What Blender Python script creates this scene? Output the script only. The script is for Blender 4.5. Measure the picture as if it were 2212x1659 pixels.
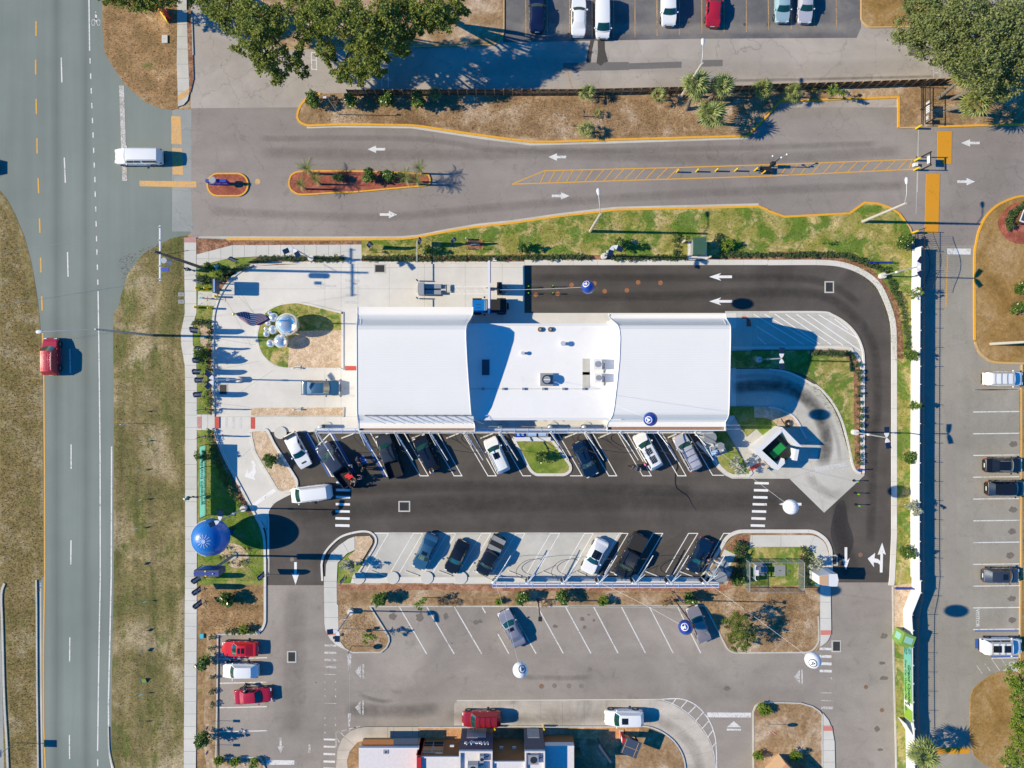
import bpy,bmesh,math,random
import numpy as np
from mathutils import Vector,Matrix
random.seed(7);RNG=np.random.default_rng(7)
for o in list(bpy.data.objects):bpy.data.objects.remove(o)
SC=bpy.context.scene;COL=SC.collection
R=math.radians
# ------------------------------------------------------------- camera, sky, sun, exposure
PX=17.28 # plan units per metre
CX,CY=1106.0,829.5
NX,NY,H=1095.0,805.0,85.0 # point under the drone and its height
def w2(x,y):return ((x-CX)/PX,(CY-y)/PX)
cam=bpy.data.cameras.new('camera');camo=bpy.data.objects.new('camera',cam);COL.objects.link(camo)
cx,cy=w2(NX,NY)
camo.location=(cx,cy,H);camo.rotation_euler=(0,0,0)
cam.sensor_fit='HORIZONTAL';cam.sensor_width=36
cam.lens=36*H/(2212/PX)
cam.shift_x=(0-cx)/(2212/PX);cam.shift_y=(0-cy)/(2212/PX)
cam.clip_start=1;cam.clip_end=3000
SC.camera=camo
SUN_EL,SUN_AZ=32.2,1.2 # light comes from the left, falling right and a touch down
world=bpy.data.worlds.new('World');SC.world=world;world.use_nodes=True
nt=world.node_tree;bg=nt.nodes['Background']
sky=nt.nodes.new('ShaderNodeTexSky');sky.sky_type='NISHITA';sky.sun_disc=False
sky.sun_elevation=R(SUN_EL);sky.sun_rotation=R(-90 + SUN_AZ);sky.air_density=1.0;sky.dust_density=0.0;sky.ozone_density=6.0
hs=nt.nodes.new('ShaderNodeHueSaturation');hs.inputs['Saturation'].default_value=1.38 # deep clear blue all over
nt.links.new(sky.outputs[0],hs.inputs['Color']);nt.links.new(hs.outputs[0],bg.inputs[0]);bg.inputs[1].default_value=0.125
sl=bpy.data.lights.new('sun','SUN');sl.energy=5.0;sl.angle=R(0.55);sl.color=(1.0,.865,.60)
slo=bpy.data.objects.new('sun',sl);COL.objects.link(slo)
d=Vector((math.cos(R(SUN_EL))*math.cos(R(SUN_AZ)),-math.cos(R(SUN_EL))*math.sin(R(SUN_AZ)),-math.sin(R(SUN_EL))))
slo.rotation_euler=d.to_track_quat('-Z','Y').to_euler()
vs=SC.view_settings;vs.view_transform='Standard';vs.look='None';vs.exposure=0.44;vs.gamma=1;vs.use_curve_mapping=False

# ------------------------------------------------------------- helpers
def T(c,r,*pts):
    return [(553*c + p[0]/4,414.75*r + p[1]/4) for p in pts]
def CR(ox,oy,s,*pts):# zoomed crop: origin and scale in photo pixels
    return [((ox+p[0]*s)/1.8517,(oy+p[1]*s)/1.8517) for p in pts]
def G(x,y,h=0.0):
    """plan position of a thing seen at (x, y) when it is h metres up"""
    k=1 - h/H
    return (NX + (x-NX)*k,NY + (y-NY)*k)
def W(x,y,z=0.0):
    a,b=w2(x,y);return Vector((a,b,z))
def WG(x,y,h=0.0,z=0.0):
    return W(*G(x,y,h),z)
def lin(v):
    v /= 255.0
    return v/12.92 if v <= .04045 else ((v+.055)/1.055)**2.4
KR,KG,KB=1.28,1.28,1.22
def C(r,g,b,k=1.0):return (lin(r)/KR*k,lin(g)/KG*k,lin(b)/KB*k)

M={}
def newmat(name):
    m=bpy.data.materials.new(name);m.use_nodes=True
    n=m.node_tree;b=n.nodes['Principled BSDF'];M[name]=m
    return m,n,b
def N(n,t,**kw):
    x=n.nodes.new(t)
    for k,v in kw.items():
        if k.startswith('i_'):
            key=k[2:];key=int(key) if key.isdigit() else key
            x.inputs[key].default_value=v
        else:setattr(x,k,v)
    return x
def ramp(n,stops,fac=None,interp='LINEAR'):
    r=n.nodes.new('ShaderNodeValToRGB');r.color_ramp.interpolation=interp
    el=r.color_ramp.elements
    while len(el) < len(stops):el.new(.5)
    for e,(p,c) in zip(el,stops):
        e.position=p;e.color=(c,c,c,1) if isinstance(c,(int,float)) else (*c,1)
    if fac is not None:n.links.new(fac,r.inputs[0])
    return r
def mixc(n,fac,a,b,mode='MIX'):
    x=n.nodes.new('ShaderNodeMix');x.data_type='RGBA';x.blend_type=mode;x.clamp_factor=True
    for i,v in ((0,fac),(6,a),(7,b)):
        if hasattr(v,'is_output'):n.links.new(v,x.inputs[i])
        elif i == 0:x.inputs[i].default_value=v
        else:x.inputs[i].default_value=(*v,1)
    return x.outputs[2]
def noise(n,vec,scale,detail=4,rough=.6,dist=0):
    x=N(n,'ShaderNodeTexNoise');x.inputs['Scale'].default_value=scale;x.inputs['Detail'].default_value=detail
    x.inputs['Roughness'].default_value=rough;x.inputs['Distortion'].default_value=dist
    n.links.new(vec,x.inputs['Vector']);return x.outputs['Fac']
def mulv(n,vec,s):
    x=N(n,'ShaderNodeVectorMath',operation='MULTIPLY');x.inputs[1].default_value=s
    n.links.new(vec,x.inputs[0]);return x.outputs[0]
def plain(name,col,rough=.6,metal=0,coat=0,var=0.0,spec=None):
    m,n,b=newmat(name)
    b.inputs['Base Color'].default_value=(*col,1);b.inputs['Roughness'].default_value=rough
    b.inputs['Metallic'].default_value=metal;b.inputs['Coat Weight'].default_value=coat
    b.inputs['Coat Roughness'].default_value=.04
    if spec is not None:b.inputs['Specular IOR Level'].default_value=spec
    if var:
        tc=N(n,'ShaderNodeTexCoord');f=noise(n,tc.outputs['Object'],3.0,5)
        r=ramp(n,[(.3,1-var),(.7,1.0)],f)
        n.links.new(mixc(n,1.0,col,r.outputs[0],'MULTIPLY'),b.inputs['Base Color'])
    return m
def bump(n,b,h,strength,dist=.02):
    x=N(n,'ShaderNodeBump');x.inputs['Strength'].default_value=strength;x.inputs['Distance'].default_value=dist
    n.links.new(h,x.inputs['Height']);n.links.new(x.outputs[0],b.inputs['Normal'])
def ground(name,cols,big=.12,fine=6.0,rough=.95,speck=.18,stain=0.0,stainscale=.35,crack=0.0,streak=None,bmp=.4,mid=.8,streakamt=.12,lo=.32,hi=.68,warp=.6,patch=None):
    """layered ground material: three colours mixed by coarse noise, mottling, grains, optional stains, streaks and cracks"""
    m,n,b=newmat(name);tc=N(n,'ShaderNodeTexCoord');v=tc.outputs['Object']
    f1=noise(n,v,big,6,.62,warp);f2=noise(n,v,mid,5,.65);f3=noise(n,v,fine,3,.7)
    base=ramp(n,[(lo,cols[0]),(.5,cols[1]),(hi,cols[2])],f1).outputs[0]
    if patch:base=mixc(n,ramp(n,[(patch[2],0.0),(patch[2]+.07,.85)],noise(n,mulv(n,v,patch[3] if len(patch) > 3 else (1,1,1)),patch[1],6,.7,.4)).outputs[0],base,patch[0])
    mid_=ramp(n,[(.3,1-speck),(.7,1+speck)],f2).outputs[0]
    base=mixc(n,1.0,base,mid_,'MULTIPLY')
    fi=ramp(n,[(.28,1-speck*1.4),(.72,1+speck*1.4)],f3).outputs[0]
    base=mixc(n,1.0,base,fi,'MULTIPLY')
    if streak:
        f4=noise(n,mulv(n,v,streak),1.0,4,.55)
        base=mixc(n,1.0,base,ramp(n,[(.3,1-streakamt),(.7,1+streakamt)],f4).outputs[0],'MULTIPLY')
    if stain:
        f5=noise(n,v,stainscale,5,.6,.8)
        base=mixc(n,1.0,base,ramp(n,[(.60,1.0),(.74,1-stain)],f5).outputs[0],'MULTIPLY')
    if crack:
        wv=N(n,'ShaderNodeVectorMath',operation='ADD');nz=N(n,'ShaderNodeTexNoise');nz.inputs['Scale'].default_value=.9;nz.inputs['Detail'].default_value=5
        n.links.new(v,nz.inputs['Vector']);sc=mulv(n,nz.outputs['Color'],(2.2,2.2,0));n.links.new(v,wv.inputs[0]);n.links.new(sc,wv.inputs[1])
        vo=N(n,'ShaderNodeTexVoronoi',feature='DISTANCE_TO_EDGE');vo.inputs['Scale'].default_value=.24
        n.links.new(wv.outputs[0],vo.inputs['Vector'])
        base=mixc(n,1.0,base,ramp(n,[(.004,1-crack),(.012,1.0)],vo.outputs['Distance']).outputs[0],'MULTIPLY')
    n.links.new(base,b.inputs['Base Color']);b.inputs['Roughness'].default_value=rough
    if bmp:bump(n,b,f3,bmp,.03)
    return m
def paint_mark(name,col,wear=.45,under=(.2,.19,.185)):
    m,n,b=newmat(name);tc=N(n,'ShaderNodeTexCoord');v=tc.outputs['Object']
    f=noise(n,v,5.0,6,.7);f2=noise(n,v,.7,3)
    a=N(n,'ShaderNodeMath',operation='MULTIPLY_ADD');n.links.new(f2,a.inputs[0]);a.inputs[1].default_value=.45;n.links.new(f,a.inputs[2])
    r=ramp(n,[(.80-wear*.3,0.0),(1.0-wear*.25,1.0)],a.outputs[0])
    n.links.new(mixc(n,r.outputs[0],col,under),b.inputs['Base Color']);b.inputs['Roughness'].default_value=.7
    return m

# ---- ground family
ground('dry_verge',[C(134,110,70),C(166,132,90),C(196,166,126)],big=.3,mid=1.5,fine=4.5,speck=.26,streak=(1.2,.08,1),streakamt=.10,bmp=.8,lo=.30,hi=.70,patch=(C(118,124,58),.35,.60))
ground('verge_green',[C(106,106,56),C(138,126,80),C(184,168,132)],big=.13,mid=1.5,fine=4.5,speck=.24,streak=(.7,.04,1),streakamt=.26,bmp=.8,lo=.36,hi=.64,patch=(C(100,108,46),.3,.53,(1,.35,1)))
ground('median_grass',[C(108,100,52),C(138,122,76),C(164,152,118)],big=.3,mid=1.8,fine=4.5,speck=.32,bmp=.8,patch=(C(104,112,40),.5,.60))
ground('brown_soil',[C(138,110,76),C(168,138,102),C(204,182,156)],big=.28,mid=1.6,fine=4.5,speck=.24,bmp=.8,lo=.32,hi=.66,patch=(C(124,128,62),.45,.66))
ground('dead_turf',[C(140,108,52),C(164,130,74),C(182,152,108)],big=.25,mid=1.6,fine=5,speck=.2,bmp=.6,patch=(C(112,120,48),.3,.66))
ground('lawn',[C(148,148,66),C(174,164,92),C(210,188,134)],big=.32,mid=1.1,fine=4.5,speck=.19,bmp=.7,lo=.36,hi=.62,warp=1.2,patch=(C(90,130,32),.33,.47))
ground('lawn_green',[C(98,130,38),C(132,148,60),C(176,164,104)],big=.35,mid=1.1,fine=4.5,speck=.18,bmp=.7,lo=.36,hi=.68)
ground('red_mulch',[C(140,72,54),C(164,90,70),C(188,112,92)],big=.8,mid=3,fine=9,speck=.28,bmp=1)
ground('row_bark',[C(138,92,68),C(166,118,90),C(196,154,124)],big=.9,mid=4,fine=10,speck=.32,bmp=1)
ground('brown_mulch',[C(124,84,60),C(150,108,82),C(184,142,112)],big=.9,mid=3,fine=6,speck=.36,bmp=1)
ground('pale_gravel',[C(196,168,134),C(216,190,158),C(238,216,190)],big=1.2,mid=5,fine=10,speck=.20,bmp=1)
ground('orange_gravel',[C(196,140,92),C(214,160,112),C(236,190,142)],big=1.2,mid=5,fine=10,speck=.22,bmp=1)
ground('old_asphalt',[C(142,134,127),C(154,146,139),C(168,160,151)],big=.05,mid=.5,fine=5,speck=.045,crack=.14,streak=(.05,.6,1),streakamt=.05,bmp=.15,stain=.12,stainscale=.3)
ground('lot_asphalt',[C(144,137,129),C(160,152,143),C(175,167,157)],big=.08,mid=.5,fine=5,speck=.045,crack=.06,streak=(.06,.5,1),streakamt=.05,bmp=.15,stain=.22,stainscale=.45)
ground('pale_asphalt',[C(168,160,150),C(182,174,164),C(196,186,176)],big=.1,mid=.6,fine=10,speck=.04,crack=.22,bmp=.15,stain=.12)
ground('dark_bay_asphalt',[C(92,94,98),C(112,112,114),C(138,134,130)],big=.14,mid=.9,fine=9,speck=.08,crack=.1,bmp=.2,stain=.2)
ground('new_asphalt',[C(76,71,67),C(88,83,78),C(102,96,90)],big=.09,mid=.5,fine=5,speck=.07,streak=(.05,.7,1),streakamt=.10,bmp=.2,stain=.18,stainscale=.2)
ground('side_lane',[C(152,148,136),C(162,157,145),C(174,168,156)],big=.08,mid=.6,fine=5,speck=.05,crack=.10,streak=(.7,.04,1),streakamt=.05,bmp=.15,stain=.1)
ground('entry_asphalt',[C(152,158,154),C(164,168,164),C(176,176,168)],big=.09,mid=.6,fine=10,speck=.04,crack=.15,bmp=.15)
ground('concrete',[C(220,217,208),C(229,226,217),C(237,234,226)],big=.12,mid=.7,fine=9,speck=.03,bmp=.1,stain=.07,stainscale=.3,streak=(.05,.6,1),streakamt=.03)
ground('grey_concrete',[C(192,190,180),C(204,202,192),C(216,213,204)],big=.2,mid=.9,fine=9,speck=.04,bmp=.1,stain=.10,stainscale=.5)
ground('dirty_concrete',[C(164,158,146),C(196,188,176),C(212,204,192)],big=.16,mid=.7,fine=8,speck=.06,bmp=.15,stain=.25,stainscale=.35,streak=(.1,.8,1),streakamt=.10)
ground('walk_concrete',[C(208,208,200),C(218,217,209),C(228,226,218)],big=.15,mid=.9,fine=9,speck=.03,bmp=.1)
ground('joint_dark',[C(120,116,110)]*3,speck=.05,bmp=0)
ground('bark',[(.10,.085,.07),(.16,.14,.12),(.22,.2,.17)],big=3,mid=8,fine=20,speck=.3,bmp=.8)
# main road: aggregate grey with darker wheel tracks along its length
def road_material():
    m,n,b=newmat('main_road_asphalt');tc=N(n,'ShaderNodeTexCoord');v=tc.outputs['Object']
    f1=noise(n,v,.06,4);f2=noise(n,v,9,3,.7);f3=noise(n,mulv(n,v,(.9,.04,1)),1.0,3)
    base=ramp(n,[(.3,C(124,135,129)),(.7,C(142,152,145))],f1).outputs[0]
    base=mixc(n,1,base,ramp(n,[(.3,.95),(.7,1.05)],f2).outputs[0],'MULTIPLY')
    base=mixc(n,1,base,ramp(n,[(.3,.95),(.7,1.05)],f3).outputs[0],'MULTIPLY')
    s=N(n,'ShaderNodeSeparateXYZ');n.links.new(v,s.inputs[0])
    mr=N(n,'ShaderNodeMapRange');n.links.new(s.outputs[0],mr.inputs[0])
    x0,_=w2(90,0);x1,_=w2(250,0);mr.inputs[1].default_value=x0;mr.inputs[2].default_value=x1
    def p(x):return (x-90)/160
    tr=ramp(n,[(0,.97),(p(106),1.0),(p(122),.74),(p(138),1.0),(p(160),1.02),(p(172),1.0),(p(185),.78),(p(200),1.0),(1,1.0)],mr.outputs[0])
    base=mixc(n,1,base,tr.outputs[0],'MULTIPLY')
    n.links.new(base,b.inputs['Base Color']);b.inputs['Roughness'].default_value=.92;bump(n,b,f2,.15)
road_material()
# ---- markings and paints
paint_mark('mark_white',C(238,238,234),.25,C(150,148,144))
paint_mark('mark_white_new',C(250,250,248),.0)
paint_mark('mark_white_faint',C(222,222,218),.5,C(196,194,190))
paint_mark('mark_white_worn',C(226,224,218),.62,C(156,150,145))
paint_mark('mark_yellow',C(236,176,60),.12,C(150,140,120))
paint_mark('mark_orange_worn',C(232,180,104),.30,C(168,160,150))
paint_mark('mark_orange_bay',C(196,160,110),.40,C(110,106,104))
paint_mark('mark_table',C(226,158,30),.06,C(190,130,40))
paint_mark('kerb_yellow',C(246,180,48),.10,C(200,160,90))
paint_mark('kerb_pale_yellow',C(222,178,104),.35,C(190,180,160))
paint_mark('mark_blue',C(58,104,190),.12,C(90,100,120))
paint_mark('pad_red',C(206,80,66),.12,C(190,120,100))
paint_mark('pad_red_faded',C(196,140,134),.2,C(200,180,170))
paint_mark('pad_salmon',C(220,140,124),.1,C(200,150,140))
paint_mark('asphalt_patch',C(120,116,112),.1,C(140,134,130))
for nm,c in (('stain_dark',C(96,90,84)),('stain_wet',C(84,80,76)),('manhole_iron',C(150,118,94)),('manhole_grey',C(146,138,128)),('crack_seal',C(44,42,42)),('rust_patch',C(128,88,60))):
    plain(nm,c,.85,var=.25)
plain('white_paint',C(238,240,244),.5,var=.05);plain('white_metal',C(236,238,240),.35,spec=.6)
plain('grey_metal',C(176,182,188),.4,.3);plain('chrome',(.82,.83,.84),.35,.5);plain('mirror_steel',(.92,.92,.90),.07,.72)
plain('black_plastic',(.012,.012,.014),.5);plain('rubber',(.018,.018,.02),.75);plain('iron_black',(.02,.021,.024),.5)
plain('rim_metal',(.45,.46,.48),.3,.9);plain('lamp_red',(.35,.01,.012),.2,coat=.6);plain('lamp_clear',(.7,.72,.75),.1,coat=.8)
plain('glass_teal',(.008,.050,.046),.05,coat=1.0,spec=.8);plain('glass_black',(.008,.009,.012),.06,coat=1.0,spec=.7);plain('glass_blue',(.015,.03,.05),.05,coat=1.0,spec=.8)
plain('sunroof_glass',(.010,.011,.016),.06,coat=1);plain('plate_white',(.7,.7,.68),.5);plain('bed_liner',(.016,.016,.018),.85)
plain('banner_navy',C(14,32,92),.6);plain('banner_white',C(240,240,244),.6);plain('sign_blue',C(20,66,176),.5);plain('sign_teal',C(70,190,210),.5)
plain('beam_blue',C(92,140,196),.35,coat=.3);plain('bright_yellow',C(246,206,20),.5);plain('lime_green',C(120,210,20),.5);plain('banner_lime',C(146,190,86,.75),.6)
plain('wood_pole',C(128,116,100),.9,var=.4);plain('fence_wood',C(118,84,52),.9,var=.4);plain('fence_post_wood',C(196,160,110),.9,var=.3)
plain('concrete_pole',C(206,198,184),.8,var=.1);plain('solar_panel',(.012,.022,.055),.15,coat=.8);plain('skin',(.42,.24,.16),.55);plain('skin_dark',(.16,.08,.05),.55)
plain('hair_dark',(.02,.015,.012),.7);plain('denim',(.03,.045,.09),.8);plain('khaki',(.30,.24,.16),.8);plain('cloth_black',(.012,.013,.016),.8)
plain('cloth_white',(.75,.76,.78),.8);plain('cloth_navy',(.012,.025,.08),.8);plain('cloth_pink',(.85,.16,.42),.8);plain('cloth_teal',(.10,.50,.46),.8);plain('cloth_grey',(.22,.24,.27),.8);plain('cloth_yellow',(.75,.55,.03),.8);plain('cloth_olive',(.10,.11,.05),.8)
plain('red_item',(.75,.03,.03),.5);plain('bin_green',(.010,.26,.06),.5,var=.15);plain('roof_green',C(64,104,84),.7,var=.15);plain('balloon_blue',(.012,.15,.52),.36,coat=.4);plain('balloon_navy',(.012,.045,.30),.28,coat=.5);plain('balloon_white',(.78,.78,.84),.35,coat=.3)
plain('terracotta',C(226,160,120),.8,var=.1);plain('wall_brown',C(164,112,66),.85,var=.1);plain('wall_tan',C(214,178,140),.85,var=.05);plain('wall_slate',(.045,.065,.11),.5);plain('wall_red',(.42,.015,.025),.5);plain('roof_white',C(238,234,234),.6,var=.12)
plain('poster',C(170,176,180),.4,var=.3);plain('flag_red',(.42,.015,.03),.8);plain('flag_blue',(.010,.025,.13),.8);plain('flag_white',(.55,.56,.62),.8);plain('utility_cover',C(150,156,160),.7,var=.1);plain('pebble_bollard',C(196,190,176),.8)
plain('enclosure_floor',C(120,120,118),.9,var=.2);plain('gold',(.75,.5,.15),.2,1);plain('canopy_blue',(.30,.48,.78),.35);plain('hose',(.016,.016,.018),.6)
def roof_material():
    m,n,b=newmat('membrane_roof');tc=N(n,'ShaderNodeTexCoord');v=tc.outputs['Object']
    f=noise(n,v,.25,5,.6);f2=noise(n,v,2.2,4)
    base=ramp(n,[(.3,C(252,252,250)),(.62,C(248,248,246)),(.8,C(232,230,226))],f).outputs[0]
    base=mixc(n,1,base,ramp(n,[(.3,.98),(.7,1.01)],f2).outputs[0],'MULTIPLY')
    n.links.new(base,b.inputs['Base Color']);b.inputs['Roughness'].default_value=.6
    m,n,b=newmat('seam_roof');tc=N(n,'ShaderNodeTexCoord');v=tc.outputs['Object']
    wv=N(n,'ShaderNodeTexWave',wave_type='BANDS',bands_direction='Y');wv.inputs['Scale'].default_value=1.6;n.links.new(v,wv.inputs['Vector'])
    f=noise(n,v,.2,4)
    base=ramp(n,[(.3,C(250,249,244)),(.7,C(254,253,249))],f).outputs[0]
    r=ramp(n,[(.0,.90),(.12,1.0)],wv.outputs['Fac'])
    n.links.new(mixc(n,1,base,r.outputs[0],'MULTIPLY'),b.inputs['Base Color']);b.inputs['Roughness'].default_value=.45
    bump(n,b,wv.outputs['Fac'],.25,.02)
roof_material()
def leafmat(name,cols,rough=.5,spec=.5,scale=1.3):
    m,n,b=newmat(name);tc=N(n,'ShaderNodeTexCoord');v=tc.outputs['Object']
    f=noise(n,v,scale,4,.7);f2=noise(n,v,7,2)
    a=N(n,'ShaderNodeMath',operation='MULTIPLY_ADD');n.links.new(f2,a.inputs[0]);a.inputs[1].default_value=.6;n.links.new(f,a.inputs[2])
    n.links.new(ramp(n,[(.55,cols[0]),(.8,cols[1]),(1.05,cols[2])],a.outputs[0]).outputs[0],b.inputs['Base Color'])
    b.inputs['Roughness'].default_value=rough;b.inputs['Specular IOR Level'].default_value=spec
    tl=N(n,'ShaderNodeBsdfTranslucent');ms=N(n,'ShaderNodeMixShader');ms.inputs[0].default_value=.35;n.links.new(b.inputs['Base Color'].links[0].from_socket,tl.inputs[0])
    n.links.new(b.outputs[0],ms.inputs[1]);n.links.new(tl.outputs[0],ms.inputs[2]);n.links.new(ms.outputs[0],[q for q in n.nodes if q.type == 'OUTPUT_MATERIAL'][0].inputs[0])
leafmat('leaf_oak',[(.075,.11,.018),(.165,.21,.035),(.36,.38,.09)],.6,.3)
leafmat('leaf_live_oak',[(.10,.135,.045),(.20,.24,.08),(.36,.38,.16)],.6,.3)
leafmat('leaf_magnolia',[(.045,.095,.018),(.10,.18,.025),(.26,.32,.07)],.3,.7)
leafmat('leaf_silver',[(.16,.20,.12),(.38,.40,.30),(.62,.62,.52)],.35)
leafmat('leaf_bright',[(.08,.14,.015),(.18,.27,.03),(.32,.38,.08)],.6,.3)
leafmat('leaf_olive',[(.06,.10,.02),(.14,.19,.035),(.26,.30,.07)],.7,.2)
leafmat('leaf_hedge',[(.035,.07,.02),(.075,.13,.04),(.15,.20,.07)],.6)
leafmat('leaf_palm',[(.10,.14,.03),(.21,.27,.07),(.42,.46,.18)],.45)
leafmat('leaf_palm_yellow',[(.11,.13,.03),(.21,.25,.06),(.36,.38,.13)],.45)
leafmat('leaf_dry',[(.16,.10,.04),(.28,.19,.09),(.36,.27,.16)],.8)
def carpaint(name,col,metal=.0,rough=.35):
    return plain(name,col,rough,metal,coat=1.0)
for nm,c,me,ro in (('paint_white',(.74,.76,.80),0,.4),('paint_red',(.42,.012,.035),.15,.3),('paint_bright_red',(.58,.012,.015),.0,.3),('paint_dark_red',(.30,.012,.025),.2,.3),
    ('paint_black',(.010,.011,.014),.1,.2),('paint_navy',(.006,.02,.055),.2,.22),('paint_steel_blue',(.018,.085,.18),.0,.4),('paint_slate',(.055,.07,.10),.4,.3),('paint_grey',(.045,.05,.06),.4,.3),
    ('paint_silver',(.36,.36,.42),.5,.35),('paint_taupe',(.30,.28,.31),.4,.35),('paint_ice_blue',(.38,.55,.62),.3,.35),('paint_lavender',(.55,.55,.64),.3,.35),('paint_jeep_blue',(.01,.20,.62),.3,.3),('paint_charcoal',(.022,.026,.034),.4,.25),('paint_dark_blue',(.010,.016,.06),.3,.25)):
    carpaint(nm,c,me,ro)

# ------------------------------------------------------------- objects and meshes
def tag(o,label=None,cat=None,group=None,kind=None):
    if label:o['label']=label
    if cat:o['category']=cat
    if group:o['group']=group
    if kind:o['kind']=kind
    return o
def empty(name,loc,rz=0.0,**kw):
    o=bpy.data.objects.new(name,None);COL.objects.link(o);o.location=loc;o.rotation_euler=(0,0,rz);o.empty_display_size=.2
    return tag(o,**kw)
def mobj(name,me,mat=None,parent=None,loc=None):
    o=bpy.data.objects.new(name,me);COL.objects.link(o)
    if mat is not None:
        if not me.materials:me.materials.append(M[mat])
        else:o.material_slots[0].link='OBJECT';o.material_slots[0].material=M[mat]
    if parent is not None:o.parent=parent
    if loc is not None:o.location=loc
    return o
class MB:
    def __init__(s):s.v=[];s.f=[]
    def add(s,vs,fs):
        n=len(s.v);s.v += [tuple(p) for p in vs];s.f += [tuple(i+n for i in f) for f in fs];return s
    def box(s,x0,x1,y0,y1,z0,z1,m=None):
        vs=[(x,y,z) for z in (z0,z1) for x,y in ((x0,y0),(x1,y0),(x1,y1),(x0,y1))]
        if m is not None:vs=[m @ Vector(p) for p in vs]
        return s.add(vs,[(3,2,1,0),(4,5,6,7),(0,1,5,4),(1,2,6,5),(2,3,7,6),(3,0,4,7)])
    def prism(s,pts,z0,z1,bottom=False):
        n=len(pts)
        vs=[(p[0],p[1],z0) for p in pts] + [(p[0],p[1],z1) for p in pts]
        area=sum(pts[i][0]*pts[(i+1)%n][1]-pts[(i+1)%n][0]*pts[i][1] for i in range(n))
        idx=list(range(n)) if area > 0 else list(range(n))[::-1]
        fs=[tuple(i+n for i in idx)] + [(idx[i],idx[(i+1)%n],idx[(i+1)%n]+n,idx[i]+n) for i in range(n)]
        if bottom:fs.append(tuple(idx[::-1]))
        return s.add(vs,fs)
    def sheet(s,pts,z):
        n=len(pts);area=sum(pts[i][0]*pts[(i+1)%n][1]-pts[(i+1)%n][0]*pts[i][1] for i in range(n))
        idx=tuple(range(n)) if area > 0 else tuple(range(n))[::-1]
        return s.add([(p[0],p[1],z) for p in pts],[idx])
    def tube(s,pts,r,n=8,r2=None,cap=True):
        pts=[Vector(p) for p in pts];k=len(pts);rs=[r if r2 is None else r+(r2-r)*i/(k-1) for i in range(k)] if not isinstance(r,(list,tuple)) else r
        vs=[];prev=None
        for i,p in enumerate(pts):
            t=(pts[min(i+1,k-1)]-pts[max(i-1,0)]).normalized()
            a=prev if prev is not None else (Vector((0,0,1)) if abs(t.z) < .9 else Vector((1,0,0)))
            u=(a - t*a.dot(t)).normalized();w=t.cross(u);prev=u
            for j in range(n):
                an=2*math.pi*j/n;vs.append(p + (u*math.cos(an)+w*math.sin(an))*rs[i])
        fs=[(i*n+j,i*n+(j+1)%n,(i+1)*n+(j+1)%n,(i+1)*n+j) for i in range(k-1) for j in range(n)]
        if cap:fs += [tuple(range(n))[::-1],tuple((k-1)*n+j for j in range(n))]
        return s.add(vs,fs)
    def cyl(s,x,y,z0,z1,r,n=16,r2=None):
        return s.tube([(x,y,z0),(x,y,z1)],[r,r if r2 is None else r2],n)
    def lathe(s,prof,n=24,m=None,ctr=(0,0,0)):
        vs=[];k=len(prof)
        for (r,z) in prof:
            for j in range(n):
                a=2*math.pi*j/n;p=Vector((ctr[0]+r*math.cos(a),ctr[1]+r*math.sin(a),ctr[2]+z));vs.append(m @ p if m else p)
        fs=[(i*n+j,i*n+(j+1)%n,(i+1)*n+(j+1)%n,(i+1)*n+j) for i in range(k-1) for j in range(n)]
        return s.add(vs,fs)
    def sphere(s,c,r,n=20,k=12,sz=1.0):
        return s.lathe([(max(r*math.sin(math.pi*i/k),1e-4),-r*sz*math.cos(math.pi*i/k)) for i in range(k+1)],n,None,c)
    def grid(s,fn,nu,nv):
        vs=[fn(i/nu,j/nv) for j in range(nv+1) for i in range(nu+1)]
        return s.add(vs,[(j*(nu+1)+i,j*(nu+1)+i+1,(j+1)*(nu+1)+i+1,(j+1)*(nu+1)+i) for j in range(nv) for i in range(nu)])
    def mesh(s,name,smooth=None):
        me=bpy.data.meshes.new(name);me.from_pydata([tuple(v) for v in s.v],[],s.f);me.update()
        if smooth is not None:
            me.shade_smooth()
            me.set_sharp_from_angle(angle=R(smooth))
        return me
    def build(s,name,mat,parent=None,smooth=None,loc=None):
        me=s.mesh(name,smooth);me.materials.append(M[mat])
        o=bpy.data.objects.new(name,me);COL.objects.link(o)
        if parent is not None:o.parent=parent
        if loc is not None:o.location=loc
        return o
def kids(o):return [c for c in bpy.data.objects if c.parent == o]
def copy_tree(o,loc=None,rz=None,label=None,group=None,scale=None,_p=None,cmap=None):
    c=o.copy();COL.objects.link(c)
    if _p is not None:c.parent=_p
    for ch in (cmap[o.name] if cmap is not None else o.children):copy_tree(ch,_p=c,cmap=cmap)
    if loc is not None:c.location=loc
    if rz is not None:c.rotation_euler=(0,0,rz)
    if scale is not None:c.scale=(scale,)*3 if isinstance(scale,(int,float)) else scale
    if label:c['label']=label
    if group:c['group']=group
    return c
class Proto:
    """first placement uses the built thing itself, later ones copy it with its parts"""
    def __init__(s,root):s.root=root;s.used=False;s.tree=s.snap(root)
    def snap(s,o):return (o,[s.snap(c) for c in o.children])
    def _cp(s,t,parent):
        c=t[0].copy();COL.objects.link(c)
        if parent is not None:c.parent=parent
        for k in t[1]:s._cp(k,c)
        return c
    def put(s,loc,rz=0.0,label=None,group=None,scale=None,mats=None):
        c=s.root if not s.used else s._cp(s.tree,None)
        s.used=True
        c.location=loc;c.rotation_euler=(0,0,rz)
        if scale is not None:c.scale=(scale,)*3 if isinstance(scale,(int,float)) else scale
        if label:c['label']=label
        if group:c['group']=group
        elif 'group' in c and s.used and label:pass
        return c
def setmat(o,mat,i=0):
    o.material_slots[i].link='OBJECT';o.material_slots[i].material=M[mat]
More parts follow.
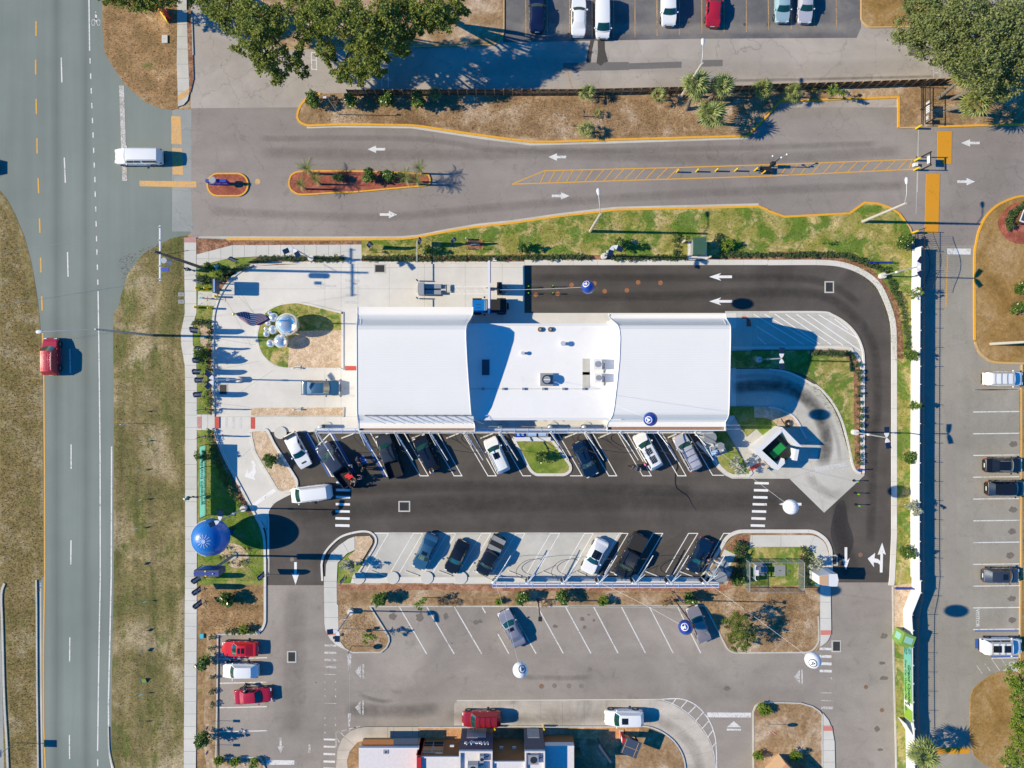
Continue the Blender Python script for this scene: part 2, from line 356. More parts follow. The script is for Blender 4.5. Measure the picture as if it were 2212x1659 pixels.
def textmesh(body,size,align='CENTER',extrude=0.0,bold=0.0,shear=0):
    cu=bpy.data.curves.new('lettering','FONT');cu.body=body;cu.size=size;cu.align_x=align;cu.align_y='CENTER';cu.extrude=extrude;cu.offset=bold;cu.resolution_u=3;cu.shear=shear
    o=bpy.data.objects.new('lettering',cu);COL.objects.link(o)
    me=bpy.data.meshes.new_from_object(o.evaluated_get(bpy.context.evaluated_depsgraph_get()))
    bpy.data.objects.remove(o);return me
def text(name,body,size,mat,parent,matrix,extrude=0.0,bold=0.0,align='CENTER',shear=0):
    me=textmesh(body,size,align,extrude,bold,shear);me.materials.clear();me.materials.append(M[mat])
    me.transform(matrix);o=bpy.data.objects.new(name,me);COL.objects.link(o)
    if parent is not None:o.parent=parent
    return o
# path tools, all in plan units
def cr(pts,closed=False,n=5):
    P=[Vector(p) for p in pts];k=len(P);out=[]
    rng=range(k) if closed else range(k-1)
    for i in rng:
        a,b,c,e=(P[(i-1) % k] if closed or i > 0 else P[i]),P[i],P[(i+1) % k],(P[(i+2) % k] if closed or i+2 < k else P[(i+1) % k])
        for j in range(n):
            t=j/n
            out.append(tuple(.5*((2*b)+(c-a)*t+(2*a-5*b+4*c-e)*t*t+(3*b-a-3*c+e)*t**3)))
    if not closed:out.append(tuple(P[-1]))
    return out
def rrect(x0,y0,x1,y1,r,n=8):
    out=[]
    for cx_,cy_,a0 in ((x1-r,y0+r,-90),(x1-r,y1-r,0),(x0+r,y1-r,90),(x0+r,y0+r,180)):
        for i in range(n+1):
            a=R(a0+90*i/n);out.append((cx_+r*math.cos(a),cy_+r*math.sin(a)))
    return out
def corner(pts,rs,n=6):
    """closed polygon with rounded corners; rs radius per corner or one number"""
    k=len(pts);out=[]
    for i in range(k):
        r=rs if isinstance(rs,(int,float)) else rs[i]
        p=Vector(pts[i]);a=Vector(pts[i-1]);b=Vector(pts[(i+1) % k])
        if r <= 0:out.append(tuple(p));continue
        ua=(a-p);ub=(b-p);la,lb=ua.length,ub.length;q=min(r,la*.45,lb*.45);s0=p+ua/la*q;s1=p+ub/lb*q
        for j in range(n+1):
            t=j/n;out.append(tuple(s0*(1-t)**2+p*2*t*(1-t)+s1*t*t))
    return out
def area(pts):return sum(pts[i][0]*pts[(i+1) % len(pts)][1]-pts[(i+1) % len(pts)][0]*pts[i][1] for i in range(len(pts)))
def resample(pts,step,closed=False):
    P=[Vector(p) for p in pts] + ([Vector(pts[0])] if closed else []);out=[P[0]];L=0;need=step
    tot=sum((P[i+1]-P[i]).length for i in range(len(P)-1));m=max(1,round(tot/step));st=tot/m;need=st
    for i in range(len(P)-1):
        seg=(P[i+1]-P[i]).length
        while L+seg >= need-1e-6 and len(out) < m:
            out.append(P[i]+(P[i+1]-P[i])*((need-L)/max(seg,1e-9)));need += st
        L += seg
    if not closed:out.append(P[-1])
    return [tuple(p) for p in out]
def offs(pts,a,closed=False):
    P=[Vector(p) for p in pts];k=len(P);out=[]
    for i in range(k):
        p0=P[(i-1) % k] if closed or i > 0 else P[i];p1=P[(i+1) % k] if closed or i < k-1 else P[i]
        d0=(P[i]-p0);d1=(p1-P[i])
        if d0.length < 1e-6:d0=d1
        if d1.length < 1e-6:d1=d0
        d0=d0.normalized();d1=d1.normalized();t=(d0+d1)
        t=t.normalized() if t.length > 1e-6 else d1
        nrm=Vector((-t.y,t.x));c=max(.5,nrm.dot(Vector((-d1.y,d1.x))))
        out.append(tuple(P[i]+nrm*a/c))
    return out
def wp(pts):return [w2(*p) for p in pts]
def ribbon(mb,pts,w,z0,z1,closed=False,off=0.0):
    """strip of plan width w round a path; off shifts it sideways"""
    a=wp(offs(pts,off+w/2,closed));b=wp(offs(pts,off-w/2,closed));k=len(a)
    vs=[(*p,z1) for p in a]+[(*p,z1) for p in b]+[(*p,z0) for p in a]+[(*p,z0) for p in b];fs=[]
    for i in range(k if closed else k-1):
        j=(i+1) % k
        fs += [(i,j,k+j,k+i),(2*k+i,2*k+j,j,i),(k+i,k+j,3*k+j,3*k+i)]
    if not closed:fs += [(0,k,3*k,2*k),(k-1,3*k-1+0,4*k-1,2*k-1)] if False else [(0,k,3*k,2*k),(k-1,2*k+k-1,3*k+k-1,2*k-1)]
    return mb.add(vs,fs)
def sheet(name,pts,z,mat,parent=None,kind='structure',thick=0.0):
    mb=MB()
    if thick:mb.prism(wp(pts),z-thick,z)
    else:mb.sheet(wp(pts),z)
    o=mb.build(name,mat,parent)
    me=o.data;bm=bmesh.new();bm.from_mesh(me);bmesh.ops.triangulate(bm,faces=[f for f in bm.faces if len(f.verts) > 4]);bmesh.ops.recalc_face_normals(bm,faces=bm.faces)
    if not thick:
        for f in bm.faces:
            if f.normal.z < 0:f.normal_flip()
    bm.to_mesh(me);bm.free()
    if parent is None and kind:o['kind']=kind
    return o
def kerb(name,pts,w,mat,z=.15,closed=False,off=0.0,seg=26,base='joint_dark',z0=0.0,gap=.02,piece='kerb_stone'):
    """kerb with its stones as separate pieces, each butted with a thin joint"""
    mb=MB();ribbon(mb,pts,w*.9,z0,z-.012,closed,off);root=mb.build(name,base);root['kind']='structure'
    P=resample(pts,2.5,closed);per=max(2,round(seg/2.5));n=len(P);i=0
    while i < (n if closed else n-1):
        j=min(i+per,n if closed else n-1)
        if (n if closed else n-1)-j < per*.35:j=n if closed else n-1
        sub=[P[t % n] for t in range(i,j+1)]
        g=gap*PX/2
        a,b=Vector(sub[0]),Vector(sub[1]);sub[0]=tuple(a+(b-a).normalized()*min(g,(b-a).length*.4))
        a,b=Vector(sub[-1]),Vector(sub[-2]);sub[-1]=tuple(a+(b-a).normalized()*min(g,(b-a).length*.4))
        if len(sub) > 2:
            dirs=[(Vector(sub[t+1])-Vector(sub[t])).normalized() for t in range(len(sub)-1)]
            keep=[sub[0]] + [sub[t] for t in range(1,len(sub)-1) if dirs[t].dot(dirs[t-1]) < .9999] + [sub[-1]]
            sub=keep
        q=MB();ribbon(q,sub,w,z0,z,False,off);q.build(piece,mat,root);i=j
    return root
def slabs(name,pts,cuts,z,mat,base='joint_dark',gap=.03,z0=0.0,piece='slab'):
    """pavement cut along lines into separate slabs; cuts = ((x,y),(x,y)) plan lines"""
    bm=bmesh.new();vs=[bm.verts.new((*w2(*p),z)) for p in pts];bm.faces.new(vs)
    for (a,b) in cuts:
        A,B=Vector((*w2(*a),0)),Vector((*w2(*b),0));dd=(B-A).normalized();nn=Vector((-dd.y,dd.x,0))
        bmesh.ops.bisect_plane(bm,geom=bm.verts[:]+bm.edges[:]+bm.faces[:],plane_co=A,plane_no=nn,dist=1e-4)
    root=MB().prism(wp(pts),z0,z-.012).build(name,base);root['kind']='structure'
    bm2=bmesh.new();bm2.from_mesh(root.data);bmesh.ops.triangulate(bm2,faces=[f for f in bm2.faces if len(f.verts) > 4]);bm2.to_mesh(root.data);bm2.free()
    for f in bm.faces:
        c=f.calc_center_median();loc=[v.co.copy() for v in f.verts]
        if f.calc_area() < .05:continue
        k=len(loc);cen=sum(loc,Vector())/k;rad=max((p-cen).length for p in loc)
        q2=[(p.x,p.y) for p in loc]
        sgn=1 if area(q2) > 0 else -1
        ins=offs(q2,sgn*gap/2,True)
        q=MB().prism(ins,z-.03,z);s=q.build(piece,mat,root)
        if k > 4:
            b3=bmesh.new();b3.from_mesh(s.data);bmesh.ops.triangulate(b3,faces=[g for g in b3.faces if len(g.verts) > 4]);b3.to_mesh(s.data);b3.free()
    bm.free();return root
def vcuts(xs,y0=-3000,y1=3000):return [((x,y0),(x,y1)) for x in xs]
def hcuts(ys,x0=-3000,x1=3000):return [((x0,y),(x1,y)) for y in ys]
def line(parent,pts,w,mat,z,name='painted_line'):
    mb=MB();a=wp(offs(pts,w/2));b=wp(offs(pts,-w/2));k=len(a)
    mb.add([(*p,z) for p in a]+[(*p,z) for p in b],[(i,k+i,k+i+1,i+1) for i in range(k-1)])
    o=mb.build(name,mat,parent);fixup(o);return o
def fixup(o):
    me=o.data;bm=bmesh.new();bm.from_mesh(me)
    bm.normal_update()
    for f in bm.faces:
        if f.normal.z < 0:f.normal_flip()
    bm.to_mesh(me);bm.free()
def poly(parent,pts,mat,z,name='painted_mark'):
    return sheet(name,pts,z,mat,parent,kind=None)

# ============================================================= THE GROUND
sheet('ground',[(-9000,-9000),(11000,-9000),(11000,10500),(-9000,10500)],0.0,'brown_soil')
# ---- main road on the left
road_w=[(-70,-400),(-40,300)]
east=T(0,0,(885,-900),(885,0),(886,240),(905,450),(960,550),(1070,720),(1250,880),(1400,940),(1480,950))+[(372,240),(420,240),(420,504)]+T(0,1,(1660,352),(1600,380),(1500,400),(1380,450),(1230,540),(1110,700),(1060,850),(1020,1000),(985,1040),(978,1200),(985,1659))+T(0,2,(985,600),(985,1659))+T(0,3,(972,600),(967,1000),(962,1450),(972,1600))+[(251,1675),(262,1720),(268,2200)]
west=[(-60,-200),(-60,400)]+T(0,1,(0,-10),(60,60),(130,190),(210,380),(270,600),(300,760),(330,960),(352,1200),(362,1500),(370,1659))+T(0,2,(375,600),(375,1659))+T(0,3,(322,60),(330,700),(345,1659))+[(88,2200)]
ROAD=sheet('main_road',[(-60,-200)]+east[0:1]+east[1:]+west[::-1][:-1],.02,'main_road_asphalt')
# median west of the road, the opposite carriageway beyond it
sheet('median',[(-400,400)]+[p for p in T(0,1,(0,-14),(60,60),(130,190),(210,380),(270,600),(300,760),(330,960),(352,1200),(362,1500),(370,1659))]+T(0,2,(375,1659))+T(0,3,(322,60),(330,700),(345,1659))+[(86,2200),(-400,2200)],.035,'median_grass')
sheet('far_carriageway',cr(T(0,3,(0,300),(20,900),(38,1659)))[:]+[(12,1900),(-200,1900),(-200,1319)],.045,'entry_asphalt')
kerb('median_kerb',cr(T(0,3,(45,60),(18,160),(25,420),(40,1000),(62,1400),(74,1659)))+[(22,1760)],4.5,'grey_concrete',.16)
kerb('median_road_kerb',cr(T(0,3,(318,30),(322,300),(325,900),(335,1659)))+[(86,1760)],3.2,'grey_concrete',.16)
sheet('gutter_strip',cr(T(0,3,(345,60),(345,600),(350,1200),(362,1659)))+cr(T(0,3,(372,1659),(362,900),(358,60))),.026,'grey_concrete')
# verge between road and pavement
sheet('verge',T(0,1,(1480,402),(1380,450),(1230,540),(1110,700),(1060,850),(1020,1000),(985,1040),(978,1200),(985,1659))+T(0,2,(985,1659))+T(0,3,(972,600),(967,1000),(962,1450),(972,1600))+[(262,1720),(268,1800),(404,1800),(404,510),(392,510)],.04,'verge_green')
sheet('upper_verge',T(0,0,(885,-600),(886,240),(905,450),(960,550),(1070,720),(1250,880),(1400,940),(1480,950),(1545,935),(1535,-600)),.045,'dry_verge')
kerb('shoulder_kerb',cr(T(0,3,(940,1300),(945,1480),(965,1590),(985,1659)))+[(250,1690),(262,1730)],2.5,'grey_concrete',.12)

# ---- asphalt fields east of the road
sheet('driveway',[(412,234),(640,232),(2600,232),(2600,540),(1990,540),(1300,545),(412,520)],.024,'old_asphalt')
sheet('driveway_apron',T(0,0,(1480,955),(1655,945),(1655,1700))+[(417,500),(372,500),(372,240)],.028,'entry_asphalt')
sheet('upper_lot',[(412,-500),(2600,-500),(2600,233),(412,234)],.022,'pale_asphalt')
sheet('upper_bays',[(1085,-500),(1855,-500),(1860,60),(1850,82),(1500,84),(1087,92)],.027,'dark_bay_asphalt')
sheet('side_lane',[(1975,530),(2600,530),(2600,2100),(1975,2100)],.028,'side_lane')
sheet('south_lot',[(568,1240),(1935,1240),(1960,2100),(420,2100),(470,1369)],.026,'lot_asphalt')
sheet('wash_lane',[(560,560),(1925,560),(1930,1258),(1500,1258),(1500,1262),(700,1264),(560,1264)],.031,'new_asphalt')
for q in (T(2,0,(440,545),(1008,536),(1008,606),(440,614)),T(2,0,(1010,548),(1463,533),(1463,586),(1010,600)),T(2,0,(1640,520),(1818,517),(1818,572),(1640,578)),T(3,0,(1212,412),(1425,415),(1425,478),(1212,484))):
    poly(bpy.data.objects['upper_lot'],q,'asphalt_patch',.034,'asphalt_patch')

# ---- wash concrete: apron, loop, walks
apron=[(1133,566)]+[(590,566)]+T(0,1,(2160,650),(2100,680),(2000,760),(1920,870),(1870,990),(1848,1100),(1843,1659))+T(0,2,(1850,0),(1855,275),(1860,400),(1890,500),(1960,660),(2050,820),(2120,960),(2200,1110))+[(560,1122),(566,1140),(577,1140)]+T(1,2,(95,1180),(97,1100),(150,1020),(300,940),(345,900))+[(642,1040),(577,933),(1555,935),(1590,900),(1590,676),(1133,676)]
JC=vcuts([600,702,737,773,841,917,1005,1085])+hcuts([578,624,900])
LOOPJ=[((480,632),(545,750)),((500,600),(556,690)),((461,730),(553,745)),((463,800),(560,780)),((500,860),(590,800)),((520,990),(560,950)),((466,870),(543,880)),((488,610),(562,690))]
APRON=slabs('wash_apron',apron,JC,.045,'concrete',gap=.018)
for q in LOOPJ:line(APRON,q,.35,'joint_dark',.0468,'joint')
EX=[(1566,797),(1659,796),(1696,801),(1726,812),(1759,830),(1776,849),(1799,879),(1814,912),(1826,954),(1836,989),(1844,1014),(1853,1022),(1867,1018),(1867,1027),(1780,1107.5),(1705,1034),(1581,1034),(1566,1027),(1551,1014),(1541,1002),(1506,937),(1512,925),(1566,925)]
slabs('exit_apron',EX,[((1560,830),(1680,830)),((1680,790),(1640,900)),((1740,800),(1690,880)),((1800,860),(1720,930)),((1830,930),(1740,960)),((1844,990),(1730,1000)),((1705,1034),(1850,985)),((1705,1034),(1867,1100)),((1780,1107),(1740,960)),((1620,1034),(1560,900)),((1560,960),(1660,900)),((1600,1100),(1600,970))],.044,'grey_concrete',gap=.018)
PADN=[(1566,672),(1659,672)]+cr(T(3,1,(0,1030),(450,1030),(560,1055),(680,1130),(770,1230),(820,1350),(833,1450),(833,1560)))+[(1858,804),(1853,790)]+cr(T(3,1,(740,1405),(690,1372),(620,1365)))+[(1566,756)]
slabs('hatched_pad',PADN,vcuts([1626,1640])+hcuts([685,744]),.044,'grey_concrete',gap=.018)
SP=T(1,2,(1020,1280))+T(2,2,(960,1283),(945,1300),(700,1700))+[(1100,1262),(760,1262)]+T(1,2,(830,1700),(1045,1355),(1020,1280))
SPAD=slabs('vacuum_pad',SP,hcuts([1153.5,1243.5]),.045,'grey_concrete',gap=.018)
sheet('vacuum_pad_kerb',[(762,1246),(1556,1246),(1556,1259),(758,1259)],.13,'concrete',thick=.12)
# ---- outer kerb of the wash lane (concrete kerb and gutter)
outer=[(590,568.5)]+[(1133,568.5)]
kerb('lane_kerb',[(1133,567.5),(1659,567)]+cr(T(3,1,(0,611),(480,611),(680,640),(830,705),(940,795),(1010,920),(1065,1080),(1084,1245),(1086,1659)))+T(3,2,(1086,1300),(1070,1659))+T(3,3,(1062,80)),11.5,'concrete',.14,seg=52)
kerb('lane_kerb_thin',T(3,3,(1075,85),(1082,700),(1092,1100),(1105,1659))+[(1937,1760)],3,'grey_concrete',.14)
kerb('loop_kerb',[(1133,568),(600,568)]+cr(T(0,1,(2180,635),(2100,672),(2000,750),(1918,865),(1868,985),(1846,1100),(1841,1300),(1841,1659)))+T(0,2,(1849,270)),5.0,'concrete',.15,seg=52)
kerb('loop_kerb_lower',cr(T(0,2,(1858,385),(1885,500),(1955,660),(2045,825),(2120,965),(2200,1120)))+cr(T(1,2,(45,1230),(72,1330),(80,1500),(80,1659)))+cr(T(1,3,(80,0),(80,350),(74,410),(50,460),(0,490)))[1:],5.0,'concrete',.15,seg=52)
kerb('island_lane_kerb',cr(T(1,2,(45,1180),(95,1280),(110,1500),(110,1659))),3.5,'grey_concrete',.05,seg=60)
kerb('lane_edge',cr(T(1,2,(107,1500),(107,1180),(105,1100),(150,1030),(220,985),(300,945))),4.2,'concrete',.06,seg=60)
# ---- left pavement
SWK=T(0,1,(1595,395),(1700,395),(1702,1045),(1668,1170),(1672,1320),(1700,1420),(1705,1659))+T(0,2,(1706,1659))+T(0,3,(1704,600),(1697,1659))+[(424,1800),(397,1800)]+T(0,3,(1590,1659),(1598,600),(1602,0))+T(0,2,(1603,1659),(1603,0))+T(0,1,(1600,1500),(1570,1330),(1565,1220),(1600,1050),(1595,600))
slabs('pavement',SWK,hcuts([524,541,582,604,629,656.5,684,709,737,765,789,815,843.5,870,896.5,923,949.5,1003,1030,1056,1083.5,1137,1164,1190,1217,1244,1270,1297,1324,1352,1379,1406,1433,1460,1487,1514,1541,1568,1595,1622,1649,1680]),.13,'walk_concrete')
poly(bpy.data.objects['pavement'],T(0,1,(1597,397),(1698,397),(1700,435),(1597,435)),'pad_red_faded',.136,'warning_pad')
# upper-left pavement beside the trees
slabs('upper_pavement',T(0,0,(1528,-400),(1612,-400),(1618,95),(1632,560),(1642,800),(1625,870),(1590,910),(1540,925),(1538,780),(1530,560),(1535,215)),hcuts([24,54,80,107,139.5,170,198]),.13,'grey_concrete')
poly(bpy.data.objects['upper_pavement'],T(0,0,(1541,830),(1636,765),(1640,815),(1600,850),(1544,875)),'mark_orange_worn',.136,'warning_pad')
sheet('pavement_mulch',T(0,0,(1612,90),(1655,90),(1672,500),(1678,680),(1650,800),(1640,800),(1630,560),(1618,200)),.12,'brown_mulch')
kerb('lot_entry_kerb',T(0,0,(1660,130),(1672,480)),1.6,'grey_concrete',.14)
# north walk beside the driveway
NW=T(0,1,(1702,540),(2010,460),(2212,460))+T(1,1,(300,458),(915,455),(917,605),(765,605),(765,562),(0,560))+T(0,1,(1990,572),(1722,640),(1702,640))
slabs('north_walk',NW,vcuts([452,478,503,529,554,581,607,632,658,684,710,736,758])+hcuts([559.5],744,800),.13,'walk_concrete')

# ---- raised planting beds and lawns
def bed(name,pts,mat,z=.125,kind='structure'):return sheet(name,pts,z,mat,thick=.12)
bed('mulch_bed',T(0,1,(1702,405),(1800,405),(2212,425))+T(1,1,(0,425),(915,425),(915,456),(300,459),(0,461))+T(0,1,(2010,461),(1702,541)),'brown_mulch')
bed('loop_lawn',T(0,1,(1703,640),(1722,641),(1990,573),(2212,563))+T(1,1,(765,563),(765,604),(110,605),(0,625))+T(0,1,(2150,652),(2080,690),(1990,768),(1912,880),(1862,1000),(1843,1120),(1840,1659))+T(0,2,(1848,270),(1706,270),(1704,0))+T(0,1,(1704,1500),(1675,1330),(1670,1180),(1703,1050)),'lawn_green')
bed('loop_mulch',T(0,1,(1845,745),(1910,760),(2212,640))+T(1,1,(765,604),(110,604),(0,622))+T(0,1,(2150,652),(2080,690),(1990,768),(1925,860)),'brown_mulch',.131)
bed('north_hedge_mulch',T(0,1,(2130,600),(2212,598))+T(1,1,(0,565),(765,564),(765,604),(110,604),(0,622))+T(0,1,(2212,630)),'brown_mulch',.135)
bed('strip_mulch',T(0,1,(1800,1130),(1841,1130),(1841,1659))+T(0,2,(1849,270),(1815,270),(1810,0))+T(0,1,(1800,1500)),'brown_mulch',.131)
bed('sand_bed',T(0,1,(1735,1160),(1820,1140),(1830,1330),(1770,1345),(1735,1300)),'pale_gravel',.133)
bed('lower_lawn',T(0,2,(1707,390),(1856,395),(1882,500),(1950,660),(2042,828),(2115,965),(2195,1120))+T(1,2,(40,1230),(68,1330),(77,1500),(77,1659))+[(572,1262),(428,1262)],'lawn_green')
bed('lower_mulch',cr(T(0,2,(1835,420),(1860,560),(1960,760),(2030,900),(2100,1060),(2160,1130)))+T(0,2,(2195,1120),(2115,965),(2042,828),(1950,660),(1882,500),(1856,420)),'brown_mulch',.131)
bed('flower_bed',cr([(475,1180),(490,1172),(520,1178),(536,1195),(538,1212),(522,1226),(500,1224),(490,1212),(478,1200)],True),'pale_gravel',.133)
bed('dry_corner',[(427,1262),(572,1262)]+T(1,3,(77,80),(77,400),(60,450),(0,480))+[(530,1363),(472,1366),(472,1662),(470,1720),(427,1720)],'dry_verge',.121)
bed('lot_mulch',[(448,1370),(467,1369),(467,1662),(448,1662),(440,1600),(444,1480)],'brown_soil',.126)
bed('south_west_bed',T(0,3,(1880,1575),(2212,1575))+T(1,3,(0,1570),(60,1600),(85,1659))+[(572,1760),(470,1760)],'brown_soil',.12)
kerb('bay_kerb',T(0,3,(2212,498),(1885,500),(1880,1000),(1870,1570),(2180,1562))+cr(T(1,3,(0,1560),(45,1580),(80,1659)))+[(574,1740)],3.2,'grey_concrete',.16)
kerb('corner_bed_kerb',cr(T(1,3,(0,505),(60,475),(90,410)))[:4],2.5,'grey_concrete',.14)
# loop island with the steel globes
LI=cr(T(1,1,(757,1038),(420,955),(300,948),(180,972),(70,1040),(12,1180),(2,1260),(20,1350),(62,1430),(150,1505),(270,1535),(500,1537),(757,1537)),False,4)
bed('globe_lawn',LI,'lawn')
bed('globe_gravel',T(1,1,(380,1200),(742,1195),(754,1535),(280,1533),(290,1300)),'pale_gravel',.135)
kerb('globe_island_kerb',LI,4.5,'concrete',.15,closed=True,off=-2.2,seg=44)
bed('gravel_strip',T(0,2,(2172,207),(2212,205))+T(1,2,(755,203),(755,272),(0,275))+T(0,2,(2172,270)),'pale_gravel',.13)
kerb('gravel_strip_kerb',T(1,2,(0,278),(757,278),(760,200)),3,'grey_concrete',.15)
LP=T(0,2,(2180,408))+T(1,2,(92,400),(150,520),(345,830),(350,875),(320,910),(235,930),(195,915))+T(1,2,(0,590))+T(0,2,(2195,520),(2178,440))
LPc=corner(LP,4)
bed('left_planter',LPc,'pale_gravel')
kerb('left_planter_kerb',LPc,5.5,'concrete',.16,closed=True,off=2.0 if area(LPc) < 0 else -2.0,seg=44)
# grass island in the vacuum row
GI=CR(1900,1660,.23147,(655,395),(1300,395),(1650,870),(1650,960),(1560,1030),(1050,1030),(960,960))
GIc=corner(GI,[0,0,9,9,9,14,14])
bed('vacuum_island_lawn',GIc,'lawn_green')
kerb('vacuum_island_kerb',GIc[0:1]+GIc[::-1],6,'concrete',.15,off=0,seg=44)
# ground at the east end of the building
c3=lambda *p:CR(2600,1640,.28933,*p)
bed('east_lawn',T(2,1,(1880,1372))+T(3,1,(680,1368),(735,1400),(785,1480),(794,1659))+T(3,2,(794,640),(794,735),(765,745),(735,715),(690,510),(632,290),(560,165),(455,30),(410,-20),(330,-70),(230,-105),(100,-135),(0,-138))+[(1576,795)],'lawn')
bed('east_hedge_mulch',T(3,1,(360,1368),(680,1370),(735,1402),(785,1480),(794,1659))+T(3,2,(794,735),(765,745),(745,700),(738,200),(738,0))+T(3,1,(735,1659),(735,1560),(715,1470),(680,1430),(600,1412),(360,1412)),'brown_mulch',.131)
kerb('pad_kerb',cr(T(3,1,(0,1038),(450,1038),(556,1063),(674,1137),(762,1236),(812,1354),(824,1450),(824,1600)))+T(3,2,(824,600),(824,770)),4.0,'concrete',.15,seg=50)
kerb('east_lawn_kerb',T(2,1,(1900,1345))+cr(T(3,1,(0,1345),(640,1345),(730,1380),(785,1450),(806,1540)))+T(3,2,(804,0),(804,730)),5.0,'concrete',.15,seg=50)
kerb('exit_kerb',cr(T(3,1,(0,1532),(150,1552),(270,1600),(395,1670)))+cr(T(3,2,(410,10),(470,60),(560,170),(635,320),(690,520),(730,700),(762,755),(800,770))),4.2,'concrete',.15,seg=50)
kerb('exit_inner_kerb',cr(T(3,2,(0,200),(70,210),(190,262),(255,330),(300,420),(330,470))),4.2,'concrete',.15,seg=40)
bed('wash_side_lawn',c3((1085,-50),(1435,-50),(1435,105),(1580,108),(1680,140),(1750,205),(1590,382),(1460,255),(1330,365),(1160,75),(1085,75)),'lawn_green',.12)
bed('corner_gravel',c3((1437,-48),(1780,-45),(1880,0),(1960,60),(2060,190),(2080,260),(1880,260),(1750,205),(1690,145),(1580,108),(1437,103)),'pale_gravel',.125)
bed('enclosure_gravel',c3((1490,610),(1690,800),(1640,815),(1570,770)),'pale_gravel',.125)
bed('dark_gravel',T(2,1,(1885,1178),(2068,1178),(2068,1370),(1885,1370)),'grey_concrete',.125)
TI=c3((890,285),(1050,285),(1385,860),(1340,888),(1130,888),(1010,825),(905,690),(1020,590),(880,420))
bed('triangle_lawn',TI,'lawn_green',.125)
kerb('triangle_kerb',c3((640,440),(900,700),(980,800),(1060,870),(1140,905),(1360,905),(1395,870),(1380,840)),6,'concrete',.15,seg=44)
poly(bpy.data.objects['exit_apron'],c3((1370,795),(1510,720),(1535,765),(1398,850)),'pad_red',.052,'warning_pad')
# south-east planted corner
c5=lambda *p:CR(2500,2080,.40686,*p)
SE=corner(c5((1105,112),(1880,112),(2012,260),(2015,1110),(1985,1190),(1900,1255),(1880,1290),(1060,1300),(1010,1265),(965,1190),(780,832),(0,832),(0,620),(770,560),(960,260)),[18,30,25,10,8,8,10,8,6,6,3,0,0,4,18])
bed('south_east_bed',SE,'brown_soil',.12)
bed('south_east_lawn',c5((1165,150),(1225,150),(1225,262),(1780,262),(1860,320),(1880,500),(1905,640),(1160,640),(1040,480),(990,300)),'lawn',.126)
bed('south_mulch_a',c5((1120,150),(1218,150),(1218,240),(1170,330),(1150,650),(1000,640),(1100,330),(985,270)),'brown_mulch',.131)
bed('south_mulch_b',c5((1705,345),(1790,345),(1800,640),(1705,640)),'brown_mulch',.131)
SEW=corner(c5((1230,145),(1860,145),(1960,210),(1998,320),(2015,520),(2025,1110),(1990,1190),(1915,1245),(1912,640),(1880,490),(1862,330),(1790,262),(1220,262)),[0,18,14,5,3,10,8,0,0,8,12,10,0])
slabs('south_east_walk',SEW,[((1100,1100),(1100,1100.1))][:0]+vcuts([1624,1686])+hcuts([1300,1335],1750,1900)+[((1739,1200),(1762,1150))],.135,'walk_concrete')
poly(bpy.data.objects['south_east_walk'],c5((1918,1080),(2022,1080),(2022,1125),(1918,1127)),'pad_salmon',.142,'warning_pad')
kerb('south_east_kerb',corner(c5((745,585),(800,500),(905,325),(1005,160),(1110,108),(1860,108),(1975,190),(2018,290),(2020,500)),[0,3,10,22,22,22,22,8,0]),7.5,'concrete',.15,seg=48)
kerb('south_east_low_kerb',corner(c5((1897,940),(1903,1195),(1850,1270),(1790,1297),(1062,1302),(1005,1268),(965,1190),(782,838),(-560,838)),[0,12,12,12,14,6,6,3,0]),3.2,'grey_concrete',.16,seg=40)
# bed between the rows
bed('row_bed',[(700,1262),(1555,1262),(1580,1285),(1560,1320),(1495,1310),(800,1309),(765,1300)]+T(1,3,(700,200)),'brown_soil',.1175)
bed('row_mulch',[(730,1262),(1560,1262),(1590,1268),(1560,1276),(1300,1275),(1100,1276),(900,1274),(730,1274)],'row_bark',.127)
# south-west island
SW=corner(T(1,2,(590,1659),(600,1530),(660,1430),(740,1340),(900,1300),(990,1300),(1030,1345),(1015,1400),(860,1659))+T(1,3,(820,62),(705,62),(705,500),(760,620),(840,655),(1080,655),(1140,600),(1150,520),(985,258),(985,200),(700,62),(590,62)),[0,12,16,20,12,12,12,6,0,0,0,4,10,10,14,14,8,3,0,0,0])
bed('south_west_island',T(1,3,(700,60),(1700,60),(1700,255),(985,258),(1148,520),(1150,560),(1130,610),(1085,650),(840,652),(770,620),(725,560),(716,470),(715,240),(700,235)),'brown_soil',.121)
bed('south_west_lawn',T(1,2,(710,1659),(712,1550),(790,1470),(855,1440),(900,1500),(935,1530),(850,1659))+T(1,3,(825,60),(702,60)),'lawn_green',.124)
bed('south_west_gravel',T(1,2,(858,1315),(985,1312),(1010,1345),(1005,1380),(905,1545),(860,1560),(795,1490),(855,1440)),'pale_gravel',.128)
SWW=T(1,2,(602,1659),(606,1560),(650,1460),(720,1390),(800,1335),(855,1315),(855,1432),(790,1462),(708,1545),(703,1659))+T(1,3,(700,60),(702,240),(713,245),(716,480),(726,560),(790,640),(700,600),(640,540),(600,465),(592,400),(588,0))
slabs('south_west_walk',SWW,hcuts([1255,1268.5,1300,1333])+[((697,1212),(737,1212)),((705,1180),(735,1205)),((737,1165),(755,1195))],.135,'walk_concrete')
poly(bpy.data.objects['south_west_walk'],T(1,3,(608,470),(712,470),(714,508),(625,508)),'pad_salmon',.142,'warning_pad')
kerb('south_west_kerb',cr(T(1,3,(575,40),(570,-60)))+cr(T(1,2,(568,1560),(590,1470),(660,1380),(750,1312),(880,1276),(970,1275),(1020,1305),(1038,1350),(1020,1410),(940,1540),(865,1659)))+T(1,3,(838,40)),4.2,'concrete',.15,seg=44)
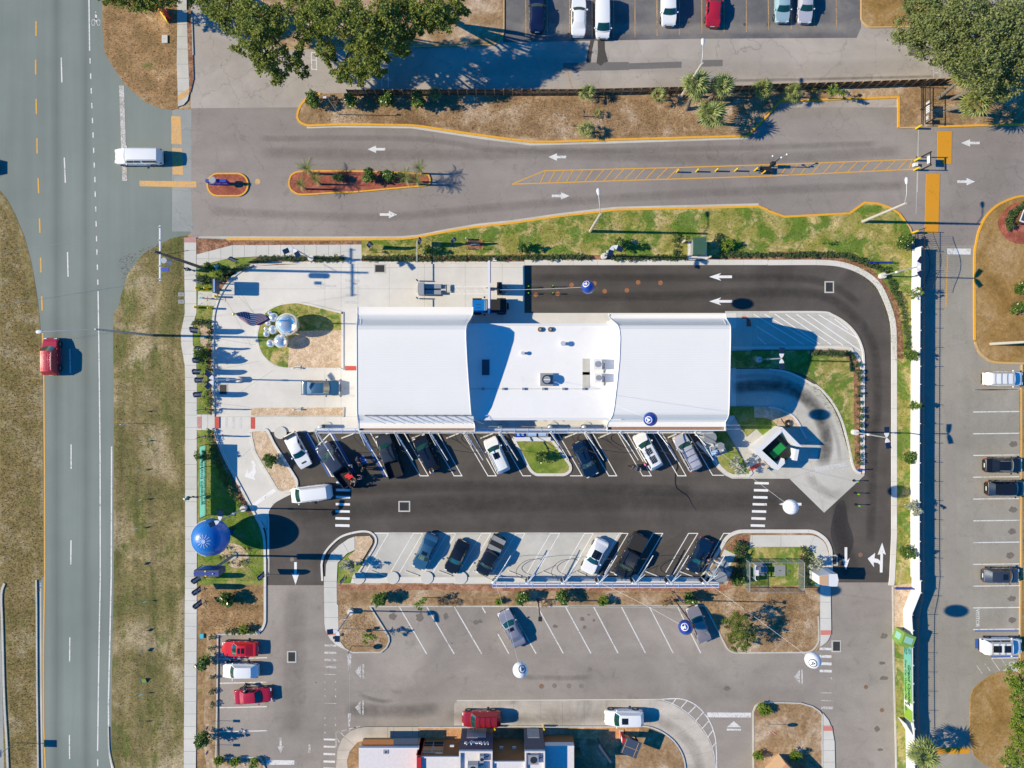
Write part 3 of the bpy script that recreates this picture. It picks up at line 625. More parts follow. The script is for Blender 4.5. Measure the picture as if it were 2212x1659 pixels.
kerb('south_west_low_kerb',[(1500,1309.5),(1300,1309)]+T(1,3,(2100,258),(985,260),(1148,520),(1152,560),(1130,612),(1080,655),(840,657),(770,625),(725,565)),3.0,'grey_concrete',.16,seg=40)
poly(bpy.data.objects['south_lot'],T(1,3,(590,60),(582,400),(592,470),(640,550),(600,560),(575,400),(578,60)),'lot_asphalt',.03,'asphalt_patch')
# restaurant surrounds
DT=T(1,3,(1710,1290),(1712,1105),(1738,1075),(2212,1072))+T(2,3,(600,1068),(1200,1064),(1290,1075),(1400,1112),(1510,1185),(1600,1268),(1680,1375),(1735,1500),(1762,1700),(1505,1700),(1485,1570),(1425,1450),(1350,1375),(1255,1318),(1140,1290),(0,1290))
slabs('drive_through_lane',DT,vcuts([1020,1110,1167,1215,1262,1310,1360,1404])+[((1395,1590),(1460,1500)),((1440,1600),(1510,1560)),((1470,1640),(1545,1620))],.042,'dirty_concrete',gap=.018)
RB=T(1,3,(1405,1300),(2212,1300))+T(2,3,(1130,1296),(1245,1325),(1340,1382),(1415,1455),(1475,1570),(1495,1700),(1400,1900),(-2800,1900))+T(1,3,(800,1700),(790,1580),(815,1510),(880,1432),(950,1412),(1400,1402))
bed('restaurant_grounds',RB,'brown_soil',.12)
bed('restaurant_mulch',T(1,3,(1408,1305),(1775,1305),(1775,1400),(1408,1400)),'orange_gravel',.127)
bed('speaker_gravel',T(2,3,(560,1305),(1100,1305),(1090,1380),(1000,1440),(880,1480),(900,1560),(840,1540),(780,1470),(700,1400),(560,1400)),'orange_gravel',.127)
slabs('restaurant_walk',T(1,3,(1405,1298),(950,1298),(880,1310),(815,1335),(745,1400),(705,1500),(687,1700),(800,1700),(790,1590),(812,1512),(880,1432),(960,1411),(1405,1402)),vcuts([838,851,904-12])+hcuts([1619,1640],700,770)+[((735,1584),(770,1612))],.14,'dirty_concrete')
kerb('restaurant_kerb',[(904,1570),(1000,1570),(1112,1568)]+cr(T(2,3,(300,1298),(1000,1298),(1140,1293),(1250,1322),(1345,1378),(1420,1452),(1480,1568),(1500,1700))),3,'grey_concrete',.17)
S3=T(2,3,(2085,1760),(2083,1170),(2105,1115),(2150,1095),(2212,1090))+T(3,3,(120,1090),(280,1095),(380,1125),(440,1165),(466,1200),(466,1760))
bed('south_island',S3,'brown_soil',.12)
kerb('south_island_kerb',S3,3.0,'grey_concrete',.16,off=0)
slabs('south_island_walk',T(3,3,(470,1178),(520,1240),(552,1320),(572,1430),(580,1760),(470,1760)),hcuts([1566,1577,1597,1620,1645]),.135,'walk_concrete')
poly(bpy.data.objects['south_island_walk'],T(3,3,(472,1292),(548,1292),(556,1333),(472,1333)),'pad_salmon',.142,'warning_pad')

# ---- driveway islands and the north verge
ISA=rrect(449,375.5,536,423.5,23)
bed('sign_island',ISA,'red_mulch',.13);kerb('sign_island_kerb',ISA,3.2,'kerb_yellow',.16,closed=True,seg=40)
ISB=T(1,0,(290,1565),(305,1520),(345,1493),(400,1482),(480,1480),(930,1482),(1300,1497),(1470,1508),(1497,1530),(1503,1570),(1470,1603),(1200,1628),(870,1659))+T(1,1,(640,10),(500,20),(380,22),(335,5))+T(1,0,(305,1640),(288,1600))
ISBc=cr(ISB,True,3)
bed('palm_island',ISBc,'red_mulch',.13);kerb('palm_island_kerb',ISBc,3.2,'kerb_yellow',.16,closed=True,seg=48)
NV=T(1,0,(550,815),(430,865),(375,935),(358,1005),(375,1050),(440,1085),(480,1090),(725,1078),(940,1078),(1140,1082),(1345,1085),(1440,1095),(1560,1115),(1770,1147),(1970,1175),(2212,1208))+T(2,0,(160,1228),(360,1228),(780,1212),(1200,1200),(2035,1177),(2212,990))+T(3,0,(8,985),(105,872),(700,850),(1128,838),(1128,1100),(1300,1100),(2212,1070))+[(2600,262),(2600,170)]+T(3,0,(1540,700),(860,730),(0,765))+T(2,0,(1500,790),(0,815))+T(1,0,(815,822),(810,805))
bed('north_verge',NV,'brown_soil',.121)
bed('gate_turf',T(3,0,(1500,740),(2212,740),(2212,1065),(1500,1095)),'brown_soil',.124)
kerb('north_kerb',cr(T(1,0,(560,815),(500,822),(430,865),(378,935),(360,1005),(376,1050),(420,1078),(460,1088)))+T(1,0,(525,1085),(725,1078),(940,1078),(1140,1082),(1345,1085),(1440,1095),(1560,1115),(1770,1147),(1970,1175),(2212,1208))+T(2,0,(160,1228),(360,1228),(780,1212),(1200,1200),(2035,1177),(2212,992))+T(3,0,(100,878),(700,856),(1125,843),(1125,1105)),4.4,'kerb_yellow',.16,seg=25)
sheet('north_gutter',T(1,0,(440,1088),(725,1080),(1345,1090),(1560,1120),(1970,1180),(2212,1212))+T(2,0,(160,1235),(780,1218),(2035,1180),(2035,1203),(780,1243),(160,1258))+T(1,0,(2212,1236),(1970,1206),(1560,1143),(1340,1110),(1000,1105),(725,1102),(440,1110)),.03,'grey_concrete')
kerb('gate_kerb',T(3,0,(1128,1106),(1300,1103)),3,'kerb_pale_yellow',.14)
kerb('lane_north_kerb',T(3,0,(1465,1098),(1800,1087),(2212,1076))+[(2600,262)],4.4,'kerb_yellow',.16,seg=25)
SK=T(0,1,(1960,410),(2212,410))+T(1,1,(0,410),(400,411),(700,411),(1250,408),(1400,392),(1520,368),(1700,335),(1900,303),(2212,270))+T(2,1,(0,270),(400,212),(760,172),(900,155),(1300,146),(2130,127),(2212,160))+T(3,1,(0,166),(140,216),(700,187),(832,94),(950,104),(1060,142),(1130,190),(1185,262))
kerb('south_kerb',SK,4.4,'kerb_yellow',.16,seg=25)
kerb('south_kerb_tail',T(3,1,(1185,262),(1225,310),(1240,360)),3,'kerb_pale_yellow',.14)
def shift(pts,dy):return [(x,y+dy) for x,y in pts]
sheet('south_gutter',T(0,1,(1720,398),(1960,405))+SK[1:17]+T(2,1,(2130,98),(1300,118),(900,128),(760,142),(400,185),(0,243))+T(1,1,(2212,243),(1900,276),(1700,310),(1520,345),(1400,370),(1250,382),(700,385),(0,383))+T(0,1,(2212,383),(1720,383)),.03,'grey_concrete')
LAWN=SK[:]+[]
bed('wash_lawn',T(1,1,(917,415),(1250,412),(1400,396),(1520,372),(1700,340),(1900,308),(2212,275))+T(2,1,(400,217),(760,177),(900,160),(1300,151),(2130,132),(2212,165))+T(3,1,(140,221),(700,192),(832,99),(950,109),(1060,147),(1130,195),(1185,267),(1232,360),(1238,1659))+T(3,2,(1238,1659))+T(3,3,(1240,100),(1150,120),(1090,60))+T(3,2,(1100,1659),(1112,1300),(1112,0))+cr(T(3,1,(1112,1400),(1092,1080),(1042,920),(962,792),(850,692),(700,626),(480,590),(0,592)))+T(1,1,(917,592)),'lawn',.122)
bed('hedge_mulch',T(1,1,(918,556),(2212,545))+T(2,1,(0,540),(660,545),(1400,560),(1500,560),(1500,592),(0,602))+T(1,1,(918,604)),'brown_mulch',.130)
bed('hedge_mulch_east',T(2,1,(1690,570),(2212,545))+cr(T(3,1,(0,520),(400,515),(640,545),(850,640),(1000,780),(1110,950),(1140,1100),(1165,1300),(1170,1440)))+cr(T(3,1,(1112,1440),(1092,1080),(1042,920),(962,792),(850,692),(700,626),(480,590),(0,592)))+T(2,1,(1690,592)),'brown_mulch',.130)
bed('fence_soil',T(3,3,(1085,80),(1240,60),(1240,100),(1165,290),(1175,560),(1090,560))[:],'pale_gravel',.126)
bed('fence_verge',T(3,3,(1090,560),(1175,560),(1185,1250),(1190,1700),(1112,1700),(1098,1100)),'lawn',.124)
bed('utility_pad_bed',T(2,1,(1516,425),(1684,425),(1684,594),(1516,594)),'concrete',.14)
# under-tree islands at the top
TB=corner(T(1,0,(60,-200),(62,300),(150,400),(300,420),(1170,412),(2050,390),(2105,365),(2142,290),(2142,-200)),[0,12,8,4,0,8,8,8,0])
bed('tree_bed',TB,'brown_soil',.12);kerb('tree_bed_kerb',TB,2.4,'kerb_pale_yellow',.15,seg=40)
TC_=corner(T(3,0,(802,-300),(802,180),(865,240),(1400,232),(1420,-300)),[0,6,6,6,0])
bed('corner_turf',TC_,'dead_turf',.12);kerb('corner_turf_kerb',TC_,2.8,'kerb_pale_yellow',.15,seg=40)
# right-hand islands beside the side lane
RI=T(3,1,(2300,30),(2212,35),(2110,55),(1980,115),(1885,205),(1825,320),(1798,430),(1780,600),(1782,1280),(1812,1370),(1870,1430),(1950,1470),(2180,1480),(2400,1480))
RIc=cr(RI)
bed('side_island',RIc+[(2300,420)],'dead_turf',.12)
kerb('side_island_kerb',cr(RI[:9]),4.2,'kerb_yellow',.16,seg=40);kerb('side_island_kerb_pale',cr(RI[8:14])[1:],4.0,'kerb_pale_yellow',.15,seg=40)
bed('sign_mulch',cr(T(3,1,(2212,92),(2120,100),(2040,160),(1985,240),(1982,290),(2020,370),(2090,430),(2180,452),(2260,450)))+[(2240,435)],'red_mulch',.135)
BI=cr(T(3,3,(2165,835),(2080,820),(1990,830),(1900,870),(1800,945),(1752,1020),(1742,1200),(1745,1400),(1770,1530),(1850,1615),(1960,1659)))
bed('lower_side_island',BI+[(2300,1660),(2300,1450)],'dead_turf',.12)
kerb('bay_end_kerb',T(3,2,(2184,0),(2184,1659))+T(3,3,(2178,0),(2172,840)),3.6,'kerb_pale_yellow',.15,seg=40)
kerb('bay_end_kerb_top',T(3,1,(2190,1490),(2190,1659)),3.6,'kerb_pale_yellow',.15)
sheet('side_verge',[(2100.5+100,840),(2600,840),(2600,2000),(2210,2000)],.10,'dead_turf')

# ============================================================= PAINTED MARKINGS (children of the surface they lie on)
OB=bpy.data.objects
rd=OB['main_road'];dw=OB['driveway'];ul=OB['upper_lot'];sln=OB['side_lane'];slt=OB['south_lot'];wl=OB['wash_lane'];ap=OB['wash_apron'];ea=OB['exit_apron'];sp=OB['vacuum_pad'];dt=OB['drive_through_lane']
ZR=.0262
for c_,r_,x0,y0,x1,y1 in ((0,0,313,185,313,310),(0,0,310,517,310,643),(0,0,314,857,316,986),(0,0,321,1196,323,1326),(0,0,331,1539,336,1670),(0,1,343,228,347,355),(0,1,353,567,356,695),(0,1,362,900,366,1025)):
    line(rd,T(c_,r_,(x0,y0),(x1,y1)),3.0,'mark_yellow',ZR+.004,'lane_dash')
line(rd,T(0,1,(370,1215),(380,1659))+T(0,2,(386,800),(387,1659))+T(0,3,(375,700),(378,1300),(392,1659))+[(104,1800)],3.0,'mark_yellow',ZR+.004,'edge_line')
for c_,r_,x0,y0,x1,y1 in ((0,0,531,498,536,713),(0,0,557,1363,566,1580),(0,1,585,520,590,732),(0,1,604,1355,610,1565),(0,2,616,523,616,732),(0,2,615,1350,613,1558),(0,3,605,528,603,740),(0,3,601,1372,603,1580)):
    line(rd,T(c_,r_,(x0,y0),(x1,y1)),2.7,'mark_white',ZR+.004,'lane_dash')
line(rd,T(0,0,(768,-300),(770,0),(776,440)),2.7,'mark_white',ZR+.004,'edge_line')
for i,(a,b) in enumerate(((505,550),(635,682),(762,808),(890,936),(1020,1065),(1145,1190),(1277,1323),(1405,1450),(1528,1575))):
    line(rd,T(0,0,(779+i*5.2,a),(780.5+i*5.2,b)),2.6,'mark_white',ZR+.004,'lane_dash')
for i,(a,b) in enumerate(((-5,43),(127,170),(252,298),(380,427),(497,543),(627,672),(757,801))):
    line(rd,T(0,1,(824+i*3.7,a),(825+i*3.7,b)),2.6,'mark_white',ZR+.004,'lane_dash')
line(rd,T(0,1,(849,858),(860,1659))+T(0,2,(866,600),(868,1659))+T(0,3,(857,600),(845,1510)),2.7,'mark_white',ZR+.004,'edge_line')
line(rd,T(0,3,(845,1583),(846,1645)),2.7,'mark_white',ZR+.004,'lane_dash')
line(rd,T(0,2,(966,540),(963,1659))+T(0,3,(947,700),(938,1100),(940,1400),(948,1550),(975,1690)),3.0,'mark_white',ZR+.004,'edge_line')
poly(rd,T(0,0,(1030,740),(1072,742),(1099,1563),(1058,1563)),'mark_white_worn',ZR+.006,'stop_line')
for q in (T(0,0,(1480,1003),(1562,1008),(1572,1248),(1482,1244)),T(0,0,(1487,1278),(1572,1280),(1585,1510),(1494,1508)),T(0,0,(1205,1562),(1698,1568),(1700,1620),(1208,1610))):
    poly(OB['driveway_apron'],q,'mark_orange_worn',.034,'warning_panel')
# cycle symbol
for (x,y) in ((807,195),(853,195)):
    ring=[(x+22*math.cos(a/12*2*math.pi)*.62,y+27*math.sin(a/12*2*math.pi)) for a in range(13)]
    line(rd,T(0,0,*ring),.9,'mark_white',ZR+.004,'cycle_symbol')
for q in (((825,100),(832,102),(832,112),(825,112)),((822,125),(838,130),(842,170),(824,172)),((818,170),(830,150),(850,180),(838,205))):
    poly(rd,T(0,0,*q),'mark_white',ZR+.004,'cycle_symbol')
# arrows
def arrow(par,x0,x1,yc,hw,left,mat,z,chev=False,vertical=None):
    """straight arrow between x0..x1 round line yc, head half-width hw (plan units)"""
    L=x1-x0;hd=L*.48;sw=hw*.34
    if chev:pts=[(x0,yc),(x0+L*.53,yc-hw),(x0+L*.42,yc-sw),(x1,yc-sw),(x1,yc+sw),(x0+L*.42,yc+sw),(x0+L*.53,yc+hw)]
    else:pts=[(x0,yc),(x0+hd,yc-hw),(x0+hd,yc-sw),(x1,yc-sw),(x1,yc+sw),(x0+hd,yc+sw),(x0+hd,yc+hw)]
    if not left:pts=[(x0+x1-a,b) for a,b in pts]
    if vertical:pts=[vertical(a,b) for a,b in pts]
    poly(par,pts,mat,z,'painted_arrow')
for (x0,x1,y,lf,par) in ((794.2,832.3,322.5,1,dw),(1184.7,1223,339.3,1,dw),(2076,2116,309,1,dw),(2067.5,2106,392.5,0,dw),(820.5,858,463.5,0,dw),(1192,1230,423.3,0,dw)):
    arrow(par,x0,x1,y,8,lf,'mark_white',.031)
for (x0,x1,y,lf) in ((1531.7,1581,598,1),(1531.7,1581,651,1),(1682,1731,1089,1)):arrow(wl,x0,x1,y,8.4,lf,'mark_white_new',.037,True)
arrow(ap,680,727,618,7.5,1,'mark_white_faint',.051,True)
arrow(wl,0,49,0,8.4,1,'mark_white_new',.037,True,vertical=lambda a,b:(638.5+b,1263-a))
arrow(wl,0,49,0,8.4,1,'mark_white_new',.037,True,vertical=lambda a,b:(1827+b,1231-a))
poly(wl,T(3,2,(985,1370),(1017,1475),(993,1462),(988,1628),(965,1628),(965,1560),(945,1545),(912,1540),(915,1583),(860,1508),(925,1458),(918,1505),(950,1512),(968,1528),(970,1470),(945,1475)),'mark_white_new',.037,'painted_arrow')
poly(slt,T(1,3,(205,1397),(222,1397),(223,1470),(243,1470),(213,1530),(187,1472),(204,1470)),'mark_white_worn',.032,'painted_arrow')
poly(slt,T(1,3,(452,1455),(472,1455),(472,1527),(452,1527)),'mark_white_worn',.032,'painted_arrow')
for q in (((907,762),(857,822),(907,884)),((904,1078),(857,1135),(904,1197)),((920,760),(935,760),(935,885),(920,885)),((918,1075),(932,1075),(932,1198),(918,1198))):poly(slt,T(1,3,*q),'mark_white_worn',.032,'painted_triangle')
for q in (((275,806),(222,870),(275,930)),((286,805),(300,805),(302,932),(288,932))):poly(slt,T(3,3,*q),'mark_white_worn',.032,'painted_triangle')
for q in (((1915,1253),(1978,1305),(1855,1305)),((1855,1318),(1978,1320),(1978,1334),(1855,1334)),((1685,1178),(2065,1180),(2065,1222),(1688,1220))):poly(slt,T(2,3,*q),'mark_white',.032,'painted_triangle')
poly(ea,T(3,2,(403,720),(672,672),(678,708),(410,758)),'mark_white_faint',.050,'stop_line')
Mt=Matrix.Translation(W(*T(3,2,(540,762))[0],.052)) @ Matrix.Rotation(R(6),4,'Z')
text('pavement_lettering','DO NOT ENTER',.72,'mark_white_faint',ea,Mt)
Mt=Matrix.Translation(W(*T(3,3,(1808,362))[0],.038)) @ Matrix.Rotation(R(-90),4,'Z')
text('pavement_lettering','VISITOR',.62,'mark_white',sln,Mt,bold=.01)
# hatched yellow median between the lanes
ZD=.031
top=T(2,0,(0,1592),(280,1476),(1440,1448),(2212,1424))+T(3,0,(1255,1378));bot=T(2,0,(0,1592),(1200,1553),(2212,1522))+T(3,0,(1270,1462))
line(dw,top,2.2,'mark_yellow',ZD,'hatch_line');line(dw,bot,2.2,'mark_yellow',ZD+.003,'hatch_line')
for a,b in ((293,245),(375,320),(450,392),(530,470),(615,548),(700,630),(795,712),(880,795),(970,880),(1065,970),(1150,1062),(1245,1155),(1345,1250),(1440,1345)):
    line(dw,T(2,0,(a,1476-(a-280)*.024),(b,1588-b*.034)),1.9,'mark_yellow',ZD+.006,'hatch_line')
for a,b in ((85,18),(172,108),(260,190),(355,280),(460,375),(560,475),(665,580),(775,685),(880,790),(995,905),(1105,1015),(1205,1118),(1245,1215)):
    line(dw,T(3,0,(a,1424-a*.037),(b,1520-b*.046)),1.9,'mark_yellow',ZD+.006,'hatch_line')
for q in (T(3,0,(1463,1137),(1587,1135),(1583,1417),(1500,1417),(1500,1380),(1463,1380)),T(3,0,(1367,1505),(1484,1503),(1480,1659))+T(3,1,(1470,355),(1352,355),(1362,0))):sheet('speed_table',q,.065,'mark_table',None,thick=.04)
poly(dw,T(3,0,(1295,1120),(1302,1120),(1293,1659))+T(3,1,(1285,0),(1280,190),(1275,190)),'grey_concrete',.033,'gate_track')
poly(sln,T(3,1,(1546,488),(1750,490),(1750,541),(1546,539)),'mark_white',.034,'stop_line')
line(sln,T(3,1,(1550,545),(1536,993)),2.2,'mark_yellow',.034)
poly(sln,T(3,3,(1440,1480),(1736,1478),(1740,1536),(1450,1540)),'mark_table',.034,'warning_panel')
# upper bays
for x,y in ((120,325),(305,340),(500,338),(693,330),(878,325),(1063,320),(1253,312),(1447,300),(1640,292),(1833,285),(2025,276)):line(OB['upper_bays'],T(2,0,(x-3,-300),(x,y)),2.3,'mark_orange_bay',.033,'bay_line')
for x,y in ((5,265),(200,252),(400,243),(592,235)):line(OB['upper_bays'],T(3,0,(x-6,-300),(x,y)),2.3,'mark_orange_bay',.033,'bay_line')
line(ul,T(2,0,(370,625),(478,617),(500,700),(520,760)),2.2,'mark_orange_bay',.030,'painted_line')
for q in (((1418,470),(1432,690)),((1478,480),(1488,690))):line(ul,T(3,0,*q),1.8,'mark_white_worn',.030,'crossing_line')
for y in (542,630):line(ul,T(3,0,(1425,y),(1483,y)),2,'mark_white_worn',.034,'crossing_line')
line(ul,T(3,0,(1415,250),(1422,420)),1.8,'mark_white_worn',.030,'crossing_line')
for q in (((1660,145),(1800,150)),((1662,200),(1800,205)),((1665,140),(1668,205)),((1755,145),(1758,205))):line(ul,T(0,0,*q),1.8,'mark_white',.030,'crossing_line')
line(ul,T(0,0,(1800,150),(2212,150))+T(1,0,(100,150)),1.8,'mark_white',.030,'crossing_line')
for x in (478,520):line(ul,T(1,0,(x,455),(x+6,610)),1.8,'mark_white',.030,'crossing_line')
for y in (455,520,600):line(ul,T(1,0,(478,y),(524,y)),1.8,'mark_white',.034,'crossing_line')
for x in (1085,1140):line(ul,T(1,0,(x,540),(x+4,760)),1.8,'mark_white',.030,'crossing_line')
# wash lane crossings
def bars(par,c_,r_,rows,xs,mat,z,dx=0):
    for i,(a,b) in enumerate(rows):
        x0,x1=xs[0]+dx*i,xs[1]+dx*i
        poly(par,T(c_,r_,(x0,a),(x1,a+3),(x1,b+3),(x0,b)),mat,z,'crossing_bar')
bars(ap,1,1,((692,716),(754,777),(816,840),(878,901),(940,963)),(776,901),'mark_white_faint',.052,-2.6)
bars(wl,1,2,((843,864),(904,925),(965,986),(1027,1047),(1089,1109),(1149,1170),(1210,1232)),(693,816),'mark_white_new',.037,-1.2)
bars(wl,2,2,((845,865),(906,927),(967,988),(1028,1048),(1089,1110),(1150,1171),(1211,1232)),(2095,2218),'mark_white_new',.037,-5.6)
bars(slt,1,3,((590,607),(652,670),(713,732),(774,794)),(592,695),'mark_white_worn',.032)
bars(slt,1,3,((1402,1418),(1465,1480),(1527,1545),(1592,1610),(1653,1671)),(586,686),'mark_white',.032,-.8)
bars(slt,1,3,((845,851),(1095,1100)),(592,695),'mark_white_worn',.032)
for y in (905,970,1030,1220,1280,1345):
    for x in (592,684):poly(slt,T(1,3,(x,y),(x+9,y),(x+9,y+16),(x,y+16)),'mark_white_worn',.032,'crossing_bar')
bars(slt,3,3,((617,638),(681,704),(744,768),(808,830)),(442,546),'mark_white',.032,1.2)
bars(slt,3,3,((1003,1012),(1070,1078),(1125,1148)),(455,556),'mark_white_worn',.032,2)
poly(slt,T(3,3,(510,878),(553,870),(555,892)),'mark_white_worn',.032,'crossing_bar')
for y0 in (0,):bars(ap,0,2,((281,383),),(1948,1968),'mark_white_faint',.052);bars(ap,0,2,((281,383),),(2008,2030),'mark_white_faint',.052);bars(ap,0,2,((281,383),),(2070,2090),'mark_white_faint',.052)
slabs('path_link',T(0,2,(1704,262),(1860,262),(1860,398),(1704,398)),vcuts([436.5,450]),.145,'walk_concrete')
poly(OB['path_link'],T(0,2,(1708,281),(1745,281),(1745,383),(1708,383)),'pad_red_faded',.152,'warning_pad')
poly(OB['path_link'],T(0,2,(1860,281),(1898,281),(1898,383),(1860,383)),'pad_red',.153,'warning_pad')
poly(ap,T(0,2,(2168,286),(2206,286),(2206,387),(2168,387)),'pad_red',.052,'warning_pad')
poly(ap,T(1,1,(770,1503),(872,1503),(868,1542),(770,1542)),'pad_red',.052,'warning_pad')
poly(OB['hatched_pad'],T(2,1,(1985,1075),(2020,1075),(2060,1110),(2068,1162),(2025,1162),(2025,1095),(1985,1095)),'pad_red',.051,'warning_pad')
for x in (800,):poly(ap,T(1,2,(765,20),(850,20),(850,45),(765,45)),'mark_white_faint',.052,'crossing_bar');poly(ap,T(1,2,(765,88),(850,88),(850,110),(765,110)),'mark_white_faint',.052,'crossing_bar')
# entry queue box
line(ap,T(1,1,(1610,815),(2010,815)),1.2,'mark_white_new',.052,'hatch_line');line(ap,T(1,1,(1680,880),(2100,880)),1.2,'mark_white_new',.052,'hatch_line')
for x in (1640,1720,1800,1880,1960,2040):line(ap,T(1,1,(x,818),(x+42,877)),1.0,'mark_white_new',.056,'hatch_line')
# pad hatching
for (x0,y0,x1,y1) in ((55,1055,448,1315),(-50,1080,345,1318)):
    pass
for x0,x1,y1,y0 in ((55,445,1315,1053),(150,543,1318,1055),(245,648,1325,1057),(340,798,1372,1058),(437,768,1262,1060),(575,690,1190,1097)):
    line(OB['hatched_pad'],T(3,1,(x0,y0),(x1 if x0 != 437 else 768,y1)),2.1,'mark_white_new',.051,'hatch_line')
for x0,y0,x1,y1 in ((2085,1055,2520,1318),(2180,1055,2620,1318),(2110,1160,2366,1318),(2120,1252,2194,1318)):line(OB['hatched_pad'],T(2,1,(x0,y0),(x1,y1)),2.1,'mark_white_new',.051,'hatch_line')
# vacuum bays, north row
ZV=.037
for c_,xa,xb in ((1,1415,1493),(1,1708,1783),(1,2000,2080),(2,833,908),(2,1125,1207),(2,1428,1507)):
    a,b,p,q=T(c_,2,(xa,793),(xb,793),(xa-213,422),(xb-213,422));a=(a[0]+1,a[1]);b=(b[0]-1,b[1])
    line(wl,[p,a],1.6,'mark_white_new',ZV);line(wl,[q,b],1.6,'mark_white_new',ZV);line(wl,[(a[0]-1,a[1]),(b[0]+1,b[1])],1.9,'mark_white_new',ZV+.003)
for q in (((-120,422),(93,793),(165,793)),((395,422),(607,793),(502,793)),((1520,422),(1733,788),(1830,788))):line(wl,T(2,2,*q),1.7,'mark_white_new',ZV)
line(wl,T(1,2,(445,422),(655,797),(725,797)),2.4,'mark_white_new',ZV);line(wl,T(1,2,(424,422),(636,800)),3.0,'mark_blue',ZV)
line(wl,T(1,2,(640,424),(838,770)),2.4,'mark_white_new',ZV);line(wl,T(1,2,(662,424),(858,768)),3.0,'mark_blue',ZV)
line(wl,T(1,2,(925,424),(1133,797),(1205,797)),2.4,'mark_white_new',ZV);line(wl,T(1,2,(903,424),(1115,800)),3.0,'mark_blue',ZV)
line(wl,T(1,2,(988,422),(1205,797)),1.7,'mark_white_new',ZV+.003)
line(wl,T(1,2,(515,550),(640,426)),2.2,'mark_white_new',ZV+.003);line(wl,T(1,2,(640,600),(706,546)),2.2,'mark_white_new',ZV+.003)
poly(wl,T(1,2,(895,622),(930,612),(968,682),(905,700)),'mark_blue',ZV,'accessible_symbol')
line(wl,T(1,2,(912,672),(940,665),(935,650),(912,655)),.9,'mark_white_new',ZV+.004,'accessible_symbol');line(wl,T(1,2,(940,668),(950,650)),.9,'mark_white_new',ZV+.004,'accessible_symbol')

poly(ap,T(1,2,(-110,1090),(150,905),(178,925),(-80,1110)),'mark_white_new',.052,'stop_line')
Mt=T(0,2,(2165,670),(2195,660),(2212,700),(2215,760),(2195,800),(2212,830),(2115,800),(2140,730),(2150,775),(2180,745),(2188,700));poly(ap,Mt,'mark_white_new',.052,'painted_arrow')
# south row
for c_,xa,xb in ((1,1360,1440),(1,1653,1728),(1,1950,2028),(2,35,112),(2,332,412),(2,627,702),(2,925,1002)):
    p,q,a,b=T(c_,2,(xa,1290),(xb,1290),(xa-205,1640),(xb-205,1640))
    line(sp,[p,a],1.6,'mark_white_new',.051);line(sp,[q,b],1.6,'mark_white_new',.051);line(sp,[(p[0]-.8,p[1]),(q[0]+.8,q[1])],1.6,'mark_white_new',.054)
line(sp,T(1,2,(1025,1290),(1145,1290),(932,1655)),1.6,'mark_white_new',.051)
for xa,xb in ((1220,1302),(1525,1605)):
    p,q,a,b=T(2,2,(xa,1290),(xb,1290),(xa-198,1628),(xb-215,1650))
    line(wl,[p,a],1.7,'mark_white_new',ZV);line(wl,[q,b],1.7,'mark_white_new',ZV);line(wl,[(p[0]-.9,p[1]),(q[0]+.9,q[1])],1.7,'mark_white_new',ZV+.003)
line(wl,T(2,2,(1890,1290),(1828,1290),(1640,1620)),1.7,'mark_white_new',ZV)
# lower lot bays
for c_,x0,y0,x1,y1 in ((1,1240,268,1475,672),(1,1477,268,1712,672),(1,1715,268,1950,672),(1,1955,270,1983,320),(1,2090,500,2185,670),(2,-10,290,208,670),(2,222,268,443,668),(2,462,265,682,668),(2,705,265,917,668),(2,945,265,1153,665),(2,1185,262,1392,665),(2,1428,262,1630,665)):
    line(slt,T(c_,3,(x0,y0),(x1,y1)),2.3,'mark_white',.032,'bay_line')
for y in (715,926,1137,1345):line(slt,T(0,3,(1897,y),(2212,y-7))+T(1,3,(96,y-10)),2.3,'mark_white',.032,'bay_line')
poly(slt,T(1,3,(85,1588),(332,1592),(332,1630),(92,1630)),'mark_white',.032,'stop_line')
poly(slt,T(1,3,(786,672),(826,672),(818,800),(806,760),(800,820),(792,760)),'mark_white_worn',.032,'stop_line')
line(slt,T(1,3,(808,840),(806,1180)),.5,'mark_white_worn',.032)
poly(slt,T(1,3,(795,1185),(822,1185),(812,1300),(798,1300)),'mark_white_worn',.032,'stop_line')
co=cr(T(2,3,(1290,1064),(1430,1058),(1530,1082),(1620,1142),(1700,1242),(1750,1372),(1765,1500),(1768,1700)));ci=cr(T(2,3,(1290,1068),(1400,1107),(1510,1178),(1600,1260),(1680,1368),(1737,1500),(1763,1700)))
line(slt,co,2.4,'mark_white',.048);line(slt,ci,1.6,'mark_white',.052)
for a,b in (((1415,1062),(1380,1108)),((1510,1080),(1455,1142)),((1585,1125),(1520,1190)),((1648,1180),(1585,1252)),((1702,1248),(1640,1318)),((1740,1325),(1688,1395)),((1758,1440),(1725,1482))):line(slt,T(2,3,a,b),2.2,'mark_white',.056)
line(slt,T(1,3,(1735,1074),(2212,1072))+T(2,3,(1290,1064)),1.6,'concrete',.046,'lane_edge_strip')
for q in (((685,1352),(900,1297)),((692,1350),(692,1480)),((700,1400),(722,1437)),((725,1342),(765,1385)),((785,1318),(815,1338)),((845,1305),(862,1312))):line(slt,T(1,3,*q),2.2,'mark_white_worn',.034,'hatch_line')
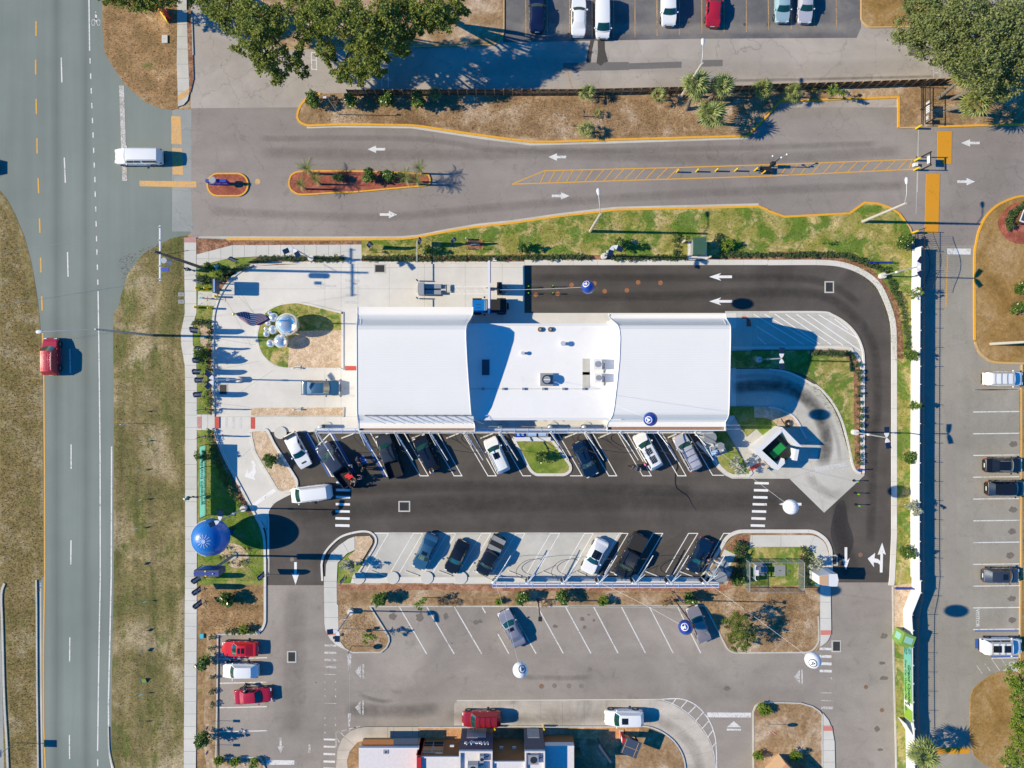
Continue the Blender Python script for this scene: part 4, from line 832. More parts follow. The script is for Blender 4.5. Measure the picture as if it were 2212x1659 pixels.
# side lane bays
for r_,ys in ((2,(50,240,428,615,803,992,1180,1368,1556)),(3,(85,273,460))):
    for y in ys:line(sln,T(3,r_,(1772,y+2),(2170,y-3)),2.2,'mark_white',.034,'bay_line')
for y in (842-829.5+829.5,):line(sln,[(2103,842),(2200,842)],2.2,'mark_white',.034,'bay_line')
line(sln,T(3,3,(1785,474),(2165,474)),2.4,'mark_blue',.034,'bay_line');line(sln,T(3,3,(1925,698),(2160,692)),2.4,'mark_blue',.034,'bay_line');line(sln,T(3,3,(1930,710),(2160,706)),1.8,'mark_white',.038,'bay_line')
for q in (((1797,765),(1850,843)),((1873,757),(1920,820)),((1930,712),(2000,815)),((2015,712),(2065,790))):line(sln,T(3,3,*q),1.8,'mark_white_worn',.034,'bay_line')
poly(sln,T(3,3,(1788,542),(1838,540),(1838,625),(1788,625)),'mark_blue',.034,'accessible_symbol')
poly(sln,T(3,3,(2080,740),(2170,735),(2170,830),(2030,822),(2035,800),(2080,800)),'grey_concrete',.036,'ramp')
# stains, wet trails, seals
def blob(par,x,y,rx,ry,mat,z,n=14,seed=0,name='stain'):
    rr=random.Random(seed+int(x*7+y));pts=[(x+rx*math.cos(2*math.pi*i/n)*rr.uniform(.7,1.15),y+ry*math.sin(2*math.pi*i/n)*rr.uniform(.7,1.15)) for i in range(n)]
    poly(par,cr(pts,True,3),mat,z,name)
plain('stain_soft',C(132,124,116),.9,var=.3)
for c_,r_,x,y,rx,ry in ((1,3,1180,350,35,30),(1,3,1415,360,35,40),(1,3,1640,350,25,30),(1,3,1900,400,30,20),(1,3,1940,390,18,18),(2,3,605,370,22,18),(2,3,662,335,14,8),(2,3,708,382,14,12),(2,3,627,442,17,17),(2,3,372,433,24,14),(3,3,1000,518,32,27),(3,3,985,752,30,14),(3,3,1000,882,38,18),(3,3,940,1320,25,25),(3,3,968,1500,25,12),(1,3,520,920,8,7),(1,3,1692,580,9,8),(2,3,1857,970,30,20)):
    x,y=T(c_,r_,(x,y))[0];blob(slt,x,y,rx/4,ry/4,'stain_soft',.0305)
for c_,r_,x,y in ((2,3,2130,490+0,),):pass
for r_,x,y in ((2,2120,520),(2,2115,1085),(2,2110,1275),(2,2090,1480),(3,2105,195),(3,2110,382)):
    x,y=T(3,r_,(x,y))[0];blob(sln,x,y,9,7,'stain_soft',.0325)
for q in (((680,340),(712,340),(690,440),(680,540),(640,540),(655,440)),((740,340),(800,345),(802,430),(830,535),(800,540),(768,570),(730,545),(742,440))):poly(OB['upper_bays'],T(2,0,*q),'stain_wet',.0345,'wet_trail')
pts=T(2,2,(1425,640),(1432,720),(1412,770),(1412,860),(1425,900),(1470,935),(1505,955),(1530,985),(1550,1030),(1592,1092))
mb=MB();wd=[3.2,3.5,2.6,2.6,3.0,3.0,2.6,2.2,1.6,.6]
L_=[offs(pts,w_/2)[i] for i,w_ in enumerate(wd)];R_=[offs(pts,-w_/2)[i] for i,w_ in enumerate(wd)]
plain('stain_wet_dark',C(40,36,36),.35)
mb.add([(*w2(*p),.0365) for p in L_]+[(*w2(*p),.0365) for p in R_],[(i,i+1,11+i,10+i) for i in range(9)]);o=mb.build('wet_trail','stain_wet_dark',wl);fixup(o)
plain('tyre_film',C(70,66,64),.85,var=.3)
poly(wl,cr(T(3,2,(600,1030),(660,1010),(690,1180),(740,1350),(700,1500),(690,1640),(640,1640),(600,1500),(540,1300),(560,1150)),True,3),'tyre_film',.0345,'tyre_marks')
# soft edged traffic film: ribbon whose strength fades to its edges
def wearmat(name,col,amt):
    m,n,b=newmat(name);at=N(n,'ShaderNodeAttribute');at.attribute_name='fade';tc=N(n,'ShaderNodeTexCoord');f=noise(n,tc.outputs['Object'],.8,5,.65)
    r_=ramp(n,[(.25,.35),(.7,1.0)],f);mu=N(n,'ShaderNodeMath',operation='MULTIPLY');n.links.new(at.outputs['Fac'],mu.inputs[0]);n.links.new(r_.outputs[0],mu.inputs[1]);m2=N(n,'ShaderNodeMath',operation='MULTIPLY');n.links.new(mu.outputs[0],m2.inputs[0]);m2.inputs[1].default_value=amt
    n.links.new(m2.outputs[0],b.inputs['Alpha']);b.inputs['Base Color'].default_value=(*col,1);b.inputs['Roughness'].default_value=.8
wearmat('film_dark',C(52,50,48),.75);wearmat('film_soft',C(112,104,98),.26);wearmat('film_mid',C(84,78,74),.38);wearmat('film_black',C(46,43,42),.36);wearmat('film_pale',C(200,192,182),.45)
def wear(par,path,w,mat,z):
    P=resample(cr(path),8);k=len(P);sh=[-1,-.5,0,.5,1];fa=[0,.75,1,.75,0];vs=[];at=[]
    for j,s_ in enumerate(sh):
        for i,q in enumerate(wp(offs(P,s_*w/2))):vs.append((*q,z));at.append(fa[j]*min(1,i/2.5,(k-1-i)/2.5))
    mb=MB();mb.add(vs,[(j*k+i,j*k+i+1,(j+1)*k+i+1,(j+1)*k+i) for j in range(4) for i in range(k-1)]);o=mb.build('traffic_film',mat,par);fixup(o)
    a_=o.data.attributes.new('fade','FLOAT','POINT');a_.data.foreach_set('value',at)
wear(ea,[(1580,840),(1640,832),(1700,838),(1742,862),(1772,905),(1785,960),(1775,1010)],34,'film_dark',.0475);wear(ea,[(1580,815),(1660,812),(1720,830),(1770,870),(1805,940),(1815,1000)],12,'film_soft',.0495)
wear(ea,T(3,2,(330,760),(420,880),(560,960),(640,900)),26,'film_soft',.0505)
wear(wl,[(1140,640),(1400,640),(1700,632),(1800,650),(1880,730),(1895,860),(1885,1000),(1880,1180)],26,'film_black',.0352);wear(wl,[(1140,600),(1500,600),(1760,605),(1860,660)],22,'film_black',.0354)
wear(wl,[(620,1110),(800,1100),(1100,1085),(1400,1082),(1690,1082)],52,'film_black',.0356);wear(wl,[(700,1060),(1000,1050),(1500,1060)],30,'film_black',.0358)
wear(wl,T(3,2,(640,990),(620,1200),(680,1450),(750,1640)),40,'film_black',.0362)
wear(dw,[(560,330),(900,335),(1200,332),(1600,345),(1950,325)],30,'film_soft',.0285);wear(dw,[(560,300),(900,300),(1100,325),(1500,322),(1900,310)],16,'film_soft',.0287);wear(dw,[(450,455),(800,470),(1100,445),(1500,418),(1960,400)],24,'film_soft',.0289)
wear(dt,[(960,1548),(1200,1552),(1380,1545),(1450,1570),(1500,1620),(1515,1680)],30,'film_soft',.0455);wear(slt,T(1,3,(750,1150),(1000,1160),(1300,1170),(1600,1140)),36,'film_mid',.0302);wear(slt,T(1,3,(880,1010),(960,1050),(1080,1080),(1190,1075)),12,'film_mid',.0304)
wear(slt,T(2,3,(60,870),(400,880),(720,870)),14,'film_soft',.0306);wear(slt,T(1,3,(330,100),(340,600),(300,1400)),60,'film_soft',.0308);wear(sln,[(2050,860),(2055,1200),(2060,1600)],30,'film_pale',.0315)
wear(OB['upper_lot'],[(1000,150),(1300,140),(1700,150),(2000,140)],40,'film_pale',.0255);wear(OB['upper_bays'],[(1100,60),(1400,62),(1840,60)],30,'film_pale',.0295);wear(OB['upper_lot'],[(1560,175),(1800,170),(2030,165)],8,'film_mid',.0258)
for x,y in ((1465,40),(1590,45),(1640,45),(1730,30),(1895,30)):blob(OB['upper_bays'],x+20,y+8,5,4,'stain_dark',.031)
# iron covers, drains
def disc(par,x,y,r,mat,z,name='manhole_cover'):
    mb=MB().cyl(*w2(x,y),z-.02,z,r/PX,20);return mb.build(name,mat,par)
for c_,r_,x,y,m_ in ((2,3,254,952,'manhole_iron'),(2,3,367,947,'manhole_grey'),(2,3,492,949,'manhole_grey'),(2,3,600,948,'manhole_grey'),(3,3,845,958,'manhole_iron'),(3,3,983,1158,'manhole_iron'),(2,3,670,808,'manhole_grey')):
    x,y=T(c_,r_,(x,y))[0];disc(slt,x,y,5.2 if c_ == 2 and y < 1490 and x > 1150 else 4.6,m_,.034)
for c_,r_,x,y,m_ in ((1,2,313,1515,'manhole_grey'),(3,2,798,1475,'manhole_iron')):
    x,y=T(c_,r_,(x,y))[0];disc(wl,x,y,4.8,m_,.040)
plain('orange_cover',C(176,118,76),.8,var=.3)
for x,y in ((515,803),(800,857),(992,850),(1090,781),(1282,785),(205,887),(394,880),(712,790)):
    x,y=T(2,1,(x,y))[0];disc(wl,x,y,5.0,'orange_cover',.040)
x,y=T(1,0,(15,1570))[0];disc(dw,x,y,6,'mark_orange_worn',.034,'painted_disc')
def grate(x,y,wx,wy,lab):
    """storm drain: concrete collar and a steel grid over a dark pit"""
    r=empty('storm_drain',W(x,y,.0),label=lab,cat='drain',group='storm drain grates')
    a,b=wx/2/PX,wy/2/PX;m=MB()
    for q in ((-a-.16,a+.16,b,b+.16),(-a-.16,a+.16,-b-.16,-b),(-a-.16,-a,-b,b),(a,a+.16,-b,b)):m.box(*q,.0,.065)
    m.build('collar','grey_concrete',r);MB().box(-a,a,-b,b,.0,.048).build('pit','black_plastic',r)
    g=MB();nx=int(2*a/.14);ny=int(2*b/.14)
    for i in range(nx+1):g.box(-a+i*2*a/nx-.006,-a+i*2*a/nx+.006,-b,b,.05,.064)
    for i in range(ny+1):g.box(-a,a,-b+i*2*b/ny-.006,-b+i*2*b/ny+.006,.05,.060)
    g.build('grid','enclosure_floor',r)
for c_,r_,x,y,wx,wy,lab in ((1,1,1071,662,20,15,'steel drain grate in the pale concrete apron near the north walk crossing'),(3,1,528,822,15,20,'drain grate in the dark asphalt bend near the top right kerb'),(1,2,1282,1057,20,18,'drain grate in the middle of the dark lane between the vacuum rows'),(0,2,1930,47,15,20,'drain grate in the loop beside the row of feather flags'),(1,3,310,697,15,20,'drain grate in the grey lot beside the parked white car'),(3,3,590,605,15,20,'drain grate at the worn crossing in the lower right lane'),(3,2,560,1522,15,18,'drain grate set in the kerb beside the south east walk')):
    x,y=T(c_,r_,(x,y))[0];grate(x,y,wx,wy,lab)
# wheel stops of the vacuum bays
stop=MB();stop.add([(-.9,-.10,0),(.9,-.10,0),(.9,.10,0),(-.9,.10,0),(-.88,-.05,.13),(.88,-.05,.13),(.88,.05,.13),(-.88,.05,.13)],[(4,5,6,7),(0,1,5,4),(1,2,6,5),(2,3,7,6),(3,0,4,7)])
sm=stop.mesh('wheel_stop');sm.materials.append(M['concrete'])
for c_,r_,x0,y0,x1,y1 in ((1,2,740,470,852,427),(1,2,1347,470,1458,430),(1,2,1645,470,1753,427),(1,2,1940,470,2050,427),(2,2,457,465,568,420),(2,2,748,467,858,420),(2,2,1345,465,1420,432),(1,2,1000,1613,1115,1655),(1,2,1292,1613,1408,1655),(1,2,1580,1613,1693,1655),(1,2,1882,1615,1935,1635)):
    p,q=T(c_,r_,(x0,y0),(x1,y1));a,b=W(*p),W(*q);c=(a+b)/2;o=bpy.data.objects.new('wheel_stop',sm);COL.objects.link(o)
    o.location=(c.x,c.y,.045);o.rotation_euler=(0,0,math.atan2((b-a).y,(b-a).x));o.scale=((b-a).length/1.8,1,1)
    tag(o,'white concrete wheel stop at the head of a vacuum bay','wheel stop','wheel stops of the vacuum bays')
for c,(x0,y0,x1,y1) in ((CR,(465,635,640,702)),(CR,(935,637,1115,705)),(CR,(1405,640,1530,695)),(CR,(1870,640,1960,672))):
    p,q=CR(1900,2100,.28933,(x0,y0),(x1,y1));a,b=W(*p),W(*q);c=(a+b)/2;o=bpy.data.objects.new('wheel_stop',sm);COL.objects.link(o)
    o.location=(c.x,c.y,.045);o.rotation_euler=(0,0,math.atan2((b-a).y,(b-a).x));o.scale=((b-a).length/1.8,1,1);tag(o,'white concrete wheel stop at the head of a vacuum bay','wheel stop','wheel stops of the vacuum bays')
for x0,y0,x1,y1 in ((197,500,330,552),(538,503,668,552)):
    p,q=c5((x0,y0),(x1,y1));a,b=W(*p),W(*q);c=(a+b)/2;o=bpy.data.objects.new('wheel_stop',sm);COL.objects.link(o)
    o.location=(c.x,c.y,.045);o.rotation_euler=(0,0,math.atan2((b-a).y,(b-a).x));o.scale=((b-a).length/1.8,1,1);tag(o,'white concrete wheel stop at the head of a vacuum bay','wheel stop','wheel stops of the vacuum bays')

# ============================================================= CAR WASH BUILDING
def gpt(x,y,h):p=G(x,y,h);a,b=w2(*p);return (a,b,h)
wash=empty('car_wash_building',W(1200,800),label='long white car wash building with two raised curved roofs and a flat middle roof',cat='building')
wl0=wash.location
def rel(p):return (p[0]-wl0.x,p[1]-wl0.y,p[2])
def wing(name,prof,left,right,mat,n=40):
    """curved roof lofted along its north-south profile; left/right give the side edges"""
    def fn(u,v):
        s=v*(len(prof)-1);i=min(int(s),len(prof)-2);t=s-i
        y=prof[i][0]*(1-t)+prof[i+1][0]*t;h=prof[i][1]*(1-t)+prof[i+1][1]*t
        xl=left[i]*(1-t)+left[i+1]*t;xr=right[i]*(1-t)+right[i+1]*t
        return rel(gpt(xl+(xr-xl)*u,y,h))
    return MB().grid(fn,n,(len(prof)-1)*3)
# profile rows: (image y, height), with image x of both side edges
PL=[(663,4.6),(668,4.55),(677,4.5),(680,4.55),(690,5.4),(697,6.9),(703,8.2),(712,8.6),(730,8.55),(780,8.0),(830,7.35),(880,6.65),(896,6.3),(904,5.6),(909,4.9),(914,4.6),(919,4.6),(925,4.7)]
LL=[772,772,772,772,772,771,770.5,770.5,770.5,770.8,771,771.2,771.6,772.5,773.5,774.5,774.5,774.5]
LR=[1022,1022,1021.5,1021,1016,1011,1008,1006.5,1006.5,1009,1012.5,1016.5,1018,1020,1022,1024.5,1025.5,1026]
PR=[(676.5,4.6),(678,4.55),(684,4.5),(688,4.55),(693,5.4),(698,6.9),(703,8.2),(711,8.6),(730,8.55),(780,8.0),(830,7.35),(880,6.65),(895,6.3),(903,5.6),(908,4.9),(912,4.6),(917,4.6),(922,4.7)]
RL=[1315,1315,1316,1318,1324,1330,1335,1338,1340,1338,1333,1327,1324,1320,1317,1313,1312,1311]
RR=[1568,1568,1568.5,1569,1572,1575,1578,1578.5,1578.5,1577.5,1576.5,1575.5,1574.5,1572,1569,1567,1567,1567]
def wing_parts(P,L,R_,nm):
    rf=wing('roof',P,L,R_,'seam_roof').build('roof','seam_roof',wash,smooth=40)
    rf['label']=nm
    # gable walls under both side edges, down to the ground
    for E_,inset in ((L,.35),(R_,-.35)):
        m=MB();top=[]
        for (y,h),x in zip(P[3:],E_[3:]):
            p=rel(gpt(x,y,h));top.append((p[0]+inset,p[1],p[2]-.04))
        k=len(top);m.add(top+[(p[0],p[1],.05) for p in top],[(i,i+1,k+i+1,k+i) for i in range(k-1)]+[(i+1,i,k+i,k+i+1) for i in range(k-1)][:0])
        w_=m.build('gable_wall','white_metal',wash);sl_=w_.modifiers.new('thick','SOLIDIFY');sl_.thickness=.2;sl_.offset=0
        q=MB();q.tube([rel(gpt(x,y,h+.02)) for (y,h),x in zip(P,E_)],.05,8);q.build('edge_trim','white_metal',wash,smooth=60)
    # long walls north and south, and the gutters beyond the lips
    for k_,dy in ((5,0),(-4,0)):
        y,h=P[k_];a=rel(gpt(L[k_]+3,y,h));b=rel(gpt(R_[k_]-3,y,h));s_=-.3 if k_ == 5 else .3
        MB().box(a[0],b[0],a[1]+s_-.1,a[1]+s_+.1,.05,h-.25).build('side_wall','white_metal',wash)
wing_parts(PL,LL,LR,'west roof wing with the steel frame row along its south edge')
wing_parts(PR,RL,RR,'east roof wing shading the exit lane')
# gutters: a trough with a raised outer rim beyond each lip
def gutter(x0,x1,yin,yout,h,floor):
    a=rel(gpt(x0,yin,h));b=rel(gpt(x1,yout,h));y0,y1=sorted((a[1],b[1]))
    g=MB();g.box(a[0],b[0],y0,y1,h-.35,h-.28);g.build('gutter_floor',floor,wash)
    o_=MB();oy=b[1];s_=.12 if oy > a[1] else -.12
    o_.box(a[0]-.12,b[0]+.12,min(oy,oy+s_),max(oy,oy+s_),h-.5,h+.05);o_.box(a[0]-.12,a[0],y0,y1,h-.5,h+.02);o_.box(b[0],b[0]+.12,y0,y1,h-.5,h+.02)
    o_.build('gutter_rim','white_metal',wash)
plain('gutter_brown',C(176,140,120),.8,var=.25)
gutter(776,1024,925.6,930,4.6,'gutter_brown');gutter(1313,1566,922.6,928.5,4.6,'gutter_brown');gutter(1317,1567,682,679,4.6,'gutter_brown')
# flat middle roof with parapets
HC=5.2
mid=[gpt(1000,704,HC),gpt(1342,704,HC),gpt(1330,902,HC),gpt(1010,902,HC)]
x0,x1=rel(mid[0])[0],rel(mid[1])[0];y1,y0=rel(mid[0])[1],rel(mid[3])[1]
MB().box(x0,x1,y0,y1,HC-.3,HC).build('flat_roof','membrane_roof',wash)
for q in ((y1-.5,y1-.25),(y0+.25,y0+.5)):MB().box(x0+.6,x1-.6,*q,.05,HC-.3).build('main_wall','white_metal',wash)
MB().box(x0,x1,y1,y1+.28,HC-.5,HC+.12).build('parapet','white_metal',wash)
MB().box(x0,x1,y0-.30,y0,HC-.5,HC+.12).build('parapet','white_metal',wash)
# row of small steel frames on the west wing
fr=[]
fm=MB();fm.tube([(0,0,0),(0,0,.75)],.035,5);fm.tube([(0,0,.75),(2.3,-1.0,.05)],.03,5);fm.tube([(0,0,.72),(1.15,-.1,0)],.03,5)
fme=fm.mesh('roof_frame');fme.materials.append(M['grey_metal'])
pl=MB().box(-.75,.75,-.28,.28,0,.14).mesh('frame_plate');pl.materials.append(M['white_metal'])
for i in range(11):
    x,y=T(1,2,(950+i*84.2,268))[0];p=rel(gpt(x,y,6.25))
    o=mobj('roof_frame',fme,None,wash,p)
    x,y=T(1,2,(985+i*84,295))[0];p=rel(gpt(x,y,6.05));o=mobj('frame_plate',pl,None,wash,p);o.rotation_euler=(R(28),0,0)
# roof equipment on the flat roof (own things)
def rg(x,y,h=HC):return WG(x,y,h,h)
def rooftop(name,lab,cat,x,y,z=HC,rz=0,**kw):return empty(name,WG(x,y,z,z),rz,label=lab,cat=cat,**kw)
for x,y in T(2,1,(243,1188),(331,1188)):
    r=rooftop('roof_vent','round rusty roof vent near the north edge of the flat roof, %s of two' % ('left' if x < 1176 else 'right'),'vent',x,y)
    MB().cyl(0,0,0,.25,.28,16).build('vent_base','fence_wood',r);MB().cyl(0,0,.25,.34,.15,12).build('vent_cap','grey_metal',r)
for x,y,l in ((1215,742.5,'larger'),(1129,763,'smaller')):
    r=rooftop('exhaust_pipe','low steel exhaust pipe lying on the flat roof, the %s one' % l,'pipe',x,y);s_=1.2 if l == 'larger' else .9
    MB().tube([(0,0,0),(0,0,.5*s_)],.16*s_,12).tube([(0,0,.5*s_),(0,0,.6*s_)],.25*s_,12).build('stack','chrome',r);MB().tube([(0,0,.08),(.4,0,.08)],.12*s_,10).build('elbow','grey_metal',r)
def hvac(x,y,lab,w=.9,d=1.1,h=1.0):
    r=rooftop('air_conditioner',lab,'air conditioner',x,y)
    MB().box(-w/2,w/2,-d/2,d/2,.12,h).build('cabinet','white_metal',r);MB().box(w/2,w/2+.03,-d/2+.08,d/2-.08,.2,h-.1).build('grille','black_plastic',r)
    MB().cyl(0,0,h,h+.05,min(w,d)*.38,20).build('fan_guard','grey_metal',r);[MB().box(-w/2,w/2,q,q+.1,0,.12).build('foot','grey_metal',r) for q in (-d/2+.1,d/2-.2)]
    MB().tube([(w/2,.2,.3),(w/2+.35,.1,.25),(w/2+.35,-d*.9,.05)],.05,6).build('refrigerant_line','black_plastic',r)
x,y=T(2,1,(733,1488))[0];hvac(x,y,'white air conditioner on the flat roof, upper of the pair',.95,1.15,1.0)
x,y=T(2,1,(738,1605))[0];hvac(x,y,'white air conditioner on the flat roof, lower of the pair',.85,1.0,.95)
r=rooftop('roof_fan','square rooftop extractor fan with a round dark hood in the middle of the flat roof','fan',*T(2,1,(298,1620))[0])
MB().box(-.75,.75,-.75,.75,0,.45).build('curb','grey_metal',r);MB().cyl(0,0,.45,1.0,.55,24).build('hood','iron_black',r,smooth=40);MB().cyl(0,0,1.0,1.04,.42,24).build('cap','grey_metal',r);MB().box(-.35,.35,-.06,.06,1.04,1.07).build('handle','white_metal',r)
for q,nm in ((T(2,1,(640,1510))[0],'upper'),(T(2,1,(640,1625))[0],'lower')):
    r=rooftop('walk_pad','grey walkway pad beside the air conditioners, %s one' % nm,'mat',*q);MB().box(-.42,.42,-.95,.95,0,.03).build('mat','grey_concrete',r)
r=rooftop('roof_hatch','dark roof hatch lying in the blue shade on the flat roof','hatch',*T(1,1,(1985,1515))[0]);MB().box(-.45,.45,-.92,.92,0,.2).build('curb','grey_metal',r);MB().box(-.43,.43,-.90,.90,.2,.25).build('lid','wall_slate',r)
r=rooftop('conduit_line','thin conduit run with small junction boxes across the flat roof','conduit',*T(2,2,(200,42))[0])
MB().tube([(-9.5,0,.08),(7.5,0,.08)],.03,6).build('conduit','grey_metal',r)
for i in range(7):MB().box(-8.6+i*2.35,-8.3+i*2.35,-.14,.14,0,.28).build('junction_box','grey_metal',r)
MB().tube([(-9.5,0,.08),(-9.5,0,.05)],.03,6)

# ============================================================= GANTRY, PAY LANES
r=empty('clearance_gantry',W(1057,621),label='white clearance gantry with blue edge spanning both entry lanes',cat='gantry')
gl=r.location
def gbar(x0,x1,y0,y1,z0,z1,nm,mat):
    a,b=WG(x0,y0,z1),WG(x1,y1,z1);MB().box(a.x-gl.x,b.x-gl.x,b.y-gl.y,a.y-gl.y,z0,z1).build(nm,mat,r)
gbar(1053.8,1058.5,563,677,2.75,3.25,'beam','white_paint');gbar(1059,1060.2,563.5,610,2.72,3.2,'blue_band','sign_blue');gbar(1059,1060.2,628,677,2.72,3.2,'blue_band','sign_blue')
MB().cyl(.0,-.2,.04,2.75,.12,14).build('post','white_metal',r);MB().cyl(0,-.2,.04,.4,.22,14).build('base_collar','grey_concrete',r)
# pay island
ip=T(1,1,(1500,846))[0];r=empty('pay_island',W(*ip),label='rounded concrete island between the entry lanes carrying the barrier kiosk',cat='island')
il=r.location;pts=[(p[0]-il.x,p[1]-il.y) for p in wp(rrect(897,617.5,956,635,8.5))]
MB().prism(pts,.04,.2).build('kerb','concrete',r)
kx,ky=T(1,1,(1430,846))[0]
r=empty('barrier_machine',W(kx+2,ky,.2),label='grey barrier machine with two long lowered arms at the apron',cat='barrier')
MB().box(-.35,.35,-.75,.75,0,1.25).build('cabinet','grey_metal',r);MB().box(-.4,-.36,-.5,.5,.3,1.1).build('panel','black_plastic',r)
MB().box(.3,2.4,-.62,-.1,0,.5).box(.3,2.4,.1,.62,0,.5).build('side_box','grey_metal',r)
for s_ in (1,-1):
    a=MB().box(-.55,-.49,s_*1.2,s_*5.9,1.0,1.1);a.build('arm','white_metal',r);MB().cyl(-.55,s_*1.1,0,1.15,.09,10).build('arm_post','iron_black',r)
kx,ky=T(1,1,(2105,845))[0]
r=empty('pay_kiosk',W(kx,ky,.05),label='dark pay kiosk head on a post right of the clearance gantry',cat='kiosk')
MB().box(-.3,.3,-.7,.7,0,1.9).build('cabinet','iron_black',r);MB().box(-.32,-.3,-.4,.4,1.0,1.7).build('screen','glass_blue',r);MB().tube([(-.2,.0,1.8),(-1.6,0,1.9)],.05,6).build('sensor_arm','iron_black',r)
for i,(x,y) in enumerate(T(1,1,(1630,836),(1667,836),(2163,815),(2163,878))):
    r=empty('concrete_block' if i < 2 else 'bollard',W(x,y,.05),label=['square concrete block beside the pay island, left one','square concrete block beside the pay island, right one','pale post by the dark kiosk, upper one','pale post by the dark kiosk, lower one'][i],cat='block' if i < 2 else 'bollard')
    if i < 2:MB().box(-.3,.3,-.5,.5,0,.25).build('block','grey_concrete',r);MB().box(-.2,.2,-.35,.35,.25,.32).build('cap','walk_concrete',r)
    else:MB().cyl(0,0,0,1.0,.12,12).build('post','grey_metal',r);MB().sphere((0,0,1.0),.12,12,6).build('dome','grey_metal',r)
def simple_sign(loc,z0,w,h,mat,lab,cat='sign',rz=0,txt=None,tmat='banner_white',tsize=.3,post='grey_metal',tilt=0,th=.05,name='sign',group=None):
    r=empty(name,loc,rz,label=lab,cat=cat,group=group)
    MB().tube([(0,0,0),(0,0,z0+h*.9)],.04,8).build('post',post,r)
    m=Matrix.Rotation(tilt,4,'X');MB().box(-w/2,w/2,-.06-th,-.06,z0,z0+h,m).build('panel',mat,r)
    if txt:text('lettering',txt,tsize,tmat,r,m @ Matrix.Translation((0,-.065-th,z0+h/2)) @ Matrix.Rotation(R(90),4,'X'))
    return r
# green flexible delineators
def delineator(x,y,lab,grp):
    r=empty('flexible_post',W(x,y,.05),label=lab,cat='post',group=grp)
    MB().cyl(0,0,0,.06,.16,12).build('base','rubber',r);MB().cyl(0,0,.06,.85,.045,10).build('tube','black_plastic',r);MB().cyl(0,0,.85,1.15,.075,10).build('sleeve','lime_green',r)
for x,y in T(2,1,(140,822),(348,819),(140,881),(348,880)):delineator(x,y,'thin black post with lime sleeve in the dark entry lane','lime sleeved posts of the entry lane')
for (x,y),l in zip(T(3,2,(738,833),(746,940),(752,1040)),('upper','middle','lower')):delineator(x,y,'lime flexible post at the tip of the exit apron, %s of three' % l,'lime posts at the exit apron')
# yellow bollards
bx=lambda *p:CR(700,900,.23147,*p)
for (x,y),l in zip(bx((425,1105),(575,1105),(725,1128),(750,1245),(405,1430),(635,1445)),('left of the upper three','middle of the upper three','right of the upper three','the single one by the parked bicycle','left of the lower two','right of the lower two')):
    r=empty('yellow_bollard',W(x,y,.13),label='yellow pipe bollard at the bicycle pad, %s' % l,cat='bollard',group='yellow bollards round the bicycle pad')
    MB().cyl(0,0,0,.95,.13,14).build('post','bright_yellow',r,smooth=50);MB().sphere((0,0,.95),.13,14,6).build('cap','bright_yellow',r,smooth=60)
r=tag(MB().prism([(p[0],p[1]) for p in wp(bx((412,1145),(745,1160),(700,1400),(402,1388)))],.10,.15).build('bicycle_pad','walk_concrete'),kind='structure')

# ============================================================= LAMPS AND POLES
def solar_lamp(x,y,hx,hy,lab,h=7.4,heads='twin',open_=60):
    """round concrete foot, pole, twin flat solar heads pointing away from each other"""
    base=W(x,y,.12);r=empty('solar_lamp',base,label=lab,cat='lamp',group='tall lamps with twin flat heads')
    MB().cyl(0,0,0,.7,.36,24).build('foot','concrete',r,smooth=40);MB().tube([(0,0,.6),(0,0,h)],[.085,.07],12).build('pole','grey_metal',r,smooth=60)
    MB().box(-.12,.12,-.12,.12,h*.45,h*.45+.35).build('control_box','white_metal',r)
    ang=math.atan2(hy,hx)
    for s_ in (-1,1):
        m=Matrix.Translation((0,0,h-.05)) @ Matrix.Rotation(ang+s_*R(open_),4,'Z') @ Matrix.Rotation(R(-4),4,'Y')
        q=MB();vs=[(.06,-.05,0),(.3,-.2,0),(.55,-.26,0),(.55,.26,0),(.3,.2,0),(.06,.05,0)]
        q.add([m @ Vector((a,b,.10)) for a,b,_ in vs]+[m @ Vector((a,b,0)) for a,b,_ in vs],[(0,1,2,3,4,5),(11,10,9,8,7,6)]+[(i,i+6,(i+1)%6+6,(i+1)%6) for i in range(6)]);q.build('head','white_metal',r)
        MB().box(.56,1.25,-.29,.29,.02,.09,m).build('solar_panel','solar_panel',r)
    return r
SL=[(674.75,559.75,-.3,-1,'twin headed solar lamp at the hedge by the north walk'),(1303.5,554.75,.4,-.9,'twin headed solar lamp in the hedge left of the green cabinet'),(1901.5,597,1,.0,'twin headed solar lamp at the top right bend by the white fence'),
      (1842.75,933,1,.1,'twin headed solar lamp at the hedge right of the exit lane'),(529.5,1097,-.8,.6,'twin headed solar lamp above the big blue inflatable'),(518,819.5,-1,0,'twin headed solar lamp among the feather flags')]
for i,(x,y,hx,hy,l) in enumerate(SL):solar_lamp(x,y,hx,hy,l,open_=(50,40,60,90,60,48)[i] if i != 3 else 86)
x,y=T(2,1,(2118,1449))[0];solar_lamp(x,y,1,0,'twin headed solar lamp standing in the shade east of the building',open_=88)
x,y=T(1,3,(825,297))[0];r_=solar_lamp(x,y,-.2,-.2,'lamp on the south west island beside the stop sign',h=6.6,open_=40)
x,y=T(2,3,(222,200))[0]
r=empty('post_lamp',W(x,y,.12),label='dark lamp post in the planted strip above the parking bays',cat='lamp')
MB().cyl(0,0,0,.25,.22,14).build('foot','iron_black',r);MB().tube([(0,0,.2),(0,0,6.3)],.07,10).build('pole','iron_black',r);MB().box(-.22,.22,-.4,.1,6.25,6.4).build('head','iron_black',r)
x,y=T(2,3,(1405,205))[0]
